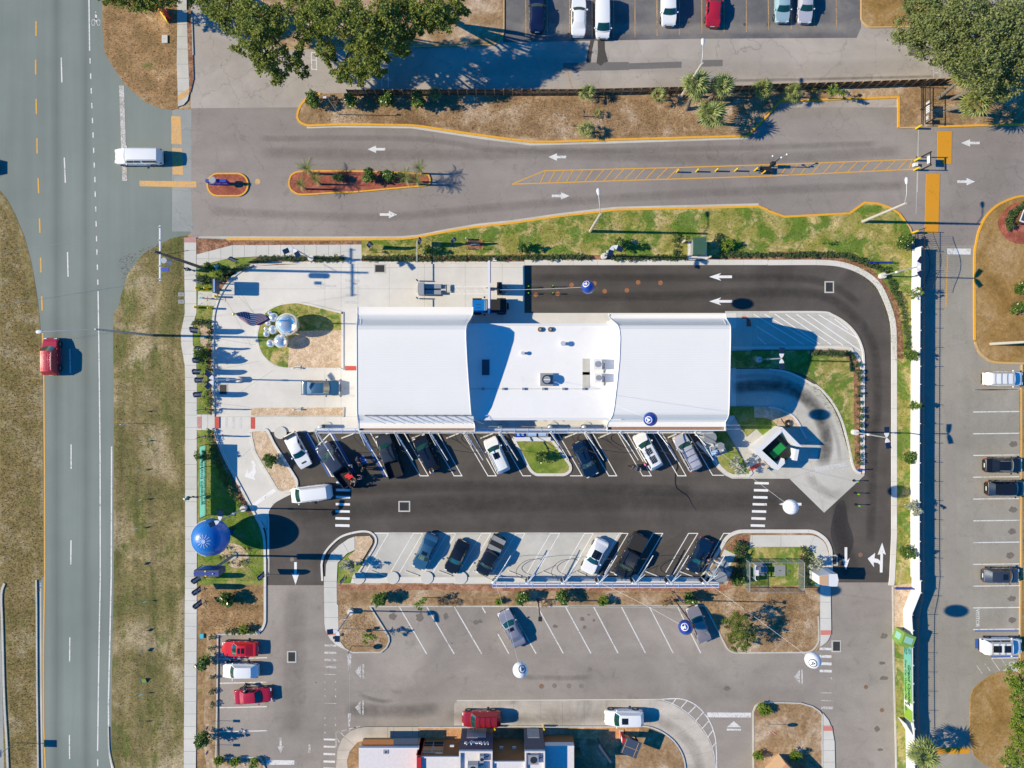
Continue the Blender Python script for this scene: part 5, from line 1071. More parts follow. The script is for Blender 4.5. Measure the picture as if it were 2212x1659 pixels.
r=empty('post_lamp',W(x,y,.12),label='dark lamp post leaning over the bay beside the taupe sedan',cat='lamp');MB().cyl(0,0,0,.25,.2,14).build('foot','iron_black',r);MB().tube([(0,0,.2),(.0,0,8.6)],.07,10).build('pole','iron_black',r);MB().box(-.12,.12,-.25,.25,8.55,8.7).build('head','iron_black',r)
def street_lamp(x,y,ax,ay,lab,h=9.2,mat='concrete_pole',arm=2.4,rad=.16):
    r=empty('street_lamp',W(x,y,.12),label=lab,cat='street lamp')
    MB().tube([(0,0,0),(0,0,h)],[rad*1.25,rad*.75],8).build('pole',mat,r,smooth=30)
    d=Vector((ax,-ay,0)).normalized();e=d*arm
    MB().tube([(0,0,h-.3),(e.x*.4,e.y*.4,h+.15),(e.x*.9,e.y*.9,h+.2)],.045,8).build('arm','grey_metal',r,smooth=60)
    an=math.atan2(d.y,d.x);m=Matrix.Translation((e.x*.85,e.y*.85,h+.18)) @ Matrix.Rotation(an,4,'Z')
    MB().lathe([(.01,-.42),(.12,-.36),(.19,-.1),(.21,.15),(.15,.35),(.01,.42)],14,m @ Matrix.Translation((.4,0,0)) @ Matrix.Rotation(R(90),4,'Y') @ Matrix.Scale(.55,4,(1,0,0))).build('head','white_metal',r,smooth=60)
    return r
street_lamp(1274.75,500,-.1,-1,'tall concrete street lamp on the lawn edge north of the lane')
street_lamp(1862.75,479,-.02,-1,'tall concrete street lamp near the top right kerb with a camera')
x,y=T(2,0,(1460,838))[0];street_lamp(x,y,.0,-1,'concrete street lamp among the palms at the wooden fence',arm=2.2)
x,y=T(0,1,(1320,1238))[0];street_lamp(x,y,-1,.05,'steel street lamp reaching far over the main road',h=11.8,mat='grey_metal',arm=6.4,rad=.13)
x,y=T(3,3,(2050,1632))[0];street_lamp(x,y,-.3,-.2,'concrete street lamp at the bottom right island',h=8,arm=1.5)
x,y=T(3,1,(1920,1313))[0];street_lamp(x,y,.2,.3,'concrete street lamp in the right hand island beside the bays',h=10,arm=1.5)
x,y=T(1,0,(715,992))[0]
r=empty('small_lamp',W(x,y,.12),label='small curved lamp on the verge below the hedge bushes',cat='lamp');MB().tube([(0,0,0),(0,0,4.4),(-.05,.1,4.8),(-.3,.1,5.0)],.05,8).build('pole','grey_metal',r);MB().box(-.55,-.2,0,.22,4.9,5.05).build('head','white_metal',r)
# utility pole with crossarm, transformer and wires
r=empty('utility_pole',W(447,582,.12),label='leaning wooden utility pole with a white crossarm at the road corner',cat='utility pole')
hp=12.6
MB().tube([(0,0,0),(.0,0,hp)],[.2,.13],10).build('pole','wood_pole',r,smooth=50)
MB().box(-.08,.08,-3.0,3.0,hp-1.3,hp-1.15).build('crossarm','white_metal',r);MB().box(-.5,.5,-.07,.07,hp-.5,hp-.4).build('crossarm','wood_pole',r)
MB().cyl(-.45,-.5,hp-4.2,hp-2.9,.33,16).build('transformer','grey_metal',r)
for yy in (-2.8,-1.4,1.4,2.8):MB().cyl(0,yy,hp-1.15,hp-.9,.07,8).build('insulator','grey_metal',r)
MB().tube([(.1,.1,hp-2.5),(1.6,.9,hp-4.5),(3.2,.3,0)][:2],.03,5).build('guy_wire','iron_black',r)
MB().box(-1.0,-.2,-1.6,-1.2,hp-3.6,hp-3.5).build('wing_arm','sign_blue',r)
for yy in (-2.8,2.8):
    q=MB();a=Vector((0,yy,hp-.9));b=Vector((-60,-60*.16+yy,hp-1.2));q.tube([a.lerp(b,t/12)+Vector((0,0,-4*.5*(t/12)*(1-t/12))) for t in range(13)],.012,4);q.build('wire','grey_metal',r)
# flag pole with flags
r=empty('flag_pole',W(587,696,.12),label='tall white flag pole with two limp flags over the steel globes',cat='flag pole')
MB().tube([(0,0,0),(0,0,11.6)],[.09,.05],10).build('pole','white_metal',r);MB().sphere((0,0,11.7),.16,14,8).build('finial','gold',r,smooth=60)
def flagmesh(z1,z0,fx,fy,drop,mk):
    def fn(u,v):
        fold=.13*math.sin(u*9+v*1.5)*u**.5
        return (fx*u*(1-.25*u)+fold*.4,fold+fy*(.25-v)*math.sin(math.pi*min(.12+u*.85,1)),z1-(z1-z0)*v*.8-drop*u**1.1*(1-.15*v))
    q=MB();q.grid(fn,39,26);return q
for part,z1,z0,fx,fy,dr in (('national_flag',11.3,9.8,3.0,1.35,2.9),('company_flag',8.6,7.4,2.8,1.1,1.6)):
    q=flagmesh(z1,z0,fx,fy,dr,None);me=q.mesh('flag',60)
    if part == 'national_flag':
        me.materials.append(M['flag_red']);me.materials.append(M['flag_white']);me.materials.append(M['flag_blue'])
        for f in me.polygons:
            i,j=f.index % 39,f.index//39;f.material_index=(j//2) % 2
            if i < 16 and j < 14:
                f.material_index=2
                if i % 3 == 1 and j % 3 == 1:f.material_index=1
    else:
        me.materials.append(M['flag_blue']);me.materials.append(M['flag_white'])
        for f in me.polygons:
            i,j=f.index % 39,f.index//39;dd=math.hypot(i-12,(j-13)*1.1)
            if 5 < dd < 7 or (j in (12,13) and 20 < i < 34):f.material_index=1
    o=bpy.data.objects.new(part,me);COL.objects.link(o);o.parent=r;sd=o.modifiers.new('t','SOLIDIFY');sd.thickness=.01
# mirror globes
for i,(x,y,rr,l) in enumerate(((631,703,1.42,'largest polished steel globe of the cluster under the flag'),(614,738,.89,'second largest steel globe, bottom right of the cluster'),(589,742,.53,'steel globe at the bottom left of the cluster'),(579.5,722,.42,'small steel globe at the left edge of the cluster'),(595,713,.61,'middle steel globe touching the largest one'),(577.5,710.5,.29,'tiny steel globe at the left of the cluster'),(596,687,.60,'steel globe above the middle of the cluster'),(583,698,.40,'small steel globe in front of the flag pole foot'),(585.5,677,.27,'tiny topmost steel globe of the cluster'))):
    zc=rr if i > 1 else rr*1.15
    r=empty('steel_globe',W(x,y,.12),label=l,cat='sculpture',group='polished steel globes');r.location.z=.12
    MB().sphere((0,0,zc),rr,48,28).build('globe','mirror_steel',r,smooth=80);MB().cyl(0,0,0,max(zc-rr*.85,.08),rr*.3,16).build('foot','chrome',r)

# ============================================================= FENCES AND WALLS
# wooden fence north
fp=T(1,0,(812,826),(2212,822))+T(2,0,(0,822),(600,820),(1500,800),(2100,788))+T(3,0,(0,776),(700,758),(1540,728))
r=empty('wooden_fence',W(*fp[0]),label='long brown board fence between the upper lot and the planted verge',cat='fence')
fl=r.location;path=[Vector((a-fl.x,b-fl.y)) for a,b in wp(resample(fp,19.5))]
HF=1.75
boards=[]
pm=MB().box(-.06,.06,-.05,.05,0,HF+.12).mesh('fence_post');pm.materials.append(M['fence_post_wood'])
slm=MB();railm=MB()
for i in range(len(path)-1):
    a,b=path[i],path[i+1];L=(b-a).length;an=math.atan2((b-a).y,(b-a).x)
    o=mobj('post',pm,None,r,(a.x,a.y-.06,.1));o.rotation_euler=(R(0),0,an);
    for z in (.35,1.4):
        q=MB().box(0,L-.02,-.10,-.04,z,z+.09,Matrix.Translation((a.x,a.y,.1)) @ Matrix.Rotation(an,4,'Z'));q.build('rail','fence_wood',r)
    k=int(L/.15)
    for j in range(k):
        m=Matrix.Translation((a.x,a.y,.1)) @ Matrix.Rotation(an,4,'Z');x=j*L/k;slm.box(x+.012,x+L/k-.012,-.03,-.008,.03,HF-.03*random.random(),m)
o=slm.build('fence_boards','fence_wood',r);o['kind']='stuff'
r=empty('gutter_apron',W(*T(2,0,(1000,745))[0]));bpy.data.objects.remove(r)
# white panel fence on the right with posts, each section a panel
wfp=T(3,1,(1240,498),(1234,900),(1230,1659))+T(3,2,(1226,830),(1228,1659))+T(3,3,(1238,0),(1238,100),(1162,290),(1170,420),(1170,560),(1173,1180),(1184,1250),(1190,1700))
r=empty('white_wall',W(*wfp[0]),label='long white ribbed panel fence along the right lane',cat='fence');fl=r.location
segs=[]
for i in range(len(wfp)-1):
    q=resample(wfp[i:i+2],42);segs += q[:-1]
segs.append(wfp[-1]);P=[Vector((w2(*p)[0]-fl.x,w2(*p)[1]-fl.y)) for p in segs];HW=1.85
for i in range(len(P)-1):
    a,b=P[i],P[i+1];L=(b-a).length;an=math.atan2((b-a).y,(b-a).x);m=Matrix.Translation((a.x,a.y,.1)) @ Matrix.Rotation(an,4,'Z')
    q=MB();k=max(2,int(L/.22))
    for j in range(k):x=j*L/k;q.box(x+.0,x+L/k*.86,-.03,.03,.03,HW,m);q.box(x+L/k*.86,x+L/k,-.018,.018,.03,HW,m)
    q.build('panel','white_paint',r);MB().box(-.06,.06,.04,.15,0,HW+.03,m).build('post','white_metal',r)
# black picket fence just beyond it
bfp=T(3,1,(1262,345),(1262,900),(1258,1659))+T(3,2,(1256,830),(1258,1659))+T(3,3,(1262,0),(1258,120),(1215,300),(1210,700),(1215,1320))
r=empty('picket_fence',W(*bfp[0]),label='black metal picket fence standing just behind the white panel fence',cat='fence');fl=r.location
P=[Vector((w2(*p)[0]-fl.x,w2(*p)[1]-fl.y)) for p in resample(bfp,41)];pk=MB();HB=2.15
for i in range(len(P)-1):
    a,b=P[i],P[i+1];L=(b-a).length;an=math.atan2((b-a).y,(b-a).x);m=Matrix.Translation((a.x,a.y,.1)) @ Matrix.Rotation(an,4,'Z')
    MB().box(-.04,.04,-.04,.04,0,HB+.1,m).build('post','iron_black',r)
    MB().box(0,L,-.02,.02,HB-.2,HB-.15,m).build('rail','iron_black',r);MB().box(0,L,-.02,.02,.2,.25,m).build('rail','iron_black',r)
    k=int(L/.22)
    for j in range(1,k):x=j*L/k;pk.box(x-.012,x+.012,-.012,.012,.05,HB,m)
o=pk.build('pickets','iron_black',r);o['kind']='stuff'
# sliding gate and its twin frame by the upper right lane
r=empty('sliding_gate',W(*T(3,0,(1312,760))[0],.1),label='open black sliding gate on its track beside the three palms',cat='gate')
L=315/4/PX
for z in (.2,1.0,1.95):MB().box(-.03,.03,-L-.2,0,z,z+.06).build('rail','iron_black',r)
q=MB()
for j in range(22):q.box(-.015,.015,-j*L/21-.015,-j*L/21+.015,.2,2.0+.0)
o=q.build('gate_bars','iron_black',r)
MB().box(-.06,.06,-L*.62,-L*.62+.12,0,2.2).box(-.06,.06,-.06,.06,0,2.2).box(.6,.72,-L,-L+.12,0,2.2).build('gate_post','iron_black',r)
MB().box(.05,.1,-L*.82,-L*.50,1.0,1.75).build('sign_panel','white_paint',r);MB().box(.05,.1,-L*.98,-L*.88,.9,1.5).build('sign_panel','white_paint',r)
rz=empty('gate_bollard',W(*T(3,0,(1277,1112))[0],.05),label='yellow bollard at the foot of the open black gate',cat='bollard');MB().cyl(0,0,0,1.1,.12,12).build('post','bright_yellow',rz,smooth=50)
r=empty('lane_barrier',W(*T(3,0,(1312,1410))[0],.03),label='black gate guide frame with a white notice between the two lanes',cat='gate')
for dy in (.75,-.85):
    MB().box(.05,.2,dy-.06,dy+.06,0,2.1).build('guide_post','iron_black',r);MB().box(-.5,-.35,dy-.06,dy+.06,0,.05).build('foot','iron_black',r)
MB().box(.05,.15,-.85,.75,1.9,2.0).build('cross_rail','iron_black',r);MB().box(.2,.25,-.45,.45,1.1,1.75).build('notice','white_paint',r)
MB().box(-.95,-.55,-.5,-.1,0,.5).build('control_box','white_metal',r)
for x,y,l in ((1268,1388,'upper'),(1262,1470,'lower')):
    rz=empty('gate_bollard',W(*T(3,0,(x,y))[0],.03),label='yellow bollard at the gate guide frame, %s one' % l,cat='bollard');MB().cyl(0,0,0,1.1,.12,12).build('post','bright_yellow',rz,smooth=50)
rz=empty('gate_bollard',W(*T(3,1,(1250,352))[0],.03),label='yellow bollard where the black picket fence begins',cat='bollard');MB().cyl(0,0,0,1.1,.12,12).build('post','bright_yellow',rz,smooth=50)
MB().box(-.5,.5,-.3,.3,0,1.0)
# curved black rail beside the fence top
r=empty('curved_railing',W(*T(3,1,(1290,380))[0],.1),label='curved black railing section at the top of the picket fence',cat='railing')
def arcpt(t):return (.35+1.0*math.sin(math.pi*t)**1.5,-t*7.0)
for z in (.3,2.5):MB().tube([(*arcpt(i/20),z) for i in range(21)],.03,6).build('rail','iron_black',r)
q=MB()
for i in range(32):a,b=arcpt(i/31);q.box(a-.012,a+.012,b-.012,b+.012,.1,2.55)
q.build('railing_bars','iron_black',r)
# banner on the white fence, green booth
def fence_at(yy):
    for i in range(len(wfp)-1):
        if wfp[i][1] <= yy <= wfp[i+1][1]:t=(yy-wfp[i][1])/(wfp[i+1][1]-wfp[i][1]);return wfp[i][0]*(1-t)+wfp[i+1][0]*t
ya,yb=T(3,3,(0,565),(0,1205))[0][1],T(3,3,(0,565),(0,1205))[1][1]
m,n,b=newmat('banner_gradient');tc=N(n,'ShaderNodeTexCoord');s_=N(n,'ShaderNodeSeparateXYZ');n.links.new(tc.outputs['Generated'],s_.inputs[0])
n.links.new(ramp(n,[(0,0),(.45,0),(.8,0),(1,0)],s_.outputs[1]).outputs[0],b.inputs['Base Color']);b.inputs['Roughness'].default_value=.5
plain('banner_text',C(20,80,70),.6)
xa,xb=fence_at(ya),fence_at(yb);A=W(xa,ya,.1);B=W(xb,yb,.1);L=(B-A).length
r=empty('opening_banner',A,math.atan2((B-A).y,(B-A).x),label='cyan to green opening banner hung on the white panel fence',cat='banner')
def fnb(u,v):return (u*L,-.09-.02*math.sin(u*14),.12+v*(HW-.16))
me=MB().grid(fnb,40,4);q=me.mesh('banner',60);q.materials.append(M['banner_gradient']);o=bpy.data.objects.new('cloth',q);COL.objects.link(o);o.parent=r
# generated coords follow local x; use x axis instead of y
for nd in n.nodes:
    if nd.type == 'SEPXYZ':sx=nd
rp=[nd for nd in n.nodes if nd.type == 'VALTORGB'][0];n.links.new(sx.outputs[0],rp.inputs[0])
els=[(0,C(120,200,215,.72)),(.2,C(130,212,195,.72)),(.55,C(146,212,116,.72)),(1,C(160,205,60,.72))]
for e,(p,c) in zip(rp.color_ramp.elements,els):e.position=p;e.color=(*c,1)
Fm=lambda x,z:Matrix.Translation((x,-.13,z)) @ Matrix.Rotation(R(90),4,'X')
text('lettering','Grand Opening',.80,'banner_text',r,Fm(L*.53,1.22),bold=.012)
text('lettering','Free Car Washes May 8-25',.56,'banner_text',r,Fm(L*.56,.48))
text('lettering','AQUA',.42,'banner_text',r,Fm(L*.075,.75),bold=.01);text('lettering','SONIC',.42,'banner_text',r,Fm(L*.075,.35),bold=.01)
q=MB();cc=(L*.07,1.42);ring=[(cc[0]+.30*math.cos(a*math.pi/12),-.13,cc[1]+.26*math.sin(a*math.pi/12)) for a in range(25)];q.tube(ring,.025,4);q.tube([(cc[0]-.14,-.13,cc[1]-.12),(cc[0],-.13,cc[1]+.14),(cc[0]+.14,-.13,cc[1]-.12)],.03,4);q.build('emblem','banner_text',r)
ctr=T(3,3,(1130,500))[0]
plain('print_pale',C(150,206,190),.6)
r=empty('green_booth',W(*ctr,.1),R(-20),label='lime green fabric booth standing against the white fence',cat='booth')
MB().box(-.75,.75,-.7,.7,0,2.0).build('body','banner_lime',r);MB().box(-.5,.5,-.4,.4,2.0,2.03).build('top_print','print_pale',r);MB().box(-.8,-.75,-.4,.4,.5,1.5).build('side_print','print_pale',r);MB().prism([(-.7,-.7),(.7,-.7),(.9,-1.1),(-.3,-1.1)],0,1.2).build('counter','banner_lime',r)
r=empty('white_gate_panels',W(*T(3,3,(1190,1330))[0],.1),R(-58),label='open white gate leaf at the lower end of the panel fence',cat='gate');MB().box(-1.9,1.5,-.04,.04,.1,1.7).build('panel','white_paint',r);MB().box(-1.95,-1.85,-.06,.06,0,1.8).build('post','white_metal',r)

# ============================================================= VEHICLES
def patch(fa,fb,s0,s1,v0,v1,ns,nv,push=0.0):
    """grid between two edge curves fa(s), fb(s), pushed out along its normal"""
    def p(s,v):
        a,b=Vector(fa(s)),Vector(fb(s));q=a.lerp(b,v)
        if push:
            a2,b2=Vector(fa(s+.01)),Vector(fb(s+.01));du=a2.lerp(b2,v)-q;dv=b-a;nrm=du.cross(dv)
            if nrm.length > 1e-9:q=q+nrm.normalized()*push
        return q
    def fn(u,v):return p(s0+(s1-s0)*u,v0+(v1-v0)*v)
    return MB().grid(fn,ns,nv)
SPEC={
 'sedan':dict(L=4.75,W=1.84,H=1.44,belt=.93,hood=.82,cab=(.27,.86),roof=(.42,.70),wr=.70,tail=.98,glass=1),
 'coupe':dict(L=4.55,W=1.84,H=1.36,belt=.90,hood=.78,cab=(.30,.92),roof=(.47,.70),wr=.68,tail=.95,glass=1),
 'hatch':dict(L=4.35,W=1.80,H=1.50,belt=.95,hood=.86,cab=(.24,.97),roof=(.40,.84),wr=.72,tail=.98,glass=1),
 'suv':dict(L=4.75,W=1.90,H=1.72,belt=1.08,hood=1.0,cab=(.23,.98),roof=(.37,.89),wr=.74,tail=1.10,glass=1),
 'bigsuv':dict(L=5.0,W=1.95,H=1.82,belt=1.15,hood=1.10,cab=(.23,.985),roof=(.35,.92),wr=.80,tail=1.15,glass=1),
 'van':dict(L=5.1,W=1.98,H=1.76,belt=1.05,hood=.95,cab=(.13,.985),roof=(.30,.91),wr=.78,tail=1.05,glass=1),
 'pickup':dict(L=5.75,W=2.02,H=1.88,belt=1.20,hood=1.14,cab=(.22,.635),roof=(.32,.60),wr=.76,tail=1.20,glass=1,bed=(.645,.985)),
 'campertruck':dict(L=5.9,W=2.02,H=1.90,belt=1.20,hood=1.14,cab=(.22,.99),roof=(.32,.95),wr=.78,tail=1.20,glass=1),
}
def build_car(kind,name,extras=()):
    S=SPEC[kind];L,Wd,Hh=S['L'],S['W'],S['H'];hw=Wd/2;root=empty(name,(0,0,0));X=lambda t:L*(.5-t)
    bed=S.get('bed');belt,hood=S['belt'],S['hood']
    st=[(0.0,.60,.52,.30),(.008,.74,.60,.26),(.03,.86,hood*.80,.22),(.07,.93,hood*.90,.20),(.13,.975,hood*.955,.19),(.20,1.0,hood,.19),(S['cab'][0]+.01,1.0,hood+(belt-hood)*.6,.19),(S['cab'][0]+.08,1.0,belt,.19),(.5,1.0,belt,.19)]
    tail=S['tail']
    if bed:
        st += [(bed[0]-.01,1.0,belt,.19),(bed[0]+.0,1.0,belt,.19,.72),(bed[1]-.012,.985,belt,.22,.72),(bed[1]-.004,.98,belt,.24),(.995,.965,belt-.03,.30),(1.0,.94,belt-.10,.36)]
    else:
        st += [(.72,1.0,belt+.01,.19),(.85,.985,tail-.01,.20),(.93,.955,tail-.03,.24),(.975,.90,tail-.09,.28),(.992,.82,tail-.20,.32),(1.0,.70,tail-.32,.38)]
    rings=[]
    for s_ in st:
        t,wf,zt,zb=s_[:4];w=hw*wf;x=X(t);inn=s_[4] if len(s_) > 4 else None
        zm=zb+(zt-zb)*.55
        half=[(0,zb),(w*.86,zb),(w*.97,zb+.10),(w,zm),(w*.985,zt-.10),(w*.95,zt-.02),(w*.90,zt)]
        half += [(w*.86,zt if inn is None else inn),(0,(zt+.035) if inn is None else inn)]
        rings.append([(x,y,z) for y,z in half]+[(x,-y,z) for y,z in half[-2:0:-1]])
    m=MB();n=len(rings[0])
    for i,rg_ in enumerate(rings):m.v += rg_
    for i in range(len(rings)-1):
        for j in range(n):m.f.append((i*n+j,(i+1)*n+j,(i+1)*n+(j+1) % n,i*n+(j+1) % n))
    m.f.append(tuple(range(n)));m.f.append(tuple(((len(rings)-1)*n+j) for j in range(n))[::-1])
    m.build('body','paint_white',root,smooth=42)
    # cabin
    xf,xr=X(S['cab'][0]),X(S['cab'][1]);xtf,xtr=X(S['roof'][0]),X(S['roof'][1]);wb,wr=hw*.93,hw*S['wr']
    bow=.16;zb_=belt-.03
    FB=lambda s:(xf+bow*(1-s*s)-.10,wb*s,hood+(belt-hood)*.5-.02+.03*(1-s*s));FT=lambda s:(xtf+.07*(1-s*s),wr*s,Hh-.05-.045*s*s)
    RB=lambda s:(xr-.10*(1-s*s)+.05,wb*.97*s,zb_);RT=lambda s:(xtr-.05*(1-s*s),wr*.97*s,Hh-.07-.045*s*s)
    cab=MB()
    for q in (patch(FT,FB,-1,1,0,1,10,4),patch(RB,RT,-1,1,0,1,10,4)):cab.add(q.v,q.f)
    def roofp(u,v):
        s=-1+2*u;a,b=Vector(FT(s)),Vector(RT(s));q=a.lerp(b,v);q.z += .05*math.sin(math.pi*v)**.6*(1-.35*s*s);return q
    q=MB().grid(roofp,10,8);cab.add(q.v,q.f)
    for s_ in (1,-1):
        lo=lambda u,s_=s_:Vector(FB(s_)).lerp(Vector(RB(s_)),u);hi=lambda u,s_=s_:Vector(FT(s_)).lerp(Vector(RT(s_)),u)+Vector((0,0,.05*math.sin(math.pi*min(max(u,0),1))**.6*.65))
        q=patch(lo,hi,0,1,0,1,10,4);cab.add(q.v,q.f)
    cab.build('cabin','paint_white',root,smooth=50)
    gm='glass_teal'
    for nm,q in (('windshield',patch(FB,FT,-.92,.92,.10,.93,10,5,.012)),('rear_window',patch(RB,RT,.88,-.88,.14 if kind in ('sedan','coupe') else .38,.90,10,4,.012))):
        q.build(nm,gm if nm == 'windshield' else 'glass_black',root,smooth=60)
    spl={'pickup':((.08,.50),(.54,.94)),'campertruck':((.05,.26),(.28,.46),(.52,.96)),'van':((.08,.36),(.38,.66),(.68,.95))}.get(kind,((.10,.46),(.49,.80),(.83,.95)) if kind in ('suv','bigsuv') else ((.12,.50),(.53,.86)))
    for s_ in (1,-1):
        lo=lambda u,s_=s_:Vector(FB(s_)).lerp(Vector(RB(s_)),u);hi=lambda u,s_=s_:Vector(FT(s_)).lerp(Vector(RT(s_)),u)
        for a,b in spl:
            q=patch(lo,hi,a if s_ < 0 else b,b if s_ < 0 else a,.12,.86,5,3,.012);q.build('side_window','glass_black',root,smooth=60)
        # mirror
        mx=X(S['cab'][0]+.075);MB().sphere((mx,s_*(hw+.10),belt+.04),.11,10,6,.75).build('mirror','paint_white',root,smooth=60)
        # door handles, wheels, lamps
        for tt in ((.47,.66) if not bed else (.40,.55)):MB().box(X(tt)-.09,X(tt)+.09,s_*(hw+.0),s_*(hw+.03),belt-.18,belt-.14).build('door_handle','chrome',root)
        for tt in (.17,.80 if not bed else .79):
            rad=.34 if kind in ('sedan','coupe','hatch','van') else .40
            q=MB();prof=[(rad*.60,-.11),(rad*.93,-.115),(rad,-.07),(rad,.07),(rad*.93,.115),(rad*.60,.11)]
            mm=Matrix.Translation((X(tt),s_*(hw-.10),rad+.0)) @ Matrix.Rotation(R(-90)*s_,4,'X');q.lathe(prof,20,mm);wv=q.build('wheel','rubber',root,smooth=40)
            q=MB();q.lathe([(.001,.075),(rad*.18,.09),(rad*.2,.06),(rad*.62,.095)],20,mm)
            for k in range(5):q.box(-rad*.05,rad*.05,0,rad*.58,.085,.115,mm @ Matrix.Rotation(R(72*k),4,'Z'))
            q.build('rim','rim_metal',wv,smooth=30)
            q=MB();q.lathe([(rad*1.0,.10),(rad*1.13,.112),(rad*1.13,.116),(rad*1.0,.118)],20,mm);q.build('wheel_arch','black_plastic',root)
        y0=hw*.52;
        q=MB();q.grid(lambda u,v,s_=s_:(X(.012+.045*u),s_*(hw*(.50+.36*v)),hood*.80+.05*u-.02*v),3,3);q.build('headlight','lamp_clear',root)
        q=MB().box(X(.995),X(.955),s_*hw*.80,s_*hw*.925,tail-.42 if not bed else belt-.35,tail-.16 if not bed else belt-.08);q.build('tail_light','lamp_red',root)
    MB().box(X(.012),X(0)+.015,-hw*.42,hw*.42,.42,.60).build('grille','black_plastic',root)
    MB().box(X(1)-.02,X(1)+.01,-.26,.26,.62,.74).build('number_plate','plate_white',root)
    MB().box(X(.985),X(1)-.03,-hw*.7,hw*.7,.30,.48).build('rear_bumper','black_plastic' if kind in ('suv','bigsuv','pickup','campertruck') else 'paint_white',root)
    if bed:
        MB().box(X(bed[1]-.014),X(bed[0]+.002),-hw*.84,hw*.84,.725,.74).build('bed_floor','bed_liner',root)
        q=MB()
        for i in range(9):yy=-hw*.8+i*hw*.2;q.box(X(bed[1]-.02),X(bed[0]+.01),yy-.03,yy+.03,.74,.755)
        q.build('bed_rib','bed_liner',root)
    zr=Hh+.005
    if 'tonneau' in extras:
        k=2
        for i in range(3):a=bed[0]+(bed[1]-bed[0])*i/3;b=bed[0]+(bed[1]-bed[0])*(i+1)/3;MB().box(X(b)+.01,X(a)-.01,-hw*.90,hw*.90,belt,belt+.035).build('bed_cover','cloth_grey' if i % 2 == 0 else 'black_plastic',root)
    if 'cover' in extras:MB().box(X(bed[1]),X(bed[0]),-hw*.90,hw*.90,belt,belt+.04).build('bed_cover','bed_liner',root)
    if 'topper' in extras:
        q=MB();x0,x1=X(.655),X(.985);vs=[(x0,hw*.95,belt),(x1,hw*.95,belt),(x1,-hw*.95,belt),(x0,-hw*.95,belt),(x0,hw*.82,Hh),(x1+.15,hw*.82,Hh-.04),(x1+.15,-hw*.82,Hh-.04),(x0,-hw*.82,Hh)]
    if 'sunroof' in extras or 'sunroof2' in extras:
        def sr(a,b,wdt,nm='sunroof'):
            q=MB().grid(lambda u,v:tuple(Vector(roofp(.5+(u-.5)*wdt,a+(b-a)*v))+Vector((0,0,.01))),4,4);q.build(nm,'sunroof_glass',root)
        sr(.10,.40,.55)
        if 'sunroof2' in extras:sr(.50,.85,.55)
    if 'glassroof' in extras:
        q=MB().grid(lambda u,v:tuple(Vector(roofp(.5+(u-.5)*.86,.03+.90*v))+Vector((0,0,.01))),6,6);q.build('glass_roof','sunroof_glass',root)
    if 'rails' in extras or 'rack' in extras:
        for s_ in (1,-1):
            q=MB();q.tube([tuple(Vector(roofp(.5+s_*.46,v))+Vector((0,0,.05))) for v in (.05,.15,.5,.85,.95)],.022,6);q.build('roof_rail','grey_metal' if 'rack' not in extras else 'black_plastic',root,smooth=60)
    if 'rack' in extras:
        for v in (.12,.38,.64,.92):a,b=roofp(.06,v),roofp(.94,v);q=MB();q.tube([(a[0],a[1],Hh+.09),(b[0],b[1],Hh+.09)],.022,6);q.build('roof_bar','black_plastic',root)
    if 'ribs' in extras:
        for i in range(6):u=.16+i*.136;q=MB();q.tube([tuple(Vector(roofp(u,v))+Vector((0,0,.0))) for v in (.08,.3,.6,.92)],.018,5);q.build('roof_rib','paint_white',root,smooth=60)
    if 'spoiler' in extras:
        MB().box(X(.97),X(.90),-hw*.92,hw*.92,tail+.20,tail+.24).box(X(.94),X(.92),hw*.5,hw*.54,tail,tail+.2).box(X(.94),X(.92),-hw*.54,-hw*.5,tail,tail+.2).build('spoiler','black_plastic',root)
    if 'intake' in extras:MB().box(X(.16),X(.12),-.30,.30,hood+.0,hood+.035).build('hood_scoop','black_plastic',root)
    return root
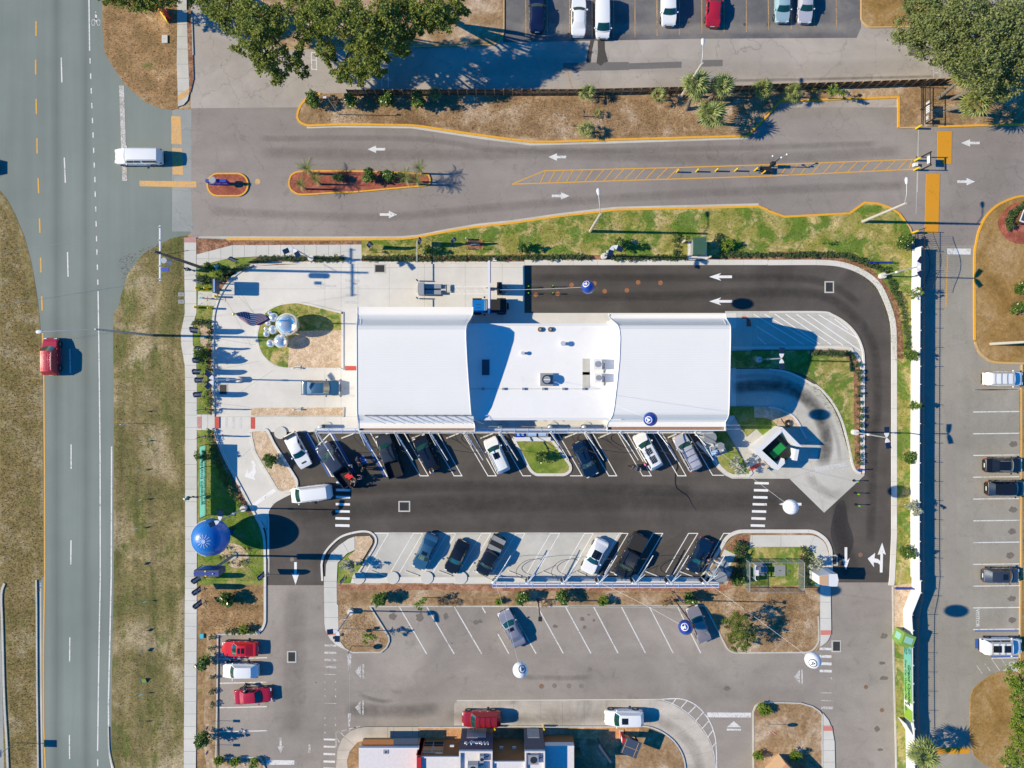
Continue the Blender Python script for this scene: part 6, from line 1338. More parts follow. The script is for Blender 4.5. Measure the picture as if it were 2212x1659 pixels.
def build_jeep():
    root=empty('parked_car',(0,0,0));L,hw=4.4,.93
    m=MB();m.box(.55,1.85,-.72,.72,.55,1.15);m.box(1.85,1.98,-.66,.66,.5,1.1);m.build('hood','paint_jeep_blue',root)
    MB().box(-2.0,.6,-.80,.80,.45,1.12).build('body','paint_jeep_blue',root)
    for s_ in (1,-1):
        MB().prism([(1.0,s_*.62),(1.95,s_*.62),(1.98,s_*.95),(.85,s_*.95)],.88,.96).build('fender','black_plastic',root);MB().prism([(-1.95,s_*.78),(-.9,s_*.78),(-.9,s_*.96),(-1.95,s_*.96)],.88,.96).build('fender','black_plastic',root)
        MB().sphere((.55,s_*1.02,1.30),.12,10,6).build('mirror','black_plastic',root)
        for x in (1.42,-1.42):
            mm=Matrix.Translation((x,s_*.80,.42)) @ Matrix.Rotation(R(-90)*s_,4,'X');q=MB();q.lathe([(.22,-.13),(.40,-.13),(.42,-.08),(.42,.08),(.40,.13),(.22,.13)],20,mm);wv=q.build('wheel','rubber',root,smooth=40);q=MB();q.lathe([(.001,.09),(.23,.10)],16,mm);q.build('rim','rim_metal',wv)
        MB().box(1.95,1.98,s_*.36-.1,s_*.36+.1,.85,1.05).build('headlight','lamp_clear',root)
    q=MB();q.add([(.62,-.70,1.12),(.62,.70,1.12),(.38,.64,1.72),(.38,-.64,1.72)],[(0,1,2,3)]);q.build('windshield','glass_teal',root)
    q=MB();q.box(-2.0,.36,-.68,.68,1.70,1.78);q.build('soft_top','cloth_black',root);MB().box(-2.02,.36,-.74,.74,1.12,1.70).build('cabin','cloth_black',root)
    mm=Matrix.Translation((-2.18,0,1.0)) @ Matrix.Rotation(R(90),4,'Y');q=MB();q.lathe([(.22,-.12),(.40,-.12),(.40,.12),(.22,.12)],20,mm);q.build('spare_wheel','rubber',root)
    for s_ in (1,-1):MB().box(1.0,1.5,s_*.2-.03,s_*.2+.03,1.15,1.17).build('hood_latch','black_plastic',root)
    MB().box(.25,.30,-.6,.6,1.80,1.84).build('light_bar','white_metal',root)
    return root
def paint(root,mat,roof=None,glass=None):
    for c in root.children:
        for s_,dm in zip(c.material_slots,c.data.materials if c.data else ()):
            if dm and dm.name == 'paint_white' and mat:
                s_.link='OBJECT';s_.material=M[roof if (roof and c.name.startswith('cabin')) else mat]
CARS=[
 # kind, extras, x, y, heading, paint, label, scale
 ('campertruck',('rails',),300,339,180,'paint_white','white pickup with a white camper top waiting at the driveway mouth',(1,.98)),
 ('suv',('ribs','rails'),110,770,90,'paint_red','crimson suv driving up the main road',(.98,1.0)),
 ('sedan',(),-52,358,0,'paint_charcoal','dark car at the far left road edge, mostly out of frame',(1,1)),
 ('sedan',(),1160,28,90,'paint_dark_blue','dark blue sedan in tree shade in the top row',(1,1)),
 ('sedan',(),1250,36,89,'paint_white','white sedan in the top row, backed beside the wet trail',(1.02,1)),
 ('van',(),1302,38,270,'paint_white','white suv nosed down above the wet trail in the top row',(1.0,.93)),
 ('suv',(),1444,14,271,'paint_white','white suv alone between empty bays in the top row',(1,1)),
 ('sedan',(),1542,16,86,'paint_red','red sedan with its boot to the aisle in the top row',(1,1)),
 ('hatch',(),1690,8,270,'paint_ice_blue','ice blue car in the top row, left of the pair',(1.06,1.03)),
 ('sedan',(),1740,8,268,'paint_lavender','pale lavender sedan in the top row, right of the pair',(1,1)),
 ('bigsuv',('rack',),2166,818,0,'paint_white','white suv with a roof rack at the top of the right bays',(.96,.92)),
 ('sedan',('rails',),2168,1005,0,'paint_black','black sedan in the right bays, upper of the black pair',(1,1)),
 ('suv',('sunroof',),2172,1055,0,'paint_black','glossy black suv in the right bays, lower of the black pair',(1,1)),
 ('hatch',('sunroof',),2163,1243,0,'paint_slate','dark slate hatchback alone in the right bays',(1.05,1)),
 ('bigsuv',('rack','sunroof2'),2162,1395,0,'paint_white','white suv with roof bars in the blue lined right bay',(1,1)),
 ('sedan',(),693,838,0,'paint_steel_blue','steel blue sedan entering the wash at the loop',(1.02,1)),
 ('coupe',('spoiler','intake'),643,973,-62,'paint_white','white sedan with rear spoiler in the first vacuum bay',(1.02,.98)),
 ('pickup',('ribs',),726,1003,127,'paint_slate','dark pickup with people round its open tailgate',(1.08,1)),
 ('pickup',('ribs',),841,984,109,'paint_grey','grey pickup with an empty bed in the upper vacuum row',(.98,.98)),
 ('suv',('glassroof',),921,979,116,'paint_black','black suv with a dark glass roof and a man behind it',(.98,1)),
 ('suv',('sunroof','rails'),1073,983,114,'paint_white','white suv with one sunroof left of the grass island',(.97,1)),
 ('sedan',(),1264,992,-65,'paint_navy','navy sedan nosed toward the lane right of the grass island',(.98,1)),
 ('suv',('sunroof2','ribs'),1399,974,119,'paint_white','white suv with two sunroofs and an open door',(1.03,1)),
 ('bigsuv',('rack','ribs'),1484,977,118,'paint_lavender','silver white suv with a black roof rack in the last upper bay',(.98,.95)),
 ('van',('rails',),672,1066,187,'paint_white','white minivan leaving the lane beside the gravel planter',(1.0,1)),
 ('sedan',('sunroof',),919,1191,246,'paint_steel_blue','steel blue sedan in the lower row, leftmost parked there',(1,1)),
 ('coupe',('sunroof',),987,1203,245,'paint_black','black coupe in the lower row between the blue sedan and a pickup',(.95,.98)),
 ('pickup',('tonneau',),1060,1200,243,'paint_black','black pickup with a striped bed cover in the lower row',(.92,.92)),
 ('coupe',('glassroof',),1285,1202,243,'paint_white','white coupe with a black glass roof in the lower row',(1.02,1.02)),
 ('pickup',('cover','ribs'),1362,1201,243,'paint_charcoal','black pickup with a plain bed cover in the lower row',(1.04,1)),
 ('sedan',('sunroof',),1511,1200,245,'paint_navy','dark navy sedan at the right end of the lower row',(.95,.98)),
 ('sedan',('sunroof',),1105,1357,117,'paint_silver','silver sedan with a sunroof crossed by a balloon rope',(1.02,1)),
 ('sedan',(),1509,1348,112,'paint_taupe','taupe sedan beside the navy balloon in the last angled bay',(.98,.96)),
 ('coupe',('sunroof2',),518,1402,180,'paint_bright_red','bright red coupe with a sunroof, topmost in the small left lot',(1.0,1)),
 ('hatch',(),519,1449,180,'paint_white','white hatchback in the small left lot between two red cars',(1.02,1)),
 ('sedan',(),547,1503,4,'paint_red','red sedan in the small left lot, lowest one',(.98,.98)),
 ('suv',('rack',),1040,1552,181,'paint_dark_red','dark red suv in the drive through lane at the dark tower',(1.02,1)),
 ('suv',('sunroof',),1348,1550,180,'paint_white','white suv in the drive through lane at the menu board',(1.02,1)),
]
protos={}
for kind,ex,x,y,hd,pt,lab,sc in CARS:
    key=(kind,ex)
    if key not in protos:protos[key]=Proto(build_car(kind,'parked_car',ex))
    zz=.05;c=protos[key].put(WG(x,y,.75,zz),R(hd),lab,None,(sc[0],sc[1],1.0));c['category']='pickup truck' if 'pickup' in kind or 'camper' in kind else 'car'
    paint(c,pt)
    if pt in ('paint_navy','paint_charcoal') and False:pass
del x,y
j=build_jeep();tag(j,'blue jeep with a black soft top under the white gantry','car');j.location=WG(1057,662,.75,.05);j.rotation_euler=(0,0,R(180));j.scale=(1.05,1.05,1)
# red cushions and boards in the open bed of the dark pickup
b0=T(1,2,(803,795))[0];p=WG(*b0,.95)
for dx,dy,l in ((-.2,.05,'left red cushion in the open pickup bed'),(.15,-.12,'right red cushion in the open pickup bed')):
    r=empty('cushion',(p.x+dx,p.y+dy,.86),R(35),label=l,cat='cushion');MB().box(-.32,.32,-.17,.17,0,.12).build('pad','red_item',r);MB().box(-.3,.3,-.02,.02,.12,.14).build('seam','lamp_red',r)

# ============================================================= PEOPLE
def skinmesh(verts,edges,radii,sub=1,root=0):
    me=bpy.data.meshes.new('skel');me.from_pydata(verts,edges,[]);o=bpy.data.objects.new('skel',me);COL.objects.link(o)
    sk=o.modifiers.new('s','SKIN');
    for i,v in enumerate(me.skin_vertices[0].data):v.radius=(radii[i],radii[i])
    me.skin_vertices[0].data[root].use_root=True
    o.modifiers.new('u','SUBSURF').levels=sub;o.modifiers['u'].render_levels=sub
    bpy.context.view_layer.update()
    m2=bpy.data.meshes.new_from_object(o.evaluated_get(bpy.context.evaluated_depsgraph_get()));bpy.data.objects.remove(o)
    m2.shade_smooth();return m2
def pose(lean=0.0,arm=(20,20),elbow=(20,20),stride=.12,crouch=0.0):
    """joints of a 1.72 m figure facing +x"""
    J={};hip=.93-crouch;la=math.sin(lean)
    J['pelvis']=(0,0,hip);sp=lambda d,y=0:(math.sin(lean)*d,y,hip+math.cos(lean)*d)
    J['waist']=sp(.18);J['chest']=sp(.38);J['neck']=sp(.54);J['headb']=sp(.60);J['head']=(sp(.70)[0]+.02,0,sp(.70)[2]);J['crown']=(sp(.78)[0]+.01,0,sp(.78)[2])
    for s_,nm,ar,el,stp in ((1,'l',arm[0],elbow[0],stride),(-1,'r',arm[1],elbow[1],-stride)):
        J['sh'+nm]=sp(.48,s_*.19);ax=math.sin(R(ar));az=math.cos(R(ar));x,y,z=J['sh'+nm]
        J['el'+nm]=(x+.28*ax,y+s_*.05,z-.28*az);a2=R(ar+el);x,y,z=J['el'+nm]
        J['wr'+nm]=(x+.25*math.sin(a2),y,z-.25*math.cos(a2));x,y,z=J['wr'+nm]
        J['pa'+nm]=(x+.07*math.sin(a2),y,z-.07*math.cos(a2));x,y,z=J['pa'+nm]
        for f in range(5):
            w=(f-2)*.018;ln=(.06,.075,.08,.075,.06)[f] if f else .05;oy=y+s_*0+w
            if f == 0:J['f0a'+nm]=(J['wr'+nm][0]+.04,y-.04*s_,J['wr'+nm][2]-.04);J['f0b'+nm]=(J['f0a'+nm][0]+.04,y-.045*s_,J['f0a'+nm][2]-.04)
            else:J['f%da%s' % (f,nm)]=(x+ln*.5*math.sin(a2),oy,z-ln*.5*math.cos(a2));J['f%db%s' % (f,nm)]=(x+ln*math.sin(a2+.4),oy,z-ln*math.cos(a2+.4))
        J['hip'+nm]=(0,s_*.10,hip-.04);J['kn'+nm]=(stp*.6+crouch*.6,s_*.11,.49-crouch*.35);J['an'+nm]=(stp,s_*.11,.09);J['to'+nm]=(stp+.17,s_*.12,.04)
    return J
RAD=dict(pelvis=.145,waist=.125,chest=.155,neck=.06,headb=.062,head=.105,crown=.075,sh=.068,el=.045,wr=.030,pa=.038,hip=.095,kn=.06,an=.04,to=.04)
def rad(k):return RAD.get(k,RAD.get(k[:-1],.009))
EDG=[('pelvis','waist'),('waist','chest'),('chest','neck'),('neck','headb'),('headb','head'),('head','crown')]
for n_ in 'lr':
    EDG += [('chest','sh'+n_),('sh'+n_,'el'+n_),('el'+n_,'wr'+n_),('wr'+n_,'pa'+n_),('pelvis','hip'+n_),('hip'+n_,'kn'+n_),('kn'+n_,'an'+n_),('an'+n_,'to'+n_),('wr'+n_,'f0a'+n_),('f0a'+n_,'f0b'+n_)]
    for f in range(1,5):EDG += [('pa'+n_,'f%da%s' % (f,n_)),('f%da%s' % (f,n_),'f%db%s' % (f,n_))]
def submesh(J,names,edges,extra,rmap=None):
    idx={k:i for i,k in enumerate(names)};return skinmesh([J[k] for k in names],[(idx[a],idx[b]) for a,b in edges if a in idx and b in idx],[(rmap[k] if rmap and k in rmap else rad(k)+extra) for k in names])
POSES={}
def person_meshes(key,**kw):
    J=pose(**kw);names=list(J)
    body=submesh(J,names,EDG,0.0)
    shirt=submesh({**J},['pelvis','waist','chest','shl','shr','ell','elr'],EDG,.018,{'ell':.055,'elr':.055})
    pants=submesh(J,['pelvis','hipl','hipr','knl','knr','anl','anr'],EDG,.016,{'anl':.052,'anr':.052})
    shoes=MB()
    for n_ in 'lr':x,y,z=J['an'+n_];shoes.box(x-.08,x+.20,y-.05,y+.05,0,.09)
    sm_=shoes.mesh('shoes');q=MB();hx,_,hz=J['head']
    q.sphere((hx-.015,0,hz+.035),.118,16,10,.95);hair=q.mesh('hair',60)
    q=MB();q.sphere((hx+.0,0,hz+.045),.125,16,10,.8);q.prism([(hx+.08,-.08),(hx+.22,-.06),(hx+.22,.06),(hx+.08,.08)],hz+.05,hz+.065);cap=q.mesh('cap',50)
    fc=MB()
    for s_ in (1,-1):fc.sphere((hx+.098,s_*.036,hz-.005),.014,8,5)
    eyes=fc.mesh('eyes');nz=MB();nz.add([(hx+.095,-.014,hz-.05),(hx+.095,.014,hz-.05),(hx+.128,0,hz-.045),(hx+.100,0,hz-.0)],[(0,1,2),(0,2,3),(1,3,2)]);
    for s_ in (1,-1):nz.sphere((hx,s_*.105,hz-.02),.025,8,5)
    nose=nz.mesh('nose');mo=MB().box(hx+.093,hx+.108,-.025,.025,hz-.075,hz-.068).mesh('mouth')
    POSES[key]=(body,shirt,pants,sm_,hair,cap,eyes,nose,mo)
person_meshes('stand',lean=.03,arm=(12,8),elbow=(18,15),stride=.04)
person_meshes('walk',lean=.07,arm=(30,-25),elbow=(20,20),stride=.28)
person_meshes('bend',lean=.85,arm=(55,40),elbow=(25,30),stride=.12,crouch=.05)
person_meshes('reach',lean=.25,arm=(60,50),elbow=(25,35),stride=.08)
def person(x,y,face,key,shirt,pants,lab,hat=None,skin='skin',hair='hair_dark',lean=0,z=.05):
    b,s_,p,sh,hr,cp,ey,ns,mo=POSES[key];r=empty('person',WG(x,y,.9,z),R(face),label=lab,cat='person')
    o=mobj('body',b,skin,r);
    mobj('shirt',s_,shirt,r);mobj('trousers',p,pants,r);mobj('shoes',sh,'cloth_black',r)
    mobj('cap',cp,hat,r) if hat else mobj('hair',hr,hair,r)
    mobj('eyes',ey,'black_plastic',r);mobj('nose',ns,skin,r);mobj('mouth',mo,'lamp_red',r);return r
ppl=[(872,642,-30,'reach','cloth_navy','cloth_black','person in a navy shirt reaching down beside the blue bay emblem','cloth_navy'),
 (826,702,-120,'stand','cloth_white','denim','person in a white shirt standing at the dark pickup door',None),
 (897,700,100,'bend','cloth_black','khaki','person in black bending over on the accessible bay',None),
 (928,738,170,'stand','cloth_olive','cloth_black','person in olive standing between the pickups',None),
 (928,802,180,'reach','cloth_navy','cloth_black','person in navy with pink trim behind the tailgate group','cloth_navy'),
 (876,842,150,'reach','cloth_navy','cloth_black','person in a pale cap leaning on the open tailgate','khaki'),
 (830,892,70,'reach','cloth_black','denim','person with bare arms at the lowest corner of the tailgate',None)]
for x,y,f,k,s_,p,l,h in ppl:q=T(1,2,(x,y))[0];person(*q,f,k,s_,p,l,h)
q=T(1,2,(1527,766))[0];person(*q,110,'reach','cloth_white','khaki','person in a white shirt behind the black suv')
q=T(2,2,(1037,712))[0];person(*q,-10,'walk','cloth_navy','cloth_black','person in navy pushing a round bin in an empty bay')
q=T(2,2,(1150,696))[0];person(*q,60,'stand','cloth_pink','denim','person in a bright pink shirt beside the white suv with two sunroofs')
q=T(2,2,(1556,527))[0];person(*q,200,'reach','cloth_yellow','cloth_black','person in a yellow vest leaning at the silver white suv windshield')
q=T(2,2,(1718,1510))[0];person(*q,215,'bend','cloth_grey','denim','person in grey bending beside the navy sedan in the lower row')
q=T(0,1,(1622,668))[0];person(*q,-30,'walk','cloth_white','cloth_black','person in a white shirt walking on the left pavement under the utility pole',z=.13,skin='skin_dark')
q=T(0,2,(1630,985))[0];person(*q,160,'walk','cloth_teal','cloth_black','person in a teal shirt with a white cap walking beside the green banner','cloth_white',z=.13)
q=T(0,3,(2110,960))[0];person(*q,-60,'bend','cloth_navy','cloth_black','person in navy bending over the lowest red sedan')
q=T(2,2,(1083,730))[0];r=empty('wheeled_bin',W(*q,.05),label='round grey wheeled bin pushed between empty vacuum bays',cat='bin')
MB().lathe([(.2,.1),(.27,.85),(.30,.86),(.30,.82),(.24,.80),(.18,.15)],20).build('tub','cloth_grey',r,smooth=40);MB().cyl(.2,0,0,.12,.05,8).cyl(-.2,0,0,.12,.05,8).build('wheel','rubber',r);MB().tube([(-.3,-.12,.8),(-.5,0,.95),(-.3,.12,.8)],.02,6).build('handle','grey_metal',r)
# bicycle on its pad
q=bx((580,1280))[0];r=empty('bicycle',W(*q,.15),R(-5),label='parked bicycle on the small concrete pad between the yellow bollards',cat='bicycle')
for s_ in (.52,-.52):
    ring=[(s_+.33*math.cos(a*math.pi/10),0,.34+.33*math.sin(a*math.pi/10)) for a in range(21)];w_=MB().tube(ring,.02,6).build('wheel','rubber',r);MB().tube([(s_,0,.02),(s_,0,.66)],.006,4).tube([(s_-.32,0,.34),(s_+.32,0,.34)],.006,4).build('spoke','grey_metal',w_)
MB().tube([(-.52,0,.34),(-.15,0,.80),(.38,0,.82),(.52,0,.34)],.022,6).tube([(-.52,0,.34),(-.02,0,.32),(-.15,0,.80)],.02,6).tube([(-.02,0,.32),(.38,0,.78)],.022,6).build('frame','lamp_red',r)
MB().tube([(.36,-.27,1.0),(.38,0,1.02),(.36,.27,1.0)],.018,6).tube([(.38,0,.82),(.38,0,1.02)],.016,6).build('handlebar','black_plastic',r);MB().box(-.30,-.05,-.07,.07,.88,.93).build('saddle','black_plastic',r);MB().box(-.75,-.35,-.1,.1,.72,.76).build('carrier','sign_teal',r)

# ============================================================= VACUUM ROWS
def vac_station(x,y,dx,dy,lab,grp,hz=3.2,seed=0):
    gx,gy=G(x,y,hz);base=W(gx,gy,.05);r=empty('vacuum_station',base,label=lab,cat='vacuum',group=grp)
    e=WG(x+dx,y+dy,hz-.3,hz-.3)-base;sgn=-1 if dy > 0 else 1
    MB().tube([(0,0,0),(0,0,hz)],.07,10).build('post','white_metal',r,smooth=60)
    MB().cyl(.45,-.35*-sgn*-1,0,.10,.60,24).build('base_disc','walk_concrete',r,smooth=40)
    MB().cyl(-.05,.38*-sgn,.1,1.5,.24,16).build('canister','iron_black',r,smooth=40);MB().cyl(-.05,.38*-sgn,1.5,1.62,.27,16,.12).build('canister_lid','chrome',r)
    j=Vector((0,0,hz-.15));en=Vector(e)
    MB().tube([j,en],[.075,.045],10).build('boom','white_metal',r,smooth=60)
    MB().tube([j+Vector((-.18,.1,.15)),j.lerp(en,.62)+Vector((-.02,0,.05))],.03,8).build('tie_rod','chrome',r)
    MB().tube([j+Vector((-.25,0,-.05)),j+Vector((-.25,0,0)).lerp(en,.45)],.03,8).build('air_line','chrome',r)
    for t in (.33,.66):p=j.lerp(en,t);MB().sphere(tuple(p),.10,8,5).build('clamp','chrome',r)
    rr=random.Random(seed);tip=j.lerp(en,.8);s2=Vector((-1.5-rr.random()*.4,en.y*.25,0))
    pts=[tip,tip+Vector((-.3,0,-1.0)),Vector((tip.x-1.3+s2.x*.3,tip.y*.8,.7)),Vector((-1.2,tip.y*.45,.35)),Vector((-1.35,tip.y*.15,.8)),Vector((-.3,0,1.3))]
    q=[Vector(a) for a in pts];out=[]
    for i in range(len(q)-1):
        a,b,c,d_=q[max(i-1,0)],q[i],q[i+1],q[min(i+2,len(q)-1)]
        for k in range(6):t=k/6;out.append(.5*((2*b)+(c-a)*t+(2*a-5*b+4*c-d_)*t*t+(3*b-a-3*c+d_)*t**3))
    out.append(q[-1]);MB().tube(out,.028,6).build('hose','hose',r,smooth=60)
    return r
NP=[684,779,854,929,1005.5,1080.5,1191,1266,1341,1423,1503]
NL=['over the first dark pickup','beside the pickup group','right of the grey pickup','right of the black suv','over an empty bay left of the white suv','left of the grass island','right of the grass island','right of the navy sedan','left of the white suv with two sunroofs','between the two right hand white suvs','at the right end of the row']
for i,x in enumerate(NP):vac_station(x,932,38,62,'white vacuum boom in the upper row, %s' % NL[i],'vacuum booms of the upper row',seed=i)
SPX=[1067.5,1141,1219.8,1297,1375,1452,1530]
SL_=['beside the black pickup with a striped cover','first of the two over empty pale bays','second of the two over empty pale bays','right of the white coupe','right of the black pickup','left of the navy sedan','at the right end of the row']
for i,x in enumerate(SPX):vac_station(x,1262,36,-62,'white vacuum boom in the lower row, %s' % SL_[i],'vacuum booms of the lower row',seed=i+20)
def beam(x0,x1,y,lab):
    a,b=WG(x0,y,3.2,3.2),WG(x1,y,3.2,3.2);r=empty('overhead_rail',(a.x,a.y,0),label=lab,cat='rail');L=b.x-a.x
    MB().box(0,L,-.06,.10,3.02,3.18).build('blue_rail','beam_blue',r);MB().box(0,L,.13,.26,3.08,3.2).build('white_rail','white_metal',r);MB().box(0,L,-.22,-.14,3.08,3.2).build('white_rail','white_metal',r)
    MB().tube([(0,.36,3.1),(L,.36,3.1)],.035,8).build('suction_pipe','chrome',r)
    for k in range(int(L/1.6)+1):MB().box(k*1.6-.03,k*1.6+.03,-.2,.36,3.19,3.23).build('cross_tie','canopy_blue',r)
beam(681,1541,932,'long blue and white overhead rail along the upper vacuum row');beam(1064,1554,1266,'long blue and white overhead rail along the lower vacuum row')
for i,(x,y) in enumerate(T(1,2,(215,420))+T(1,3,(890,14),(1183,12),(1478,12),(1772,12))):
    r=empty('vacuum_pedestal',W(x,y,.10),label='empty round concrete base, alone in the upper row' if i == 0 else 'round concrete base without a boom at the head of a lower bay',cat='base',group=None if i == 0 else 'empty round bases of the lower row')
    MB().cyl(0,0,0,.12,.78,28).build('disc','walk_concrete',r,smooth=30)
# separator tanks and pumps at the row ends
def tank(x,y,rr,h,lab,big=True):
    r=empty('vacuum_tank',WG(x,y,h,.08),label=lab,cat='tank');MB().cyl(0,0,.5,h,rr,28).build('drum','grey_metal',r,smooth=40);MB().cyl(0,0,h,h+.02,rr*.98,28).build('lid','canopy_blue' if False else 'utility_cover',r)
    for a in (0,2.1,4.2):MB().tube([(rr*.8*math.cos(a),rr*.8*math.sin(a),0),(rr*.8*math.cos(a),rr*.8*math.sin(a),.6)],.04,6).build('leg','grey_metal',r)
    MB().tube([(-rr,0,h*.8),(-rr-.5,.1,h*.8),(-rr-.5,.1,.3)],.09,8).build('duct','chrome',r,smooth=60)
a=T(2,2,(1716,462),(1805,532));tank(*a[0],.72,2.7,'large round separator tank at the right end of the upper vacuum row');tank(*a[1],.40,2.4,'slim separator tank in front of the upper row pumps')
a=c5((945,565),(983,432));tank(*a[0],.72,2.7,'large round separator tank at the right end of the lower vacuum row');tank(*a[1],.40,2.3,'slim separator tank behind the lower row pumps')
for (x,y),l,rz in ((T(2,2,(1770,575))[0],'pump set with motors on the pale slab at the upper row end',20),(c5((955,495))[0],'pump set with motors on the pale slab at the lower row end',-20)):
    r=empty('pump_set',W(x,y,.1),R(rz),label=l,cat='pump');MB().box(-1.1,1.1,-.6,.6,0,.12).build('skid','grey_metal',r)
    for k in (-.55,.45):mm=Matrix.Translation((k,0,.55)) @ Matrix.Rotation(R(90),4,'Y');q=MB();q.lathe([(.01,-.38),(.28,-.38),(.30,-.3),(.30,.3),(.28,.38),(.01,.38)],18,mm);q.build('motor','canopy_blue' if k < 0 else 'grey_metal',r,smooth=40);MB().box(k-.12,k+.12,-.1,.1,.8,.98).build('junction_box','white_metal',r)
    MB().tube([(-.9,.3,.5),(-.9,.9,.9),(-.2,1.2,1.6)],.08,8).build('duct','chrome',r,smooth=60)
poly(ea,c3((640,330),(890,330),(1020,590),(905,668),(700,440)),'walk_concrete',.1,'equipment_slab')
sheet('equipment_slab',c5((975,285),(1085,340),(1005,500),(985,600),(780,600),(900,440)),.15,'walk_concrete',thick=.1)
# island equipment cabinets under the upper rail
for (x,y),w_,mt,l in ((CR(1900,1660,.23147,(785,328))[0],.8,'sign_blue','blue machine cabinet above the grass island, left'),(CR(1900,1660,.23147,(990,325))[0],1.0,'grey_metal','long grey machine cabinet above the grass island, middle'),(CR(1900,1660,.23147,(1160,328))[0],.95,'utility_cover','pale grey machine cabinet above the grass island, right')):
    r=empty('vending_cabinet',WG(x,y,1.5,.05),label=l,cat='cabinet');MB().box(-w_*.75,w_*.75,-.35,.35,0,1.6).build('body',mt,r);MB().box(-w_*.7,w_*.7,-.42,-.36,.5,1.3).build('front','black_plastic',r);MB().box(-w_*.5,w_*.5,-.2,.2,1.6,1.66).build('top_plate','canopy_blue',r)
a=CR(1900,1660,.23147,(670,400),(1295,400));p,q_=W(*a[0],.05),W(*a[1],.05);r=empty('low_wall',p,label='low white wall closing the grass island below the cabinets',cat='wall');MB().box(0,(q_-p).length,-.25,.2,0,.9).build('wall','white_paint',r);MB().box(-.03,(q_-p).length+.03,-.28,.23,.9,.97).build('coping','white_metal',r)

# ============================================================= BALLOONS
def balloon(x,y,h,rr,mat,ring,base,bz,lab,ex=0,ey=0):
    c=WG(x,y,h,h);r=empty('balloon',c,label=lab,cat='balloon')
    MB().sphere((0,0,0),rr,40,26,1.08).build('envelope',mat,r,smooth=80)
    # round emblem stitched to the envelope, tilted towards its own direction
    dd=Vector((ex,ey,1)).normalized();mm=dd.to_track_quat('Z','Y').to_matrix().to_4x4()
    def onball(a,rad_):v=mm @ Vector((rad_*math.cos(a),rad_*math.sin(a),math.sqrt(max(rr*rr-rad_*rad_,0))));return (v.x*1.02,v.y*1.02,v.z*1.10)
    q=MB();n_=28;k0,k1=rr*.40,rr*.50
    q.add([onball(2*math.pi*i/n_,k0) for i in range(n_)]+[onball(2*math.pi*i/n_,k1) for i in range(n_)],[(i,(i+1) % n_,n_+(i+1) % n_,n_+i) for i in range(n_)]);q.build('emblem_ring',ring,r)
    def onp(u,v):w_=mm @ Vector((u*rr,v*rr,math.sqrt(max(rr*rr*(1-u*u-v*v),0))));return (w_.x*1.022,w_.y*1.022,w_.z*1.102)
    q=MB()
    for (u0,v0),(u1,v1) in (((-.22,-.24),(0,.26)),((0,.26),(.22,-.24)),((-.10,-.02),(.12,-.1))):
        d_=Vector((u1-u0,v1-v0)).normalized();nn=Vector((-d_.y,d_.x))*.05;k=5
        q.add([onp(u0+(u1-u0)*t/k+s_*nn.x,v0+(v1-v0)*t/k+s_*nn.y) for s_ in (1,-1) for t in range(k+1)],[(t,t+1,k+2+t,k+1+t) for t in range(k)])
    q.build('emblem_mark',ring,r)
    b=(W(*G(*base,bz),bz) if bz > 1 else W(*base,.1))-c;s_=Vector(b).normalized()*rr
    pts=[s_.lerp(Vector(b),t/10)+Vector((0,0,-.6*math.sin(math.pi*t/10))) for t in range(11)]
    MB().tube([tuple(p) for p in pts],.012,5).build('tether','white_metal',r)
balloon(1270,620,13.2,.72,'balloon_navy','banner_white',(1075,626),2.2,'navy balloon with a round white emblem above the entry lane',-.5,.5)
balloon(1405,905,15.4,.72,'balloon_navy','banner_white',(1180,818),5.2,'navy balloon with a round white emblem above the east roof edge',-.55,-.1)
balloon(1708,1095,11.7,.80,'balloon_white','banner_white',(1559,980),2.4,'plain white balloon above the crossing in the dark lane')
balloon(1481,1355,13.6,.76,'balloon_navy','banner_white',(1301,1262),3.2,'navy balloon above the angled bays beside the taupe sedan',-.45,.45)
balloon(1756,1426,15.8,.80,'balloon_white','wall_slate',(1535,1264),3.2,'white balloon with a round dark emblem at the lower right crossing',-.5,.0)
balloon(1124,1447,15.6,.78,'balloon_white','wall_slate',(1072,1264),3.2,'white balloon with a dark emblem below the silver sedan',.3,.6)
# giant blue inflatable
c=W(482,1146,.12);r=empty('giant_inflatable',c,label='giant blue hot air balloon shaped inflatable on the lawn beside the left pavement',cat='inflatable')
prof=[(.35,0),(.42,.35),(.62,.8),(1.15,1.5),(1.75,2.15),(2.12,2.8),(2.22,3.35),(2.12,4.0),(1.78,4.65),(1.2,5.15),(.6,5.38),(.01,5.44)]
pr=cr([(a,b) for a,b in prof],False,4);MB().lathe([(max(a,.01),b) for a,b in pr],56).build('envelope','balloon_blue',r,smooth=80)
q=MB()
for k in range(12):
    a=k*math.pi/6+.1;q.box(.33,.82,-.02,.02,-.01,.012,Matrix.Translation((0,0,5.50)) @ Matrix.Rotation(a,4,'Z') @ Matrix.Rotation(R(9),4,'Y'))
q.build('sunburst','banner_white',r);MB().cyl(0,0,5.43,5.50,.26,20).build('crown_disc','canopy_blue',r)
for a0 in (R(170),R(20),R(95)):
    q=MB();q.tube([(p[0]*1.006*math.cos(a0),p[0]*1.006*math.sin(a0),p[1]) for p in pr if .8 < p[1] < 4.9],.02,5);q.build('seam','sign_teal',r)
MB().tube([(2.18*math.cos(a),2.18*math.sin(a),3.9) for a in [R(t) for t in range(100,262,8)]],.035,5).build('seam','banner_white',r)
MB().box(.4,1.5,-.22,.12,0,.45).build('blower_sleeve','balloon_navy',r);MB().cyl(1.75,-.05,0,.45,.25,14).build('blower','bin_green',r)
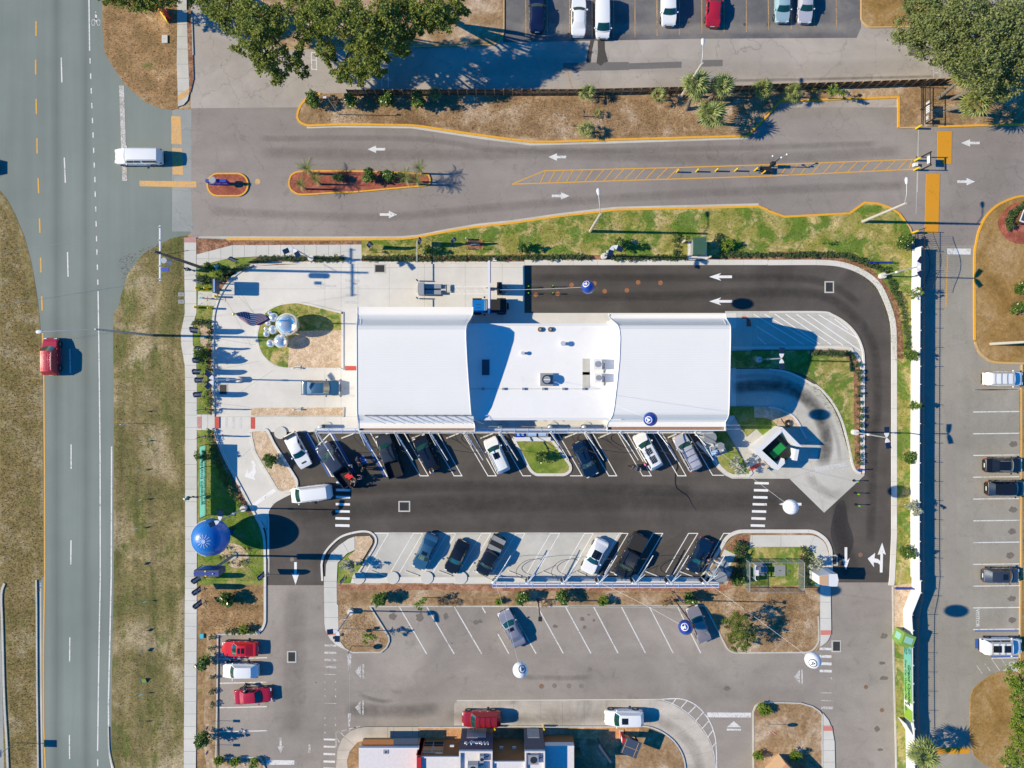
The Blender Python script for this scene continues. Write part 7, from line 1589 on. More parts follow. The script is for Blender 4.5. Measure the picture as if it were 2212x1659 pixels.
# pylon sign
c=W(506,1199,.12);r=empty('pylon_sign',c,label='tall dark blue pylon sign box on a single post by the left pavement',cat='sign')
MB().box(-.12,.12,-.12,.12,0,5.9).build('post','utility_cover',r);MB().box(-1.45,1.35,-.36,.36,5.75,7.7).build('box','wall_slate',r);MB().box(-1.47,1.37,-.12,.12,7.7,7.73).build('top_band','sign_blue',r)
MB().box(-.25,-.05,.18,.34,7.7,7.76).build('top_light','bright_yellow',r);MB().box(-.2,.0,-.34,-.2,7.7,7.76).build('top_light','bright_yellow',r);MB().sphere((.75,0,7.78),.08,10,6).build('sensor','white_metal',r);MB().box(-1.2,1.1,.36,.38,6.0,7.4).build('display_face','glass_black',r);MB().cyl(0,0,0,.12,.45,16).build('footing','grey_concrete',r)
# ============================================================= FLAGS, BANNERS, SMALL SIGNS
def feather(x,y,face,txt,lab,h=3.5,lean=(0,0),z=.12):
    """feather flag: curved pole with a tall sail banner and vertical lettering"""
    h *= .95;gx,gy=G(x,y,2.2)
    r=empty('feather_flag',W(gx,gy,z),R(face),label=lab,cat='flag',group='navy feather flags')
    pole=[(0,0,0),(0,0,h*.7),(.06,0,h*.86),(.22,0,h*.96),(.45,0,h)];MB().tube(pole,[.022,.018,.014,.012,.010],6).build('pole','grey_metal',r);MB().box(-.25,.25,-.03,.03,0,.04).box(-.03,.03,-.25,.25,0,.04).build('cross_base','iron_black',r)
    def fn(u,v):
        z_=.9+(h-.9)*v;w_=.70*(1-.0*v) if v < .78 else .70*math.sqrt(max(0,1-((v-.78)/.22)**2)*.8+.2)
        x0=0 if v < .7 else .45*((v-.7)/.3)**2;return (x0+u*max(w_-x0*.6,.08),.05*math.sin(v*5+u*2),z_-.15*u*(1-v))
    o=MB().grid(fn,5,12).build('banner','banner_navy',r,smooth=80);sd=o.modifiers.new('t','SOLIDIFY');sd.thickness=.012
    for s_ in (1,-1):
        m=Matrix.Translation((.36,-.055*s_-.0,2.0)) @ Matrix.Rotation(R(90),4,'X') @ (Matrix.Rotation(R(180),4,'Y') if s_ < 0 else Matrix.Identity(4)) @ Matrix.Rotation(R(90),4,'Z')
        text('lettering',txt,.42 if len(txt) < 9 else .36,'banner_white',r,m,extrude=.004,bold=.008)
    return r
FF=[(T(0,1,(1685,775))[0],10,'AQUASONIC','flag on the pavement edge above the yellow bollards'),(T(0,1,(1668,1217))[0],80,'AQUASONIC','flag crossing the long street lamp shadow'),(T(0,1,(1693,1355))[0],25,'Now Open','slim flag just above the round magnolia bush'),
 (T(0,1,(1688,1477))[0],70,'AQUASONIC','flag just below the round magnolia bush'),(T(0,1,(1688,1577))[0],75,'Now Open','flag right above the solar lamp heads'),(T(0,1,(1706,1648))[0],70,'AQUASONIC','flag right below the solar lamp heads'),
 (T(0,2,(1697,115))[0],75,'AQUASONIC','flag beside the drain grate on the loop'),(T(0,2,(1710,226))[0],10,'AQUASONIC','thin edge-on flag above the red and white crossing'),(T(0,2,(1708,466))[0],15,'Now Open','thin flag below the red and white crossing'),
 (T(0,3,(1702,57))[0],110,'AQUASONIC','flag at the lower left below the pylon sign'),(T(0,3,(1702,157))[0],100,'Now Open','middle flag of the lower left three'),(T(0,3,(1713,273))[0],105,'Now Open','lowest flag of the lower left three'),
 (T(0,1,(1985,588))[0],20,'AQUASONIC','flag at the north walk bend'),(T(1,1,(962,470))[0],40,'Now Open','first flag on the lawn north of the apron'),(T(1,1,(1400,445))[0],60,'AQUASONIC','second flag on the lawn north of the apron'),(T(1,1,(1685,428))[0],30,'Now Open','third flag on the lawn north of the apron'),
 (T(1,3,(45,30))[0],95,'AQUASONIC','flag by the kerb at the left lane exit'),(T(1,3,(742,60))[0],80,'Now Open','flag at the tip of the small south west lawn'),(T(2,3,(1430,187))[0],-30,'AQUASONIC','flag in the planted strip right of the navy balloon rope')]
for (p,f,t,l) in FF:feather(p[0],p[1],f,t,'navy '+l)
def yard_sign(x,y,rz,mat,lab,z=.1):
    r=empty('yard_sign',W(x,y,z),R(100-rz),label=lab,cat='sign',group='small signs staked along the verge')
    MB().tube([(-.2,0,0),(-.2,0,.75)],.008,4).tube([(.2,0,0),(.2,0,.75)],.008,4).build('stake','grey_metal',r);MB().box(-.26,.26,-.012,.012,.38,.72).build('panel',mat,r);MB().box(-.2,.2,-.014,.014,.46,.5).box(-.16,.16,-.014,.014,.58,.62).build('print','banner_white',r)
YS=[(0,2,1240,234,80,'sign_teal','small teal yard sign just above the leaning marker stick'),(0,2,1222,738,80,'sign_teal','small teal yard sign alone beside the long solid lane line'),(0,2,1210,1237,80,'sign_teal','small teal yard sign level with the giant inflatable'),(0,2,1210,1548,60,'wall_slate','small dark yard sign level with the pylon sign'),
 (0,3,1275,208,85,'sign_teal','small teal yard sign level with the lower feather flags'),(0,3,1240,462,60,'wall_slate','small dark yard sign below the lower feather flags'),(0,3,1240,634,45,'sign_teal','brightest teal yard sign tilted in the dry verge'),(0,3,1240,1005,85,'sign_teal','small teal yard sign below the lime print sign'),(0,3,1228,1250,85,'wall_slate','lowest small dark yard sign on the verge'),(0,2,1250,488,80,'banner_white','thin pale yard sign below the leaning marker stick'),(0,2,1240,992,80,'banner_white','thin pale yard sign between two teal ones')]
for c_,r_,x,y,rz,m_,l in YS:yard_sign(*T(c_,r_,(x,y))[0],rz,m_,l)
q=T(0,3,(1250,893))[0];r=empty('yard_sign',W(*q,.1),label='small blue and lime printed sign lying on the dry verge',cat='sign');MB().box(-.32,.32,-.28,.28,.15,.18,Matrix.Rotation(R(25),4,'X')).build('panel','banner_lime',r);MB().box(-.36,-.28,-.28,.28,.16,.19,Matrix.Rotation(R(25),4,'X')).build('print','sign_blue',r)
q=T(0,2,(1130,340))[0];r=empty('marker_stick',W(*q,.1),label='pale marker stick leaning in the verge beside the road',cat='stick');MB().tube([(.3,0,0),(-.2,0,1.9)],.035,6).build('rod','white_metal',r)
for (p,l) in ((T(0,3,(1935,1248))[0],'upper'),(T(0,3,(1935,1456))[0],'lower')):
    r=empty('bay_sign',W(p[0]-22,p[1],.12),R(-90),label='blue bay sign on a post at the left lot edge, %s one' % l,cat='sign');MB().tube([(0,0,0),(0,0,2.0)],.025,6).build('post','grey_metal',r);MB().box(-.17,.17,-.03,-.01,1.45,2.0).build('panel','sign_blue',r);text('lettering','P',.3,'banner_white',r,Matrix.Translation((0,-.035,1.72)) @ Matrix.Rotation(R(90),4,'X'))
# stop sign, A-board, others
q=T(1,3,(757,452))[0];r=empty('stop_sign',W(*q,.12),R(20),label='red stop sign on a post at the south west island walk',cat='sign')
MB().tube([(0,0,0),(0,0,2.7)],.035,8).build('post','grey_metal',r);oc=[(.38*math.cos(R(22.5+45*i)),.38*math.sin(R(22.5+45*i))) for i in range(8)]
q_=MB().prism(oc,0,.02,True);q_.v=[tuple(Matrix.Translation((0,-.04,2.35)) @ Matrix.Rotation(R(60),4,'X') @ Vector(v)) for v in q_.v];q_.build('plate','lamp_red',r)
text('lettering','STOP',.26,'banner_white',r,Matrix.Translation((0,-.04,2.35)) @ Matrix.Rotation(R(60),4,'X') @ Matrix.Translation((0,0,.03)),bold=.01)
for dx in (-.55,.5):MB().box(dx-.14,dx+.14,-.14,.14,2.2,2.5).build('signal_box','iron_black',r)
MB().box(-.6,.6,-.02,.02,2.25,2.3).build('bracket','iron_black',r)
q=T(3,3,(-8,1275))[0];r=empty('stop_sign',W(*q,.12),R(-35),label='stop sign at the left edge of the small south island',cat='sign');MB().tube([(0,0,0),(0,0,2.3)],.03,8).build('post','grey_metal',r)
q_=MB().prism(oc,0,.02,True);q_.v=[tuple(Matrix.Translation((0,-.04,2.0)) @ Matrix.Rotation(R(60),4,'X') @ Vector(v)) for v in q_.v];q_.build('plate','lamp_red',r);text('lettering','STOP',.26,'banner_white',r,Matrix.Translation((0,-.04,2.0)) @ Matrix.Rotation(R(60),4,'X') @ Matrix.Translation((0,0,.03)),bold=.01)
q=T(1,3,(832,600))[0];r=empty('round_sign',W(*q,.12),R(70),label='small sign on a bent post at the foot of the south west island',cat='sign');MB().tube([(0,0,0),(0,0,2.2)],.035,8).build('post','iron_black',r);mm=Matrix.Translation((0,-.05,2.0)) @ Matrix.Rotation(R(90),4,'X');MB().lathe([(.01,0),(.36,0),(.36,.03),(.01,.03)],20,mm).build('plate','grey_metal',r)
q=T(0,0,(1440,140))[0];r=empty('a_board',W(*q,.12),R(-55),label='yellow and red folding board on the dry verge under the trees',cat='sign')
MB().box(-.9,.9,-.03,.03,0,1.6,Matrix.Translation((0,-.35,0)) @ Matrix.Rotation(R(-14),4,'X')).build('panel','cloth_yellow',r);MB().box(-.9,.9,-.03,.03,0,1.6,Matrix.Translation((0,.35,0)) @ Matrix.Rotation(R(14),4,'X')).build('panel','red_item',r);MB().box(-.7,.7,-.05,-.03,.9,1.3,Matrix.Translation((0,-.35,0)) @ Matrix.Rotation(R(-14),4,'X')).build('print','red_item',r)
q=T(0,0,(1910,1575))[0];r=empty('entrance_sign',W(q[0],q[1]+4,.13),R(0),label='low blue entrance sign with a round top on the red oval island',cat='sign')
MB().box(-1.25,1.25,-.18,.18,.15,1.5).build('panel','sign_blue',r);MB().cyl(-.3,0,1.5,1.75,.42,20).build('round_top','grey_metal',r);MB().box(-1.0,1.0,-.12,.12,0,.15).build('plinth','grey_concrete',r);[MB().box(-1.05+i*.2,-.93+i*.2,-.2,-.18,.62,.86).build('letter','banner_white',r) for i in range(11) if i not in (3,7)]
# long green banner beside the left pavement
pa,pb=T(0,2,(1790,520),(1790,1130));A,B=W(*pa,.12),W(*pb,.12);L=(B-A).length;rz=math.atan2((B-A).y,(B-A).x)
r=empty('green_banner',A,rz,label='long teal green banner on wooden stakes facing the left pavement',cat='banner')
m,n,b=newmat('banner_teal');tl=N(n,'ShaderNodeBsdfTranslucent');tl.inputs[0].default_value=(*C(190,240,228),1);ms=N(n,'ShaderNodeMixShader');ms.inputs[0].default_value=.85;b.inputs['Base Color'].default_value=(*C(112,178,172),1)
n.links.new(b.outputs[0],ms.inputs[1]);n.links.new(tl.outputs[0],ms.inputs[2]);n.links.new(ms.outputs[0],[x_ for x_ in n.nodes if x_.type == 'OUTPUT_MATERIAL'][0].inputs[0]);plain('banner_teal_text',C(50,110,150),.6)
o=MB().grid(lambda u,v:(u*L,.02*math.sin(u*9),.35+1.85*v),24,4).build('cloth','banner_teal',r,smooth=80);sd=o.modifiers.new('t','SOLIDIFY');sd.thickness=.012
for t in (0,.31,.70,1):MB().box(t*L-.04,t*L+.04,.03,.12,0,2.25).build('stake','fence_post_wood',r)
MB().box(0,L,.03,.09,2.16,2.26).build('top_rail','fence_post_wood',r);MB().box(0,L,.03,.09,.3,.36).build('bottom_rail','fence_post_wood',r)
for s_,yy in ((1,-.05),(-1,.13)):
    m=Matrix.Translation((L*.52,yy,1.55)) @ Matrix.Rotation(R(90),4,'X');text('lettering','Grand Opening',.85,'banner_teal_text',r,m,extrude=.003)
    m=Matrix.Translation((L*.52,yy,.75)) @ Matrix.Rotation(R(90),4,'X');text('lettering','Free Car Washes May 8-25',.5,'banner_teal_text',r,m,extrude=.003)
# boards in the corner beds
q=bx((685,1055))[0];r=empty('info_board',WG(*q,2.3,.12),R(90),label='dark blue upright board above the yellow bollards',cat='sign');MB().box(-.85,.85,-.06,.06,.9,2.7).build('panel','wall_slate',r);MB().box(-.8,.8,-.2,-.08,2.6,2.7).build('top_rail','canopy_blue',r)
for s_ in (-.8,.8):MB().tube([(s_,0,0),(s_,0,2.7)],.04,6).build('post','grey_metal',r)
q=bx((812,738))[0];r=empty('teal_sign',W(*q,.12),R(-60),label='small teal panel sign on the grass beside the utility pole foot',cat='sign');MB().box(-.45,.45,-.02,.02,.25,.95,Matrix.Rotation(R(30),4,'X')).build('panel','sign_teal',r);MB().tube([(-.3,0,0),(-.3,.3,.9)],.015,4).tube([(.3,0,0),(.3,.3,.9)],.015,4).build('stake','grey_metal',r)
for (p,l) in ((bx((115,1203))[0],'upper'),(bx((115,1328))[0],'lower')):
    r=empty('utility_box',W(*p,.10),label='grey utility box lid beside the left pavement, %s one' % l,cat='utility box');MB().box(-.38,.38,-.25,.25,0,.06).build('lid','utility_cover',r);MB().cyl(0,0,.06,.08,.05,8).build('lifting_eye','iron_black',r)
q=T(0,0,(1429,342))[0];r=empty('utility_box',W(*q,.12),label='pale meter box lid in the upper dry verge',cat='utility box');MB().box(-.35,.35,-.5,.5,0,.08).build('lid','walk_concrete',r);MB().box(-.1,.1,-.02,.02,.08,.1).build('handle','grey_metal',r)
# low sign monuments in the gravel
for (p,l) in ((T(1,1,(365,1518))[0],'small angled lamp on a pale block in the globe island gravel'),(T(1,2,(370,215))[0],'small angled lamp on a pale block in the narrow gravel strip')):
    r=empty('garden_lamp',W(*p,.13),label=l,cat='lamp');MB().box(-.35,.35,-.22,.22,0,.10).build('block','walk_concrete',r);MB().tube([(0,0,.1),(-.1,0,.55),(-.35,-.1,.8)],.05,6).build('stem','grey_metal',r);MB().box(-.6,-.3,-.16,.02,.74,.82).build('head','white_metal',r)
for (p,m_,l) in ((T(3,1,(945,614))[0],'sign_blue','long blue low sign at the top right hedge bend'),(T(3,3,(1180,95))[0],'sign_blue','long blue low sign where the panel fence bends'),(T(3,2,(785,736))[0],'sign_blue','short blue sign at the tip of the east lawn')):
    r=empty('low_sign',W(*p,.12),label=l,cat='sign');w_=.5 if 'short' in l else 1.5;MB().box(-w_,w_,-.06,.06,.25,.75).build('panel',m_,r);MB().box(-w_*.8,-w_*.75,-.03,.03,0,.3).box(w_*.75,w_*.8,-.03,.03,0,.3).build('leg','grey_metal',r)
q=T(3,1,(2150,232))[0];r=empty('island_sign',W(*q,.14),R(70),label='brown framed sign in the red mulch circle at the far right',cat='sign');MB().box(-.7,.7,-.35,.35,.2,1.1).build('panel','fence_wood',r);MB().box(-.75,.75,-.40,.40,1.1,1.16).build('frame','banner_white',r);MB().box(-.6,.6,-.3,.3,1.16,1.18).build('face','wall_slate',r);MB().box(-.6,.6,-.3,.3,0,.2).build('plinth','grey_concrete',r)
# signs and cameras on the hatched median
q=T(3,0,(10,1440))[0]
r=empty('access_kiosk',W(*q,.05),label='access reader mast with cameras in the hatched median',cat='kiosk');MB().tube([(0,0,0),(0,0,3.2)],.06,8).build('mast','iron_black',r);MB().box(-.25,.25,-.2,.2,.8,1.5).build('reader','iron_black',r);MB().tube([(0,0,3.0),(.9,.5,3.1)],.04,6).tube([(0,0,3.0),(-.8,.3,3.1)],.04,6).build('camera_arm','grey_metal',r)
for a in ((.9,.5,3.15),(-.8,.3,3.15),(.2,.1,3.25)):MB().sphere(a,.12,10,6).build('camera','white_metal',r)
r=empty('metal_rack',W(q[0]-12,q[1]+9,.05),label='black metal frame and panel box beside the access mast',cat='rack');MB().box(-.7,.7,-.35,.35,.5,.6).build('shelf','iron_black',r)
for a,b in ((-.65,-.3),(.65,-.3),(-.65,.3),(.65,.3)):MB().box(a-.03,a+.03,b-.03,b+.03,0,1.1).build('leg','iron_black',r)
for i,(c_,x,y) in enumerate(((2,1422,1488),(2,1590,1484),(2,1757,1480),(2,1925,1478),(2,2095,1474),(2,2160,1500))):
    p=T(c_,0,(x,y))[0];o=empty('yellow_bollard',W(*p,.04),label='yellow bollard in the hatched median row',cat='bollard',group='yellow bollards of the hatched median');MB().cyl(0,0,0,1.05,.10,12).build('post','bright_yellow',o,smooth=50);MB().sphere((0,0,1.05),.1,12,5).build('cap','bright_yellow',o)
# green cabinet and pebble bollards by it
q=T(2,1,(1625,465))[0];r=empty('green_cabinet',WG(*q,2.2,.14),label='dark green roofed utility cabinet on a pale pad in the north lawn',cat='cabinet')
MB().box(-.62,.62,-.9,.9,0,1.9).build('body','utility_cover',r);MB().add([],[]);a=MB();a.add([(-.8,-1.05,1.88),(.8,-1.05,1.88),(.8,0,2.2),(-.8,0,2.2),(.8,1.05,1.88),(-.8,1.05,1.88),(-.8,-1.05,1.80),(.8,-1.05,1.80),(.8,1.05,1.80),(-.8,1.05,1.80)],[(0,1,2,3),(3,2,4,5),(6,7,1,0),(5,4,8,9),(1,7,8,4,2),(0,3,5,9,6)]);a.build('roof','roof_green',r);MB().box(-.4,.4,-.95,-.9,.4,1.6).build('door','black_plastic',r)
for (x,y),l in zip(T(2,1,(1485,428),(1705,562)),('left','right')):
    r=empty('pale_bollard',WG(x,y,.6,.14),label='fat pale bollard %s of the green cabinet' % l,cat='bollard');MB().cyl(0,0,0,1.05,.16,16).build('post','pebble_bollard',r,smooth=50);MB().sphere((0,0,1.05),.16,16,6).build('cap','pebble_bollard',r)
q=T(1,1,(1820,412))[0];r=empty('pale_bollard',W(*q,.12),label='short pale post beside the playful pipe frame on the north lawn',cat='bollard');MB().cyl(0,0,0,.9,.11,12).build('post','pebble_bollard',r);MB().sphere((0,0,.9),.11,12,5).build('cap','pebble_bollard',r)
q=T(1,1,(1895,460))[0];r=empty('backflow_preventer',W(*q,.12),label='steel pipe assembly with yellow guards in a mulch patch on the north lawn',cat='pipe');MB().box(-1.1,1.1,-.6,.6,0,.02).build('mulch','brown_mulch',r)
MB().tube([(-.5,0,0),(-.5,0,.6),(.5,0,.6),(.5,0,0)],.09,10).build('pipe','grey_metal',r,smooth=50);MB().tube([(0,0,.6),(0,0,1.0)],.05,8).build('valve','chrome',r)
for a,b in ((-.9,-.5),(.9,-.5),(-.9,.5),(.9,.5)):MB().cyl(a,b,0,.75,.05,8).build('guard','bright_yellow',r)
q=T(1,1,(2062,588))[0];r=empty('concrete_stub',W(*q,.14),label='small white concrete marker at the kerb beside the gantry top',cat='marker');MB().box(-.25,.25,-.2,.2,0,.45).build('block','white_paint',r);MB().cyl(0,0,.45,.6,.08,8).build('knob','grey_metal',r)
# mailbox like box, hydrant thing on kerb
q=T(0,1,(1790,1262))[0];r=empty('valve_post',W(*q,.13),label='short green capped post on the sand bed left of the loop',cat='post');MB().cyl(0,0,0,.7,.1,10).build('post','sign_teal',r);MB().sphere((0,0,.7),.12,10,5).build('cap','sign_teal',r)
q=T(0,3,(1752,512))[0];r=empty('junction_lid',W(*q,.13),label='tiny green cable box beside the left pavement',cat='box');MB().box(-.25,.25,-.3,.3,0,.15).build('box','sign_teal',r);MB().box(-.2,.2,-.25,.25,.15,.17).build('lid','sign_teal',r)
# hoses coil near the enclosure
q=c3((1900,185))[0];r=empty('hose_coil',W(*q,.14),label='coiled black hose on the gravel above the bin enclosure',cat='hose')
MB().tube([(.1+.045*t/6*math.cos(t),0,0) if False else ((.15+.006*t)*math.cos(t*.5),(.15+.006*t)*math.sin(t*.5),.04+.002*t) for t in range(60)],.03,6).build('coil','hose',r,smooth=60);MB().tube([(-.5,0,.03),(-.9,.6,.03)],.03,6).build('tail','hose',r)

# ============================================================= BIN ENCLOSURE
HE=2.5
def epts(*p):return [G(x,y,HE) for x,y in c3(*p)]
out=epts((1830,240),(2098,508),(1765,832),(1448,546));inn=epts((1825,300),(2030,505),(1765,760),(1545,560))
r=empty('bin_enclosure',W(*out[0],.05),label='white walled bin enclosure turned on its corner at the exit lane',cat='enclosure');l0=r.location
def ew(p):a=W(*p);return (a.x-l0.x,a.y-l0.y)
def wallseg(a,b,c_,d_):MB().prism([ew(a),ew(b),ew(c_),ew(d_)],0,HE).build('wall','white_paint',r)
lerp2=lambda a,b,t:(a[0]+(b[0]-a[0])*t,a[1]+(b[1]-a[1])*t)
wallseg(out[3],lerp2(out[3],out[0],.98),lerp2(inn[3],inn[0],.98),inn[3]);wallseg(out[0],out[1],inn[1],inn[0])
wallseg(out[2],out[3],inn[3],inn[2]);wallseg(out[2],lerp2(out[2],out[1],.30),lerp2(inn[2],inn[1],.34),inn[2])
cp=MB()
for k in (3,0):cp.prism([ew(out[k]),ew(out[(k+1) % 4]),ew(inn[(k+1) % 4]),ew(inn[k])],HE,HE+.04)
MB().sheet([ew(p) for p in inn],.03).build('floor','enclosure_floor',r)
g0=epts((2040,545))[0];g1=epts((2012,700))[0]
MB().tube([(*ew(g0),1.2)],.05) if False else None
a,b=Vector((*ew(g0),0)),Vector((*ew(g1),0));dd=(b-a);nn=Vector((-dd.y,dd.x,0)).normalized()*.22
MB().prism([tuple((a+nn)[:2]),tuple((b+nn)[:2]),tuple((b-nn)[:2]),tuple((a-nn)[:2])],.15,HE-.1).build('gate_leaf','white_paint',r)
q=c3((1760,560))[0];rz=R(-47)
r=empty('waste_container',WG(*q,1.4,.08),rz,label='large green waste container with black ribbed lids inside the enclosure',cat='container')
MB().prism([(-1.6,-.95),(1.6,-.95),(1.6,.95),(-1.6,.95)],.1,1.35).build('body','bin_green',r)
for s_ in (-1,1):
    q_=MB();x0=s_*1.0
    for i in range(9):q_.box(x0-.5,x0+.5,-.9+i*.2,-.9+i*.2+.12,1.38,1.44)
    q_.box(x0-.52,x0+.52,-.95,.95,1.35,1.385);q_.build('lid','rubber',r)
MB().box(-.46,.46,-.97,.97,1.35,1.42).build('centre_plate','bin_green',r);MB().box(-1.75,-1.6,-.5,.5,.6,.75).build('lift_bar','iron_black',r)
q=c3((1665,612))[0];r=empty('lime_items',WG(*q,.9,.08),label='small lime and yellow cleaning gear beside the green container',cat='tools');MB().cyl(0,.5,0,.5,.2,12).build('bucket','bright_yellow',r);MB().tube([(.1,0,0),(.3,-.2,1.3)],.03,6).build('broom_handle','lime_green',r);MB().box(-.1,.3,-.15,.05,0,.12).build('broom_head','lime_green',r)
# glass fenced utility yard
yp=c5((1172,376),(1697,376),(1697,657),(1172,657));r=empty('yard_fence',W(*yp[0],.12),label='green chain link fence round the small utility yard',cat='fence');l0=r.location
m,n,b=newmat('chain_link');b.inputs['Base Color'].default_value=(*C(120,140,134),1);b.inputs['Alpha'].default_value=.42;b.inputs['Roughness'].default_value=.7
for k in range(4):
    a,b_=Vector(ew(yp[k])),Vector(ew(yp[(k+1) % 4]));nseg=4 if k % 2 == 0 else 2
    for j_ in range(nseg):
        p0,p1=a.lerp(b_,j_/nseg),a.lerp(b_,(j_+1)/nseg);MB().add([(p0.x,p0.y,.05),(p1.x,p1.y,.05),(p1.x,p1.y,1.85),(p0.x,p0.y,1.85)],[(0,1,2,3)]).build('mesh_panel','chain_link',r);MB().cyl(p0.x,p0.y,0,1.95,.04,8).build('post','grey_metal',r)
        MB().tube([(p0.x,p0.y,1.88),(p1.x,p1.y,1.88)],.03,6).build('rail','grey_metal',r)
q=c5((1335,478))[0];r=empty('round_pit_cover',W(*q,.13),label='large round grey pit cover inside the utility yard',cat='cover');MB().cyl(0,0,0,.12,.80,32).build('cover','utility_cover',r);MB().box(-.3,.3,-.3,.3,.12,.15).build('hatch','grey_metal',r)
q=c5((1517,492))[0];r=empty('square_pit_cover',W(*q,.13),label='square grey pit cover inside the utility yard',cat='cover');MB().box(-.68,.68,-.70,.70,0,.1).build('cover','utility_cover',r);MB().box(-.1,.1,-.04,.04,.1,.12).build('handle','iron_black',r)
q=c5((1603,500))[0];r=empty('small_pit_cover',W(*q,.13),label='small dark round cover beside the square pit cover',cat='cover');MB().cyl(0,0,0,.06,.2,16).build('cover','enclosure_floor',r);MB().cyl(0,0,.06,.08,.05,8).build('knob','iron_black',r)
q=c5((1235,478))[0];r=empty('electric_rack',W(*q,.12),label='white meter boxes on an H frame in the utility yard',cat='meter');
for s_ in (-.9,.9):MB().tube([(0,s_,0),(0,s_,1.9)],.05,8).build('post','white_metal',r)
MB().box(-.1,-.05,-.9,.9,1.2,1.3).box(-.1,-.05,-.9,.9,1.6,1.7).build('rail','white_metal',r);MB().box(0,.35,-.35,.35,.9,1.7).build('meter_box','white_paint',r);MB().box(0,.25,.45,.75,1.0,1.5).build('meter_box','white_paint',r)
q=c5((1955,560))[0];r=empty('box_sign',WG(*q,1.8,.13),label='curved white and tan box sign on the south east walk edge',cat='sign');MB().prism([(-1.2,-.5),(.3,-.75),(1.0,-.75),(1.15,0),(1.0,.75),(.3,.75),(-1.2,.5)],.4,3.0).build('body','white_paint',r);MB().prism([(-1.15,-.47),(-.1,-.66),(-.1,.66),(-1.15,.47)],3.0,3.03).build('top','wall_tan',r);MB().box(-.5,.5,-.3,.3,0,.4).build('base','grey_concrete',r)
q=c5((1885,632))[0];r=empty('blue_tube',W(*q,.13),R(-25),label='short teal tube lying beside the box sign',cat='tube');MB().tube([(-.4,0,.1),(.4,0,.1)],.1,12).build('tube','sign_teal',r);MB().cyl(-.45,0,.02,.2,.04,6).build('cap','sign_blue',r)

# ============================================================= RESTAURANT
def block(name,x0,x1,yb,yt,h,wall,roof,lab=None,par=None,hollow=False):
    """building block whose north wall stands at plan y = yb and whose roof edge shows at image y = yt"""
    return None
rest=empty('restaurant',W(1020,1640),label='restaurant with brown walls and two dark towers at the bottom edge',cat='building');rl=rest.location
def rbox(x0,x1,y0,y1,z0,z1,nm,mat,ground=True):
    a=W(*(G(x0,y0,z1) if not ground else (x0,y0)));b=W(*(G(x1,y1,z1) if not ground else (x1,y1)));return MB().box(a.x-rl.x,b.x-rl.x,b.y-rl.y,a.y-rl.y,z0,z1).build(nm,mat,rest)
YB=1800
def gx(x,h):return G(x,0,h)[0]
def gy(y,h):return G(0,y,h)[1]
# left dining room, low
rbox(gx(778,2.6),gx(903,2.6),gy(1617,2.6),YB,.05,2.55,'wall','wall_tan');rbox(gx(775,2.7),gx(905,2.7),gy(1616.5,2.7),YB,2.55,2.7,'roof','roof_white');rbox(gx(775,2.9),gx(905,2.9),gy(1615.5,2.9),gy(1618.5,2.9),2.4,2.9,'parapet','white_metal')
rbox(gx(784,2.2),gx(850,2.2),gy(1597,2.2),gy(1616,2.2),2.0,2.2,'awning','wall_brown');rbox(gx(850,2.2),gx(903,2.2),gy(1595,2.2),gy(1616,2.2),2.0,2.2,'awning','wall_slate')
# red blade wall
q=MB();a,b=gx(901,4.2),gx(910,4.2);rbox(gx(900,4.4),gx(910,4.4),gy(1636,4.4),YB,.05,4.4,'red_wall','wall_red');rbox(gx(901,3.0),gx(911,3.0),1594,gy(1636,4.4),.05,3.9,'red_wall','wall_red')
# brown section with the window
rbox(gx(911,4.1),gx(992,4.1),1594.5,YB,.05,4.0,'wall','wall_brown');rbox(gx(910,4.15),gx(992,4.15),1594,1596.5,4.0,4.2,'parapet','white_metal');rbox(gx(911,4.02),gx(992,4.02),1597,YB,4.0,4.05,'roof','roof_white')
wy=W(0,1594.5).y-rl.y;xa=W(gx(908+4,2),0).x-rl.x;xb_=W(gx(958,2),0).x-rl.x
fr_=MB().box(xa,xb_,wy,wy+.06,.9,3.4).build('window','grey_metal',rest)
for i in range(2):
    for k in range(4):w0=(xb_-xa)/2;h0=2.4/4;MB().box(xa+.06+i*w0,xa+w0-.04+i*w0,wy+.06,wy+.07,.95+k*h0,.95+k*h0+h0-.07).build('pane','glass_black',fr_)
MB().box(W(gx(975,3),0).x-rl.x-.25,W(gx(975,3),0).x-rl.x+.25,wy,wy+.25,1.9,2.1).build('wall_lamp','white_metal',rest)
def tower(x0,x1,h,txt):
    yb_=1571.5;a=gx(x0,h);b=gx(x1,h);rbox(a,b,yb_,YB,.05,h,'tower_wall','wall_slate');t=3
    rbox(a,b,yb_,yb_+t,h,h+.35,'parapet','roof_white');rbox(a,a+t,yb_+t+.05,YB,h,h+.35,'parapet','roof_white');rbox(b-t,b,yb_+t+.05,YB,h,h+.35,'parapet','roof_white');rbox(a+t+.05,b-t-.05,yb_+t+.05,YB,h,h+.05,'roof','roof_white')
    yy=W(0,yb_).y-rl.y;xc=W((a+b)/2,0).x-rl.x;wd=(b-a)/PX
    o=MB().box(xc-wd*.32,xc+wd*.28,yy,yy+.07,.35,2.45).build('window','grey_metal',rest);MB().box(xc-wd*.29,xc+wd*.25,yy+.07,yy+.08,.45,2.35).build('pane','poster',o)
    MB().cyl(xc+wd*.55,yy+.3,0,1.1,.11,10).build('guard_post','bright_yellow',rest)
    if txt:
        m=Matrix.Translation((xc+.1,yy+.05,3.6)) @ Matrix.Rotation(R(90),4,'X') @ Matrix.Rotation(R(180),4,'Y');text('sign_lettering',txt,.85,'banner_white',rest,m,extrude=.05,bold=.02,shear=.2)
tower(992,1064,5.0,"Wendy's");tower(1133.5,1177,5.0,None)
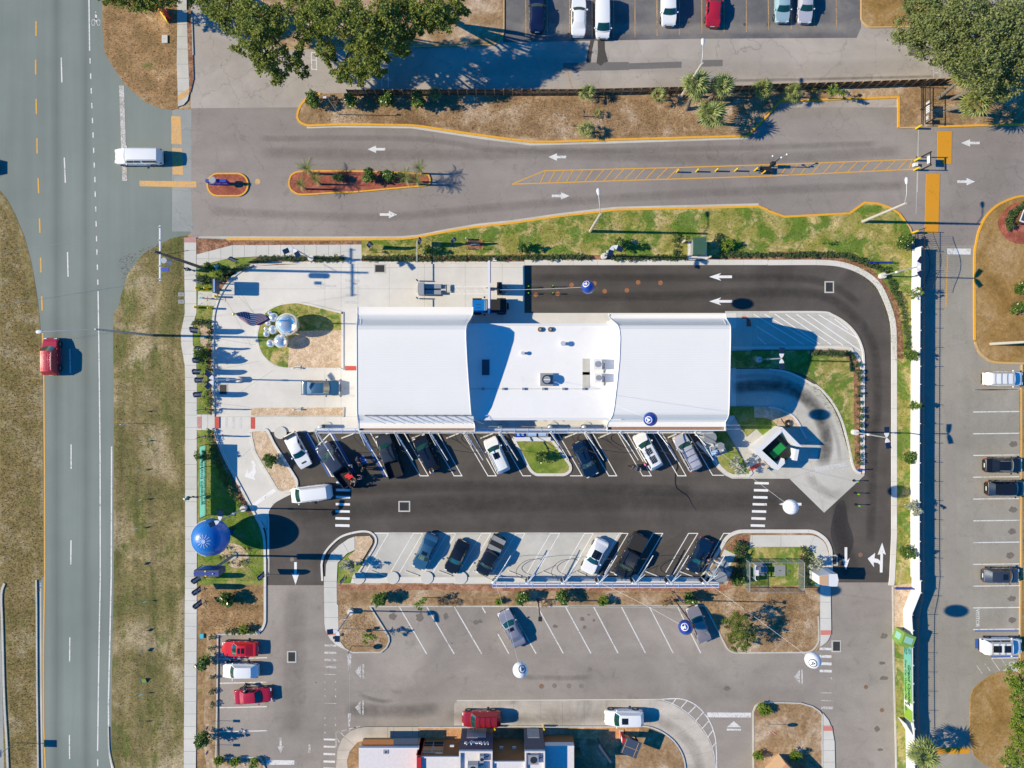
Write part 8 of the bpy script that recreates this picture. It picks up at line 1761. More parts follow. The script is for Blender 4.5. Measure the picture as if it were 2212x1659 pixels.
rbox(gx(1064,5.2),gx(1133.5,5.2),1594,YB,.05,5.0,'wall','wall_brown');rbox(gx(1064,5.2),gx(1133.5,5.2),1594,1597,5.0,5.2,'parapet','white_metal');rbox(gx(1064,5.1),gx(1133.5,5.1),1597.1,YB,5.0,5.04,'roof','roof_white')
for x in (1083,1111):MB().box(W(gx(x,3),0).x-rl.x-.22,W(gx(x,3),0).x-rl.x+.22,W(0,1594).y-rl.y,W(0,1594).y-rl.y+.22,2.3,2.5).build('wall_lamp','white_metal',rest)
rbox(gx(1177,2.9),gx(1242,2.9),1586,YB,.05,2.8,'wall','wall_brown');rbox(gx(1177,3.6),gx(1240,3.6),gy(1611,3.6),YB,2.8,3.6,'back_room','roof_white');rbox(gx(1177,3),gx(1241,3),1585,1587.5,2.8,3.0,'parapet','canopy_blue')
rbox(gx(1242,2.2),gx(1257,2.2),gy(1636,2.2),YB,.05,2.2,'lean_to','roof_green')
def rtop(x,y,h,w_,d_,hh,nm,lab,mt='grey_metal'):
    r=empty(nm,WG(x,y,h,h+.05),label=lab,cat='roof unit');MB().box(-w_/2,w_/2,-d_/2,d_/2,0,hh).build('cabinet',mt,r);MB().cyl(0,0,hh,hh+.06,min(w_,d_)*.35,16).build('fan','iron_black',r);MB().tube([(w_/2,0,.2),(w_/2+.6,.2,.2),(w_/2+.6,.2,.05)],.05,6).build('pipe','iron_black',r)
rtop(1022,1652,5.0,1.2,1.0,.9,'roof_unit','grey roof unit on the first dark tower');rtop(1041,1634,5.0,.5,.8,.6,'roof_unit','small roof fan beside the grey unit on the first dark tower');rtop(1152,1636,5.0,1.2,1.1,.5,'roof_unit','low roof unit on the second dark tower')
x,y=T(1,3,(1122,1518))[0];r=empty('roof_drain',WG(x,y,2.7,2.7),label='small roof drain on the white dining room roof',cat='drain');MB().box(-.3,.3,-.25,.25,0,.06).build('frame','grey_metal',r);MB().cyl(0,0,.06,.12,.1,10).build('dome','iron_black',r)
# menu board, order post, low fence
q=T(2,3,(1028,1478))[0];r=empty('menu_board',WG(*q,2.0,.12),R(-21),label='dark square menu board canopy in the restaurant bed',cat='canopy');MB().box(-1.0,1.0,-1.0,1.0,2.0,2.12).build('canopy','wall_slate',r);MB().box(-.85,.85,-.02,.02,2.12,2.15).box(-.9,-.86,-.9,.9,2.12,2.15).box(.6,.64,-.9,.9,2.12,2.15).build('edge_strip','wall_tan',r)
MB().box(-.8,-.65,.5,.65,0,2.0).box(.65,.8,.5,.65,0,2.0).build('leg','iron_black',r);MB().box(-.9,.9,.55,.65,.7,1.9).build('board','glass_black',r)
q=T(2,3,(945,1360))[0];r=empty('order_post',W(*q,.12),label='narrow red and white order post by the drive through lane',cat='sign');MB().box(-.25,.25,-.6,.6,0,.1).build('base','grey_concrete',r);MB().box(-.18,.18,-.35,.35,.1,1.7).build('column','wall_red',r);MB().box(-.2,-.18,-.3,.3,.9,1.5).build('screen','banner_white',r)
q=T(2,3,(740,1400),(835,1535));a,b_=W(*q[0],.12),W(*q[1],.12);r=empty('menu_board_stand',(a+b_)/2,math.atan2((b_-a).y,(b_-a).x),label='long dark menu panel standing in the gravel behind the restaurant',cat='sign');L=(b_-a).length
MB().box(-L/2,L/2,-.12,.12,.5,1.9).build('panel','wall_slate',r);MB().box(-L/2,-L/2+.12,-.06,.06,0,.5).box(L/2-.12,L/2,-.06,.06,0,.5).build('leg','iron_black',r)
# corner roof on the small south island
cpt=G(1699,1652,2.5);r=empty('walled_enclosure',W(*cpt,.12),label='terracotta topped wall enclosure at the bottom edge of the small south island',cat='enclosure');mm=Matrix.Rotation(R(-42),4,'Z')
mm=Matrix.Rotation(R(-135),4,'Z');[MB().box(*q,mm).build(nm,mt,r) for q,nm,mt in (((0,.55,.56,5,0,2.2),'wall','wall_tan'),((0,5,0,.55,0,2.2),'wall','wall_tan'),((-.06,.62,.62,5,2.2,2.4),'coping','terracotta'),((-.06,5,-.06,.61,2.2,2.4),'coping','terracotta'),((.56,5,.56,5,.02,.05),'floor','enclosure_floor'),((5,5.5,0,5.5,0,2.2),'wall','wall_tan'),((4.95,5.56,-.06,5.56,2.2,2.4),'coping','terracotta'))]
for bx_ in ():pass
# parts of the edges: orange sign at lower left traffic sign
q=T(0,3,(130,1440))[0];r=empty('road_sign',W(*q,.1),R(90),label='square road sign on a post in the left median',cat='sign');MB().tube([(0,0,0),(0,0,3.2)],.04,8).build('post','grey_metal',r);MB().box(-.45,.45,-.05,-.02,2.2,3.2).build('panel','white_paint',r);MB().tube([(.32*math.cos(a*math.pi/10),-.06,2.7+.32*math.sin(a*math.pi/10)) for a in range(21)],.03,4).build('red_ring','lamp_red',r)

# ============================================================= VEGETATION
def leafmesh(name,blobs,per,size,seed,clump=.28,flat=1.0,shell=.45,nper=26,aspect=.55):
    """many leaf-sized faces in clumps spread through the blobs (x, y, z, r[, zscale])"""
    g=np.random.default_rng(seed);C_=[];S_=[]
    for b in blobs:
        x,y,z,rr=b[:4];zs=b[4] if len(b) > 4 else .75
        k=max(3,int(per*rr*rr));v=g.normal(size=(k,3));v /= np.linalg.norm(v,axis=1)[:,None]
        rad_=rr*(shell+(1.05-shell)*g.random(k)**.6);p=v*rad_[:,None];p[:,2] *= zs;C_.append(p+np.array([x,y,z]));S_.append(np.full(k,rr))
    cc=np.concatenate(C_);ss=np.concatenate(S_);n=len(cc)
    ce=np.repeat(cc,nper,0);sc=np.repeat(np.minimum(ss*clump,.55),nper)
    off_=g.normal(size=(n*nper,3))*sc[:,None]*.62;off_[:,2] *= .7
    P=ce+off_;m=len(P);lo=min(b[2]-b[3] for b in blobs)
    nrm=g.normal(size=(m,3));nrm[:,2]=np.abs(nrm[:,2])+flat;nrm /= np.linalg.norm(nrm,axis=1)[:,None]
    t=g.normal(size=(m,3));t -= nrm*(t*nrm).sum(1)[:,None];t /= np.linalg.norm(t,axis=1)[:,None];bt=np.cross(nrm,t)
    s_=size*(.6+.8*g.random(m));a=t*s_[:,None];b_=bt*(s_*aspect)[:,None]
    V=np.stack([P-a,P+b_,P+a,P-b_],1).reshape(-1,3)
    me=bpy.data.meshes.new(name);me.vertices.add(m*4);me.vertices.foreach_set('co',V.astype(np.float32).ravel())
    me.loops.add(m*4);me.loops.foreach_set('vertex_index',np.arange(m*4,dtype=np.int32));me.polygons.add(m);me.polygons.foreach_set('loop_start',np.arange(0,m*4,4,dtype=np.int32));me.polygons.foreach_set('loop_total',np.full(m,4,dtype=np.int32));me.update(calc_edges=True)
    return me
def big_tree(trunk,blobs,leaf,lab,per=11,size=.14,seed=1,name='oak_tree',tr=.38,nper=52):
    """trunk and blobs given where they show in the photograph: (x, y, r) plan units and height m"""
    b0=W(*trunk,.1);r=empty(name,b0,label=lab,cat='tree');L=[]
    for (x,y,rr,h) in blobs:
        p=WG(x,y,h,h)-b0;L.append((p.x,p.y,p.z,rr/PX*(1-h/H)*(1.12 if name == 'oak_tree' else 1)))
    sc=L[0];hub=Vector((sum(b[0] for b in L)/len(L)*.35,sum(b[1] for b in L)/len(L)*.35,3.0))
    q=MB();q.tube([(0,0,0),(hub.x*.4,hub.y*.4,1.6),tuple(hub)],[tr,tr*.85,tr*.7],10);q.build('trunk','bark',r,smooth=60)
    rr_=random.Random(seed)
    for b in L:
        q=MB();e=Vector(b[:3]);mid=hub.lerp(e,.5)+Vector((rr_.uniform(-.5,.5),rr_.uniform(-.5,.5),rr_.uniform(0,.6)));q.tube([tuple(hub-Vector((0,0,.3))),tuple(mid),tuple(e)],[tr*.5,tr*.3,tr*.12],7)
        for k in range(3):
            v=Vector((rr_.uniform(-1,1),rr_.uniform(-1,1),rr_.uniform(-.2,.6)))*b[3]*.8;q.tube([tuple(mid.lerp(e,.5)),tuple(e+v)],[tr*.16,tr*.05],5)
        q.build('limb','bark',r,smooth=60)
    me=leafmesh('crown',L,per,size,seed,nper=nper);me.materials.append(M[leaf]);o=bpy.data.objects.new('crown',me);COL.objects.link(o);o.parent=r
    return r
big_tree((470,-30),[(425,-8,20,6),(452,8,24,7),(480,28,26,8),(505,5,26,9),(500,52,20,8),(486,45,12,6)],'leaf_oak','broad green oak at the left end of the tree group over the upper pavement',seed=11)
big_tree((560,20),[(530,20,26,10),(555,45,28,10),(540,85,26,9),(575,75,26,9),(590,110,22,8),(573,140,22,7.5),(598,165,18,6.5),(635,130,20,7),(655,150,14,6),(520,100,16,7),(600,40,24,10),(560,120,18,8)],'leaf_oak','green oak reaching down over the pale upper lot, left one',seed=12)
big_tree((690,25),[(640,20,26,10),(665,50,24,10),(700,30,28,11),(690,75,20,9),(705,115,20,8),(715,135,12,7),(730,50,26,11),(655,85,18,8),(690,5,24,10)],'leaf_oak','green oak in the middle of the upper bed',seed=13)
big_tree((800,50),[(760,25,28,11),(790,55,30,11),(825,30,28,11),(770,90,24,9),(795,115,26,9),(760,150,22,7.5),(735,155,16,7),(790,160,20,7),(815,130,20,8),(840,85,24,10),(870,105,20,8.5),(875,120,12,7),(850,50,26,10.5),(740,165,12,6.5),(820,150,14,7)],'leaf_oak','largest green oak with a long limb over the fence line',seed=14,tr=.45)
big_tree((900,20),[(880,20,24,10),(905,40,24,10),(930,20,26,10),(955,35,24,9.5),(980,22,22,9),(925,50,16,9),(870,-5,24,10),(990,8,14,8),(945,0,22,9),(1003,30,12,8),(965,60,12,8),(900,62,16,8),(880,75,14,8)],'leaf_oak','pale green oak at the right end of the tree group',seed=15)
big_tree((330,-50),[(215,-20,22,6),(250,-14,26,7),(290,-10,26,7),(310,2,20,7),(340,-6,26,7),(370,-14,22,7),(225,0,10,6)],'leaf_oak','oak mostly above the frame over the upper dry verge',seed=16)
big_tree((2130,20),[(2000,20,34,9),(1965,60,30,8),(2000,90,30,8),(2040,50,38,10),(2085,20,40,11),(2050,100,32,9),(2085,130,34,9),(2120,80,40,11),(2160,40,40,11),(2200,70,38,11),(2150,120,36,10),(2190,140,34,9),(2120,165,28,8),(2175,180,26,7),(2210,20,40,11),(1980,5,24,8),(2160,205,16,6),(2030,125,16,7),(2240,130,36,9)],'leaf_live_oak','huge grey green live oak filling the top right corner',seed=17,tr=.6,per=11)
big_tree((2215,1510),[(2205,1455,22,5),(2195,1480,18,5),(2205,1500,18,5),(2210,1540,20,5),(2200,1560,18,5),(2212,1600,22,5.5),(2200,1630,20,5.5),(2190,1655,20,5),(2215,1570,20,5)],'leaf_bright','bright leafy tree along the lower right edge',seed=18,size=.12,tr=.25)
big_tree((2225,960),[(2212,1005,12,4),(2218,960,14,4)],'leaf_bright','small leafy tree peeking in at the right edge',seed=19,size=.15,tr=.1) if False else None
# medium and small trees, bushes: prototypes then individuals
def bush_proto(name,leaf,blobs,per,size,seed,stem=.05,h=1.0,nper=16,aspect=.55):
    r=empty(name,(0,0,0));me=leafmesh('foliage',blobs,per,size,seed,nper=nper,aspect=aspect,shell=.25);me.materials.append(M[leaf]);o=bpy.data.objects.new('foliage',me);COL.objects.link(o);o.parent=r
    q=MB();q.tube([(0,0,0),(0,0,h)],[stem,stem*.5],6)
    for b in blobs:q.tube([(0,0,h*.4),(b[0],b[1],b[2])],[stem*.5,stem*.2],5)
    q.build('stem','bark',r);return Proto(r)
mag=[bush_proto('magnolia_shrub','leaf_magnolia',[(0,0,.7,.62),(.25,.2,1.3,.5),(-.25,-.15,1.25,.52),(0,.05,1.85,.45),(.05,0,2.35,.3)],60,.10,31+k,h=1.6) for k in range(2)]
hib=bush_proto('round_shrub','leaf_magnolia',[(0,0,.8,.7),(.3,.3,1.2,.5),(-.3,-.2,1.2,.5),(.1,-.3,1.4,.45)],60,.11,40,h=1.0)
brt=bush_proto('bright_shrub','leaf_bright',[(0,0,.6,.6),(.3,.1,.8,.4),(-.25,.2,.8,.45)],60,.10,41,h=.7)
slv=bush_proto('silver_tree','leaf_silver',[(0,0,1.0,.55),(.3,.3,1.5,.45),(-.3,-.2,1.5,.45),(.1,-.3,2.0,.4),(0,.2,2.3,.3)],36,.12,42,h=2.0)
spr=bush_proto('sparse_tree','leaf_bright',[(0,0,1.6,.6),(.4,.2,1.9,.4),(-.4,-.3,1.8,.4),(.1,.4,2.2,.35)],22,.09,43,h=2.0)
drs=bush_proto('dry_shrub','leaf_dry',[(0,0,.4,.6),(.3,.2,.4,.4)],30,.07,44,h=.4)
hdg=[bush_proto('hedge_shrub','leaf_hedge',[(0,0,.30,.36),(.15,.1,.42,.25),(-.15,-.08,.40,.25)],90,.065,50+k,stem=.02,h=.3,nper=10) for k in range(3)]
cnt=[0]
def plant(pr,x,y,lab,cat='shrub',s=1.0,group=None,z=.12,hh=1.2):
    cnt[0] += 1;c=pr.put(WG(x,y,hh*s,z),random.uniform(0,6.28),lab,group,s);c['category']=cat;return c
def tp(c_,r_,x,y):return T(c_,r_,(x,y))[0]
PL_=[(hib,1,0,490,855,'dark green bush at the rounded left tip of the north verge',1.2),(drs,1,0,645,858,'low yellowish shrub on the north verge between two dark bushes',1.2),(hib,1,0,812,868,'dark green bush where the wooden fence begins',1.1),(hib,1,0,1125,850,'dark green bush second from the fence start',1.15),(hib,1,0,1395,862,'dark green bush third from the fence start',1.2),
 (hib,1,0,705,1535,'leftmost dark round bush on the long red island',.75),(hib,1,0,970,1515,'large middle bush on the long red island',1.1),(hib,1,0,1148,1512,'bush right of the middle on the long red island',.95),
 (mag[0],1,1,1480,505,'small tree between the second and third lawn flags',.85),(mag[1],2,1,80,475,'small magnolia west of the concrete street lamp',.95),(mag[0],2,1,930,452,'magnolia beside the twin solar lamp on the lawn',1.05),(brt,2,1,1868,452,'light green shrub right of the green cabinet',1.2),
 (hib,3,1,1195,432,'dense bush at the upper end of the white panel fence',1.2),(spr,3,1,1250,885,'thin pale leaved tree leaning over the white panel fence',1.2),(mag[1],3,1,1235,1412,'magnolia over the white fence below the thin pale tree',1.05),(spr,3,1,1185,860,'faint sparse sapling on the lawn strip left of the thin pale tree',.6),
 (mag[0],3,2,1275,182,'magnolia over the white fence at the upper side lane bays',.95),(hib,3,2,1240,637,'wide bush over the white fence below the solar lamp shadow',1.0),(slv,3,2,1245,1062,'silvery tree over the white fence below the balloon shadow',1.15),(mag[1],3,2,1210,1462,'dark magnolia over the white fence near the turn arrows',1.1),
 (mag[0],0,1,1735,1410,'round magnolia among the feather flags',1.15),(mag[1],0,2,1742,620,'dark magnolia in front of the teal banner',1.05),(mag[0],0,3,1760,748,'leafy magnolia at the left edge of the small lot, upper',1.2),(mag[1],0,3,1755,1415,'leafy magnolia at the left edge of the small lot, lower',1.25),(hib,0,3,1952,205,'round dark tree on the dry bed below the pylon sign',1.15),
 (hib,1,2,112,665,'round bush on the gravel planter beside the loop',1.05),(slv,1,2,805,1560,'pale flowering tree at the south west lawn tip',1.1),(hib,1,3,1068,200,'dark bush in the planted strip, first from the left',1.15),(spr,1,3,1430,215,'looser bush in the planted strip, second from the left',1.2),(spr,1,3,990,505,'feathery small tree on the south west island',1.25),
 (hib,2,3,95,195,'bush in the planted strip left of the dark lamp post',1.1),(hib,2,3,440,182,'bush in the planted strip right of the dark lamp post',1.15),(hib,2,3,1545,195,'bush in the planted strip right of the leaning flag',1.05),(brt,2,3,790,228,'small bright shrub in the planted strip',1.0),(brt,1,3,2095,228,'small lime shrub at the kerb under the silver sedan rope',.7),
 (mag[1],2,2,250,635,'small tree on the green island of the upper vacuum row',.95),(slv,2,2,1935,700,'white leaved tree on the triangular lawn by the pump set',1.35),(brt,3,3,-15+20,1170,'bright round bush on the small south island',.9),(brt,3,3,250,1575,'bush beside the terracotta topped walls',1.1),(brt,2,3,2180,1160,'yellowish bush at the left tip of the small south island',1.0),(brt,2,3,2135,1570,'green bush low on the small south island',.9),
 (brt,0,3,1880,1615,'bright bush at the bottom of the small left lot, left one',.9),(brt,0,3,2020,1625,'bright bush at the bottom of the small left lot, middle one',.9),(brt,0,3,2185,1630,'bright bush at the bottom of the small left lot, right one',.9),(brt,0,3,2090,470,'low bush above the small left lot',.9),(brt,0,1,1870,700,'bright lime shrub below the teal panel sign',.9),(hib,0,1,1795,640,'dark bush at the utility pole foot',.6),
 (spr,3,0,565,812,'yellow green scrub at the fence above the kerb corner',1.3),(drs,2,3,1335,235,'dry grey shrub under the leaning flag',.9),(drs,2,3,290,250,'dry pale shrub right of the dark lamp post',.9),(drs,1,3,1600,240,'dry grey shrub in the planted strip',.8),(drs,1,3,1710,245,'dry grey shrub next to the first dry one',.8),(drs,3,3,-60+2*0+80,640-400,'dry scrub on the dry bed of the big corner',.7),
 (mag[0],3,1,2190,830,'green bush at the far right edge of the side island, upper',1.0),(mag[1],3,1,2170,1005,'green bush at the far right edge of the side island, lower',1.1),(spr,3,1,480,440,'bare sapling in a mulch ring on the lawn',.55),(spr,2,1,1415,395,'small dark shrub left of the green cabinet, upper',.5),(hdg[0],2,1,1800,378,'small dark shrub above the light green one',1.4),(spr,1,1,1030,515,'bare sapling right of the first lawn flag',.5)]
for pr,c_,r_,x,y,l,s in PL_:plant(pr,*tp(c_,r_,x,y),l,'tree' if pr in (slv,spr) or 'tree' in l or 'magnolia' in l else 'shrub',s)
a=c5((1110,592))[0];plant(mag[0],*a,'bright leafy magnolia beside the lower tank','tree',.95);a=c5((1862,425))[0];plant(slv,*a,'white flowering tree at the south east walk','tree',1.1);a=c5((640,765))[0]
# olive tree on the corner bed
big_tree((1603,1362),[(1572,1345,11,2.6),(1592,1338,14,3.2),(1612,1336,10,3.6),(1600,1362,17,3.6),(1622,1372,13,3),(1583,1378,12,2.8),(1606,1392,13,3),(1628,1352,8,3),(1590,1398,8,2.4)],'leaf_olive','broad olive green tree on the dry corner bed',seed=61,size=.075,name='olive_tree',tr=.16,per=40,nper=40)
big_tree((1583,0),[(0,0,1,1)],'leaf_bright','x',seed=1) if False else None
# bare little trees on the north verge
def bare(x,y,h,lab,s=1.0):
    r=empty('bare_sapling',W(*tp(2,0,x,y),.12),label=lab,cat='tree');rr=random.Random(int(x));q=MB();q.tube([(0,0,0),(.05,0,h*.5)],[.07*s,.05*s],6).build('trunk','bark',r)
    q=MB()
    for k in range(9):a=rr.uniform(0,6.28);e=Vector((math.cos(a)*.6*s,math.sin(a)*.6*s,h*rr.uniform(.7,1)));q.tube([(.05,0,h*.5),tuple(e*.5+Vector((0,0,h*.35))),tuple(e)],[.03*s,.02*s,.008],5)
    q.build('branches','bark',r)
bare(615,1010,1.9,'bare branching sapling in the middle of the north verge');bare(385,1005,1.0,'tiny bare sapling left of the branching one, upper',.5);bare(475,1090,.9,'tiny bare sapling left of the branching one, lower',.5)
# hedges: every shrub its own object
def hedge(path,step,lab,grp,s=1.0,jit=2.0):
    for i,(x,y) in enumerate(resample(path,step)):
        cnt[0] += 1;hdg_=hdg[cnt[0] % 3];c=hdg_.put(W(x+random.uniform(-jit,jit),y+random.uniform(-jit,jit)*.6,.13),random.uniform(0,6.28),lab,grp,s*random.uniform(.8,1.2));c['category']='shrub'
hedge(T(1,1,(10,600),(90,580),(755,582)),10.5,'small dark hedge shrub along the north walk','hedge along the north walk')
hedge(T(1,1,(940,578),(1700,578),(2212,572))+T(2,1,(660,566)),11,'small dark hedge shrub between the lawn and the entry lanes','hedge along the lawn, left run')
hedge(T(2,1,(860,575),(1480,572)),10,'small dark hedge shrub left of the pale cabinet pad','hedge along the lawn, middle run')
hedge(T(2,1,(1410,375),(1405,570)),11,'small dark hedge shrub in the short cross row by the cabinet','short cross hedge by the cabinet',.9)
hedge(T(2,1,(1800,548),(2212,548)),9,'small dark hedge shrub right of the pale cabinet pad','hedge along the lawn, right run')
hedge(T(3,1,(0,545),(250,545),(430,548),(640,548),(760,585),(880,640),(990,680)),8.5,'dark hedge shrub on the outer side of the top right bend','hedge round the top right bend')
hedge(T(3,1,(1040,770),(1060,840),(1085,880),(1110,920),(1145,985),(1160,1090),(1165,1150),(1180,1200),(1190,1260),(1190,1310),(1190,1345)),11,'dark hedge shrub between the right kerb and the lawn strip','hedge down the right kerb')
hedge(T(3,1,(395,1392),(560,1398),(700,1402)),9,'dark hedge shrub on top of the east lawn','hedge on top of the east lawn')
hedge(T(3,1,(725,1430),(765,1520),(780,1640))+T(3,2,(775,70),(772,140),(780,215),(775,290),(780,375),(770,470),(780,540),(775,600),(775,680)),17,'dark hedge shrub down the east lawn mulch','hedge down the east lawn mulch',1.0)
hedge(T(0,1,(1850,660),(1990,690),(2130,650)),9,'dark hedge shrub at the curve below the north walk','hedge at the loop curve',1.0)
hedge(T(0,1,(1730,745),(1790,775),(1900,770),(1960,740)),8,'dark hedge shrub above the yellow bollards','hedge above the yellow bollards',1.1)
hedge(T(0,1,(1700,1130),(1790,1125),(1830,1150),(1820,1240),(1815,1330),(1820,1480),(1825,1600))+T(0,2,(1825,60),(1830,230)),13,'dark hedge shrub between the flags and the loop kerb','hedge along the loop kerb',1.05)
hedge(T(0,2,(1820,410),(1845,520),(1890,690),(1935,770),(1950,830),(2030,960),(2110,1080)),13,'dark hedge shrub along the slanting left kerb','hedge along the slanting kerb',1.05)
hedge(c5((1100,225),(1160,245),(1070,280),(1130,340),(1110,440),(1120,560)),11,'conifer like shrub in the mulch of the south east bed','shrubs in the south east mulch, left',1.4)
hedge(c5((1750,290),(1750,360),(1760,430),(1750,540),(1760,620)),13,'conifer like shrub beside the south east walk','shrubs in the south east mulch, right',1.4)
hedge(T(3,0,(380,790),(640,800)),16,'dry scrub clump at the fence foot','scrub at the fence foot',.8)
hedge(T(0,3,(1840,520),(1830,620)),18,'dark low shrub in the small lot mulch, upper pair','low shrubs in the small lot mulch, upper',.9);hedge(T(0,3,(1845,860),(1845,1100)),30,'dark low shrub in the small lot mulch, lower pair','low shrubs in the small lot mulch, lower',.9)
hedge(cr(T(3,1,(2060,310),(2060,240),(2100,180),(2160,140),(2210,130))),6,'grassy shrub in the arc round the right hand sign bed','grassy arc of the sign bed',1.3)
hedge(T(0,3,(1980,465),(2090,468),(2190,468)),14,'low shrub on the bed above the small left lot','low shrubs above the small lot',1.0)
# spiky plants of the flower bed
spk=empty('agave_plant',(0,0,0));
for k in range(11):
    a=k*2.4;q=MB();q.add([(.05*math.cos(a+1.5),.05*math.sin(a+1.5),.05),(-.05*math.cos(a+1.5),-.05*math.sin(a+1.5),.05),(.45*math.cos(a),.45*math.sin(a),.35)],[(0,1,2)]);q.build('leaf','leaf_palm_yellow',spk)
spk=Proto(spk)
for (x,y),l in zip(CR(700,1980,.23147,(930,905),(860,1060),(820,1075),(960,1160),(1150,1190),(1210,1130),(1240,920),(1180,1140),(1000,1000)),range(9)):c=spk.put(W(x,y,.13),l,'spiky agave plant in the pale bed below the giant inflatable','agaves in the pale bed',1.2);c['category']='plant'
# palms
def fan_frond():
    q=MB();q.tube([(0,0,0),(.45,0,.12),(.8,0,.10)],[.022,.018,.012],4);n_=9
    for k in range(n_):
        a=R(-80+160*k/(n_-1));ln=.85*(1-.25*abs(a)/1.4);bx_,bz=.60,.10;c,s_=math.cos(a),math.sin(a);w_=.06
        q.add([(bx_,0,bz),(bx_+c*ln*.55+s_*w_,s_*ln*.55-c*w_,bz-.02),(bx_+c*ln,s_*ln,bz-.22),(bx_+c*ln*.55-s_*w_,s_*ln*.55+c*w_,bz-.02),(bx_+c*ln*.5,s_*ln*.5,bz+.03)],[(0,1,4),(1,2,4),(2,3,4),(3,0,4)])
    me=q.mesh('frond');me.materials.append(M['leaf_palm']);return me
FAN=fan_frond()
def feather_frond():
    q=MB();L=1.35;pts=[(L*t,0,.45*math.sin(t*2.2)-.35*t*t) for t in [i/7 for i in range(8)]];q.tube(pts,.014,4)
    for i in range(1,14):
        t=i/13.5;x=L*t;z=.45*math.sin(t*2.2)-.35*t*t;ln=.38*math.sin(math.pi*min(.15+t*.85,.98))+.06
        for s_ in (1,-1):q.add([(x-.02,0,z),(x+.03,0,z),(x+.22,s_*ln,z-.16)],[(0,1,2)])
    me=q.mesh('frond');me.materials.append(M['leaf_palm_yellow']);return me
FEA=feather_frond()
def palm(x,y,h,lab,n=26,s=1.0,kind='fan',lean=(0,0),trunk=None,leaf=None):
    t=WG(x,y,h+.3,0);base=W(*trunk,.12) if trunk else Vector((t.x,t.y,.12));r=empty('palm_tree',base,label=lab,cat='palm tree')
    top=Vector((t.x,t.y,h))-base;top.z=h
    if h > .5:MB().tube([(0,0,0),tuple(top*.5+Vector((0,0,0))),tuple(top)],[.17*s,.14*s,.12*s],10).build('trunk','bark',r,smooth=60)
    me=FAN if kind == 'fan' else FEA
    for k in range(n):
        o=bpy.data.objects.new('frond',me);COL.objects.link(o);o.parent=r;o.location=top
        el=R(82-100*(k/n)**.8+random.uniform(-12,12)) if kind == 'fan' else R(55-60*(k/n));az=k*2.399
        o.rotation_euler=(random.uniform(-.3,.3),-el,az);sc=s*random.uniform(.85,1.1);o.scale=(sc,sc,sc)
        if leaf:setmat(o,leaf)
        elif k > n*.82:setmat(o,'leaf_dry') if kind == 'fan' and random.random() < .4 else None
    return r
tq=lambda c_,r_,*p:T(c_,r_,*p)
palm(*tp(2,0,1585,735),4.6,'tall fan palm at the wooden fence, leftmost of the three',24,1.5,trunk=tp(2,0,1508,948));palm(*tp(2,0,1815,745),4.4,'fan palm at the wooden fence, right of the three',24,1.3,trunk=tp(2,0,1700,860));palm(*tp(2,0,1722,985),3.6,'fan palm on the verge, lowest of the three',24,1.5,trunk=tp(2,0,1600,1050))
palm(*tp(2,0,655,800),1.2,'small fan palm at the fence, left part of the verge',14,.95);palm(*tp(2,0,1268,828),1.2,'small fan palm at the fence left of the tall palms',12,.9);palm(*tp(2,0,645,1115),1.0,'small fan palm low on the verge by the yellow kerb',13,.95);palm(*tp(2,0,2170,765),2.2,'bushy fan palm at the fence right of the tall palms',24,1.0,leaf='leaf_palm_yellow');palm(*tp(3,0,215,795),1.4,'fan palm at the fence above the kerb corner',14,1.05,leaf='leaf_palm_yellow');palm(*tp(1,0,1545,805),.9,'grassy fan palm in front of the fence boards',16,.7);palm(*tp(2,0,745,975),.5,'tiny palm seedling beside the bare sapling',8,.5)
palm(*tp(3,0,1705,655),4.5,'fan palm by the gate, upper of the three',26,1.5,trunk=tp(3,0,1470,850));palm(*tp(3,0,1800,885),4.2,'fan palm by the gate, lowest of the three',26,1.55,trunk=tp(3,0,1540,955),leaf='leaf_palm_yellow');palm(*tp(3,0,1955,690),4.5,'fan palm by the gate, half under the live oak',24,1.4,trunk=tp(3,0,1575,858))
palm(*tp(3,3,1345,1535),3.2,'fan palm with dead fronds at the lower end of the white fence',26,1.55,trunk=tp(3,3,1300,1480));
for i,(x,y,l,s) in enumerate(((440,1455,'upper left palm of the red island',1.2),(385,1590,'lower left palm of the red island',.95),(518,1548,'third palm of the left trio on the red island',1.0),(1412,1452,'top palm of the right trio on the red island',1.0),(1290,1525,'left palm of the right trio on the red island',1.1),(1385,1550,'lowest palm of the right trio on the red island',1.1))):palm(*tp(1,0,x,y),2.1,'feathery '+l,12,s*.85,'feather')
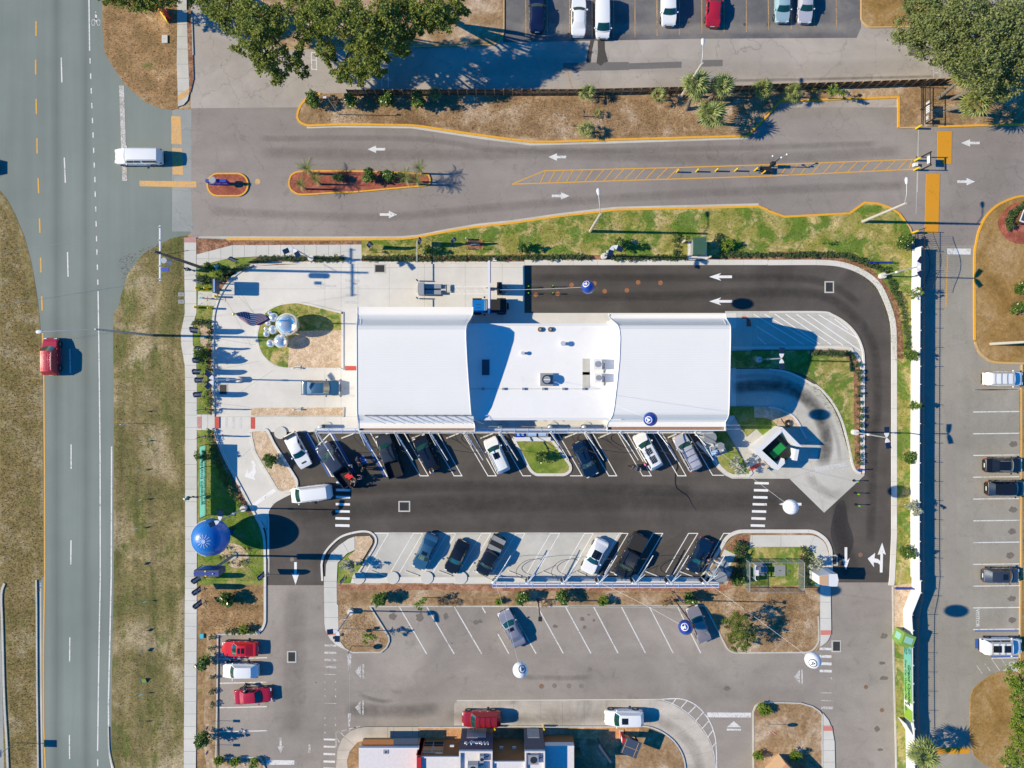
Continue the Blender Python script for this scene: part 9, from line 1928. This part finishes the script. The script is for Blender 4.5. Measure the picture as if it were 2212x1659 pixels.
# ground cover on the verges: scattered grass tufts as one mass each
def tufts(name,polys,n,size,mat,z,seed=5):
    g=np.random.default_rng(seed);P=[]
    tot=sum(abs(area(q)) for q in polys)
    for q in polys:
        xs=[p[0] for p in q];ys=[p[1] for p in q];want=int(n*abs(area(q))/tot);got=0;k=len(q)
        qa=np.array(q)
        while got < want:
            c=np.column_stack([g.uniform(min(xs),max(xs),want*2),g.uniform(min(ys),max(ys),want*2)]);ins=np.zeros(len(c),bool);j=k-1
            for i in range(k):
                yi,yj=qa[i,1],qa[j,1];cond=((yi > c[:,1]) != (yj > c[:,1])) & (c[:,0] < (qa[j,0]-qa[i,0])*(c[:,1]-yi)/((yj-yi) if abs(yj-yi) > 1e-9 else 1e-9)+qa[i,0]);ins ^= cond;j=i
            c=c[ins][:want-got];P.append(c);got += len(c)
            if len(c) == 0:break
    c=np.concatenate(P);m=len(c);X_=(c[:,0]-CX)/PX;Y_=(CY-c[:,1])/PX
    a=g.uniform(0,6.28,m);s_=size*(.5+g.random(m));hgt=s_*(.6+.6*g.random(m))
    dx,dy=np.cos(a)*s_*.35,np.sin(a)*s_*.35;lx,ly=g.normal(size=m)*s_*.4,g.normal(size=m)*s_*.4
    V=np.stack([np.stack([X_-dx,Y_-dy,np.full(m,z)],1),np.stack([X_+dx,Y_+dy,np.full(m,z)],1),np.stack([X_+lx,Y_+ly,z+hgt],1)],1).reshape(-1,3)
    me=bpy.data.meshes.new(name);me.vertices.add(m*3);me.vertices.foreach_set('co',V.astype(np.float32).ravel());me.loops.add(m*3);me.loops.foreach_set('vertex_index',np.arange(m*3,dtype=np.int32));me.polygons.add(m);me.polygons.foreach_set('loop_start',np.arange(0,m*3,3,dtype=np.int32));me.polygons.foreach_set('loop_total',np.full(m,3,dtype=np.int32));me.update(calc_edges=True);me.materials.append(M[mat])
    o=bpy.data.objects.new(name,me);COL.objects.link(o);return tag(o,kind='stuff')
leafmat('tuft_dry',[C(124,104,62),C(170,142,96),C(206,184,140)],.9,.1,.5);leafmat('tuft_green',[C(98,116,40),C(136,152,62),C(176,178,100)],.9,.1,.5)
VG=[(250,560),(300,540),(345,525),(398,515),(398,1655),(252,1655),(250,700),(270,620)]
tufts('dry_grass',[VG,T(0,0,(895,10),(905,440),(1070,700),(1260,880),(1480,940),(1530,920),(1525,10))],18000,.09,'tuft_dry',.045)
tufts('median_grass_tufts',[[(2,440),(30,500),(60,620),(80,720),(90,900),(92,1240),(78,1320),(78,1655),(25,1655),(12,1300),(2,1240)]],12000,.10,'tuft_dry',.035,6)
tufts('verge_grass',[[(680,225),(1110,215),(1480,212),(1640,205),(1600,290),(1150,298),(960,275),(690,262)],[(2010,200),(2200,200),(2200,262),(2010,268)],[(770,1280),(1480,1282),(1560,1320),(1590,1390),(1750,1395),(1762,1280),(1590,1278)],[(435,1270),(560,1270),(560,1350),(435,1365)],[(735,1290),(790,1320),(835,1385),(820,1400),(740,1395)]],24000,.08,'tuft_dry',.122,7)
tufts('lawn_grass',[[(800,520),(920,512),(1100,490),(1300,462),(1640,455),(1700,480),(1900,445),(1960,500),(1965,1200),(1940,1200),(1938,800),(1900,640),(1840,580),(1760,545),(790,548)],[(1590,765),(1830,765),(1838,1000),(1800,900),(1720,805),(1590,795)],[(430,600),(460,600),(458,890),(430,890)],[(430,940),(465,940),(480,1000),(560,1130),(568,1255),(430,1255)],[(570,680),(640,665),(740,690),(740,705),(622,720),(622,795),(580,770)]],40000,.08,'tuft_green',.124,8)
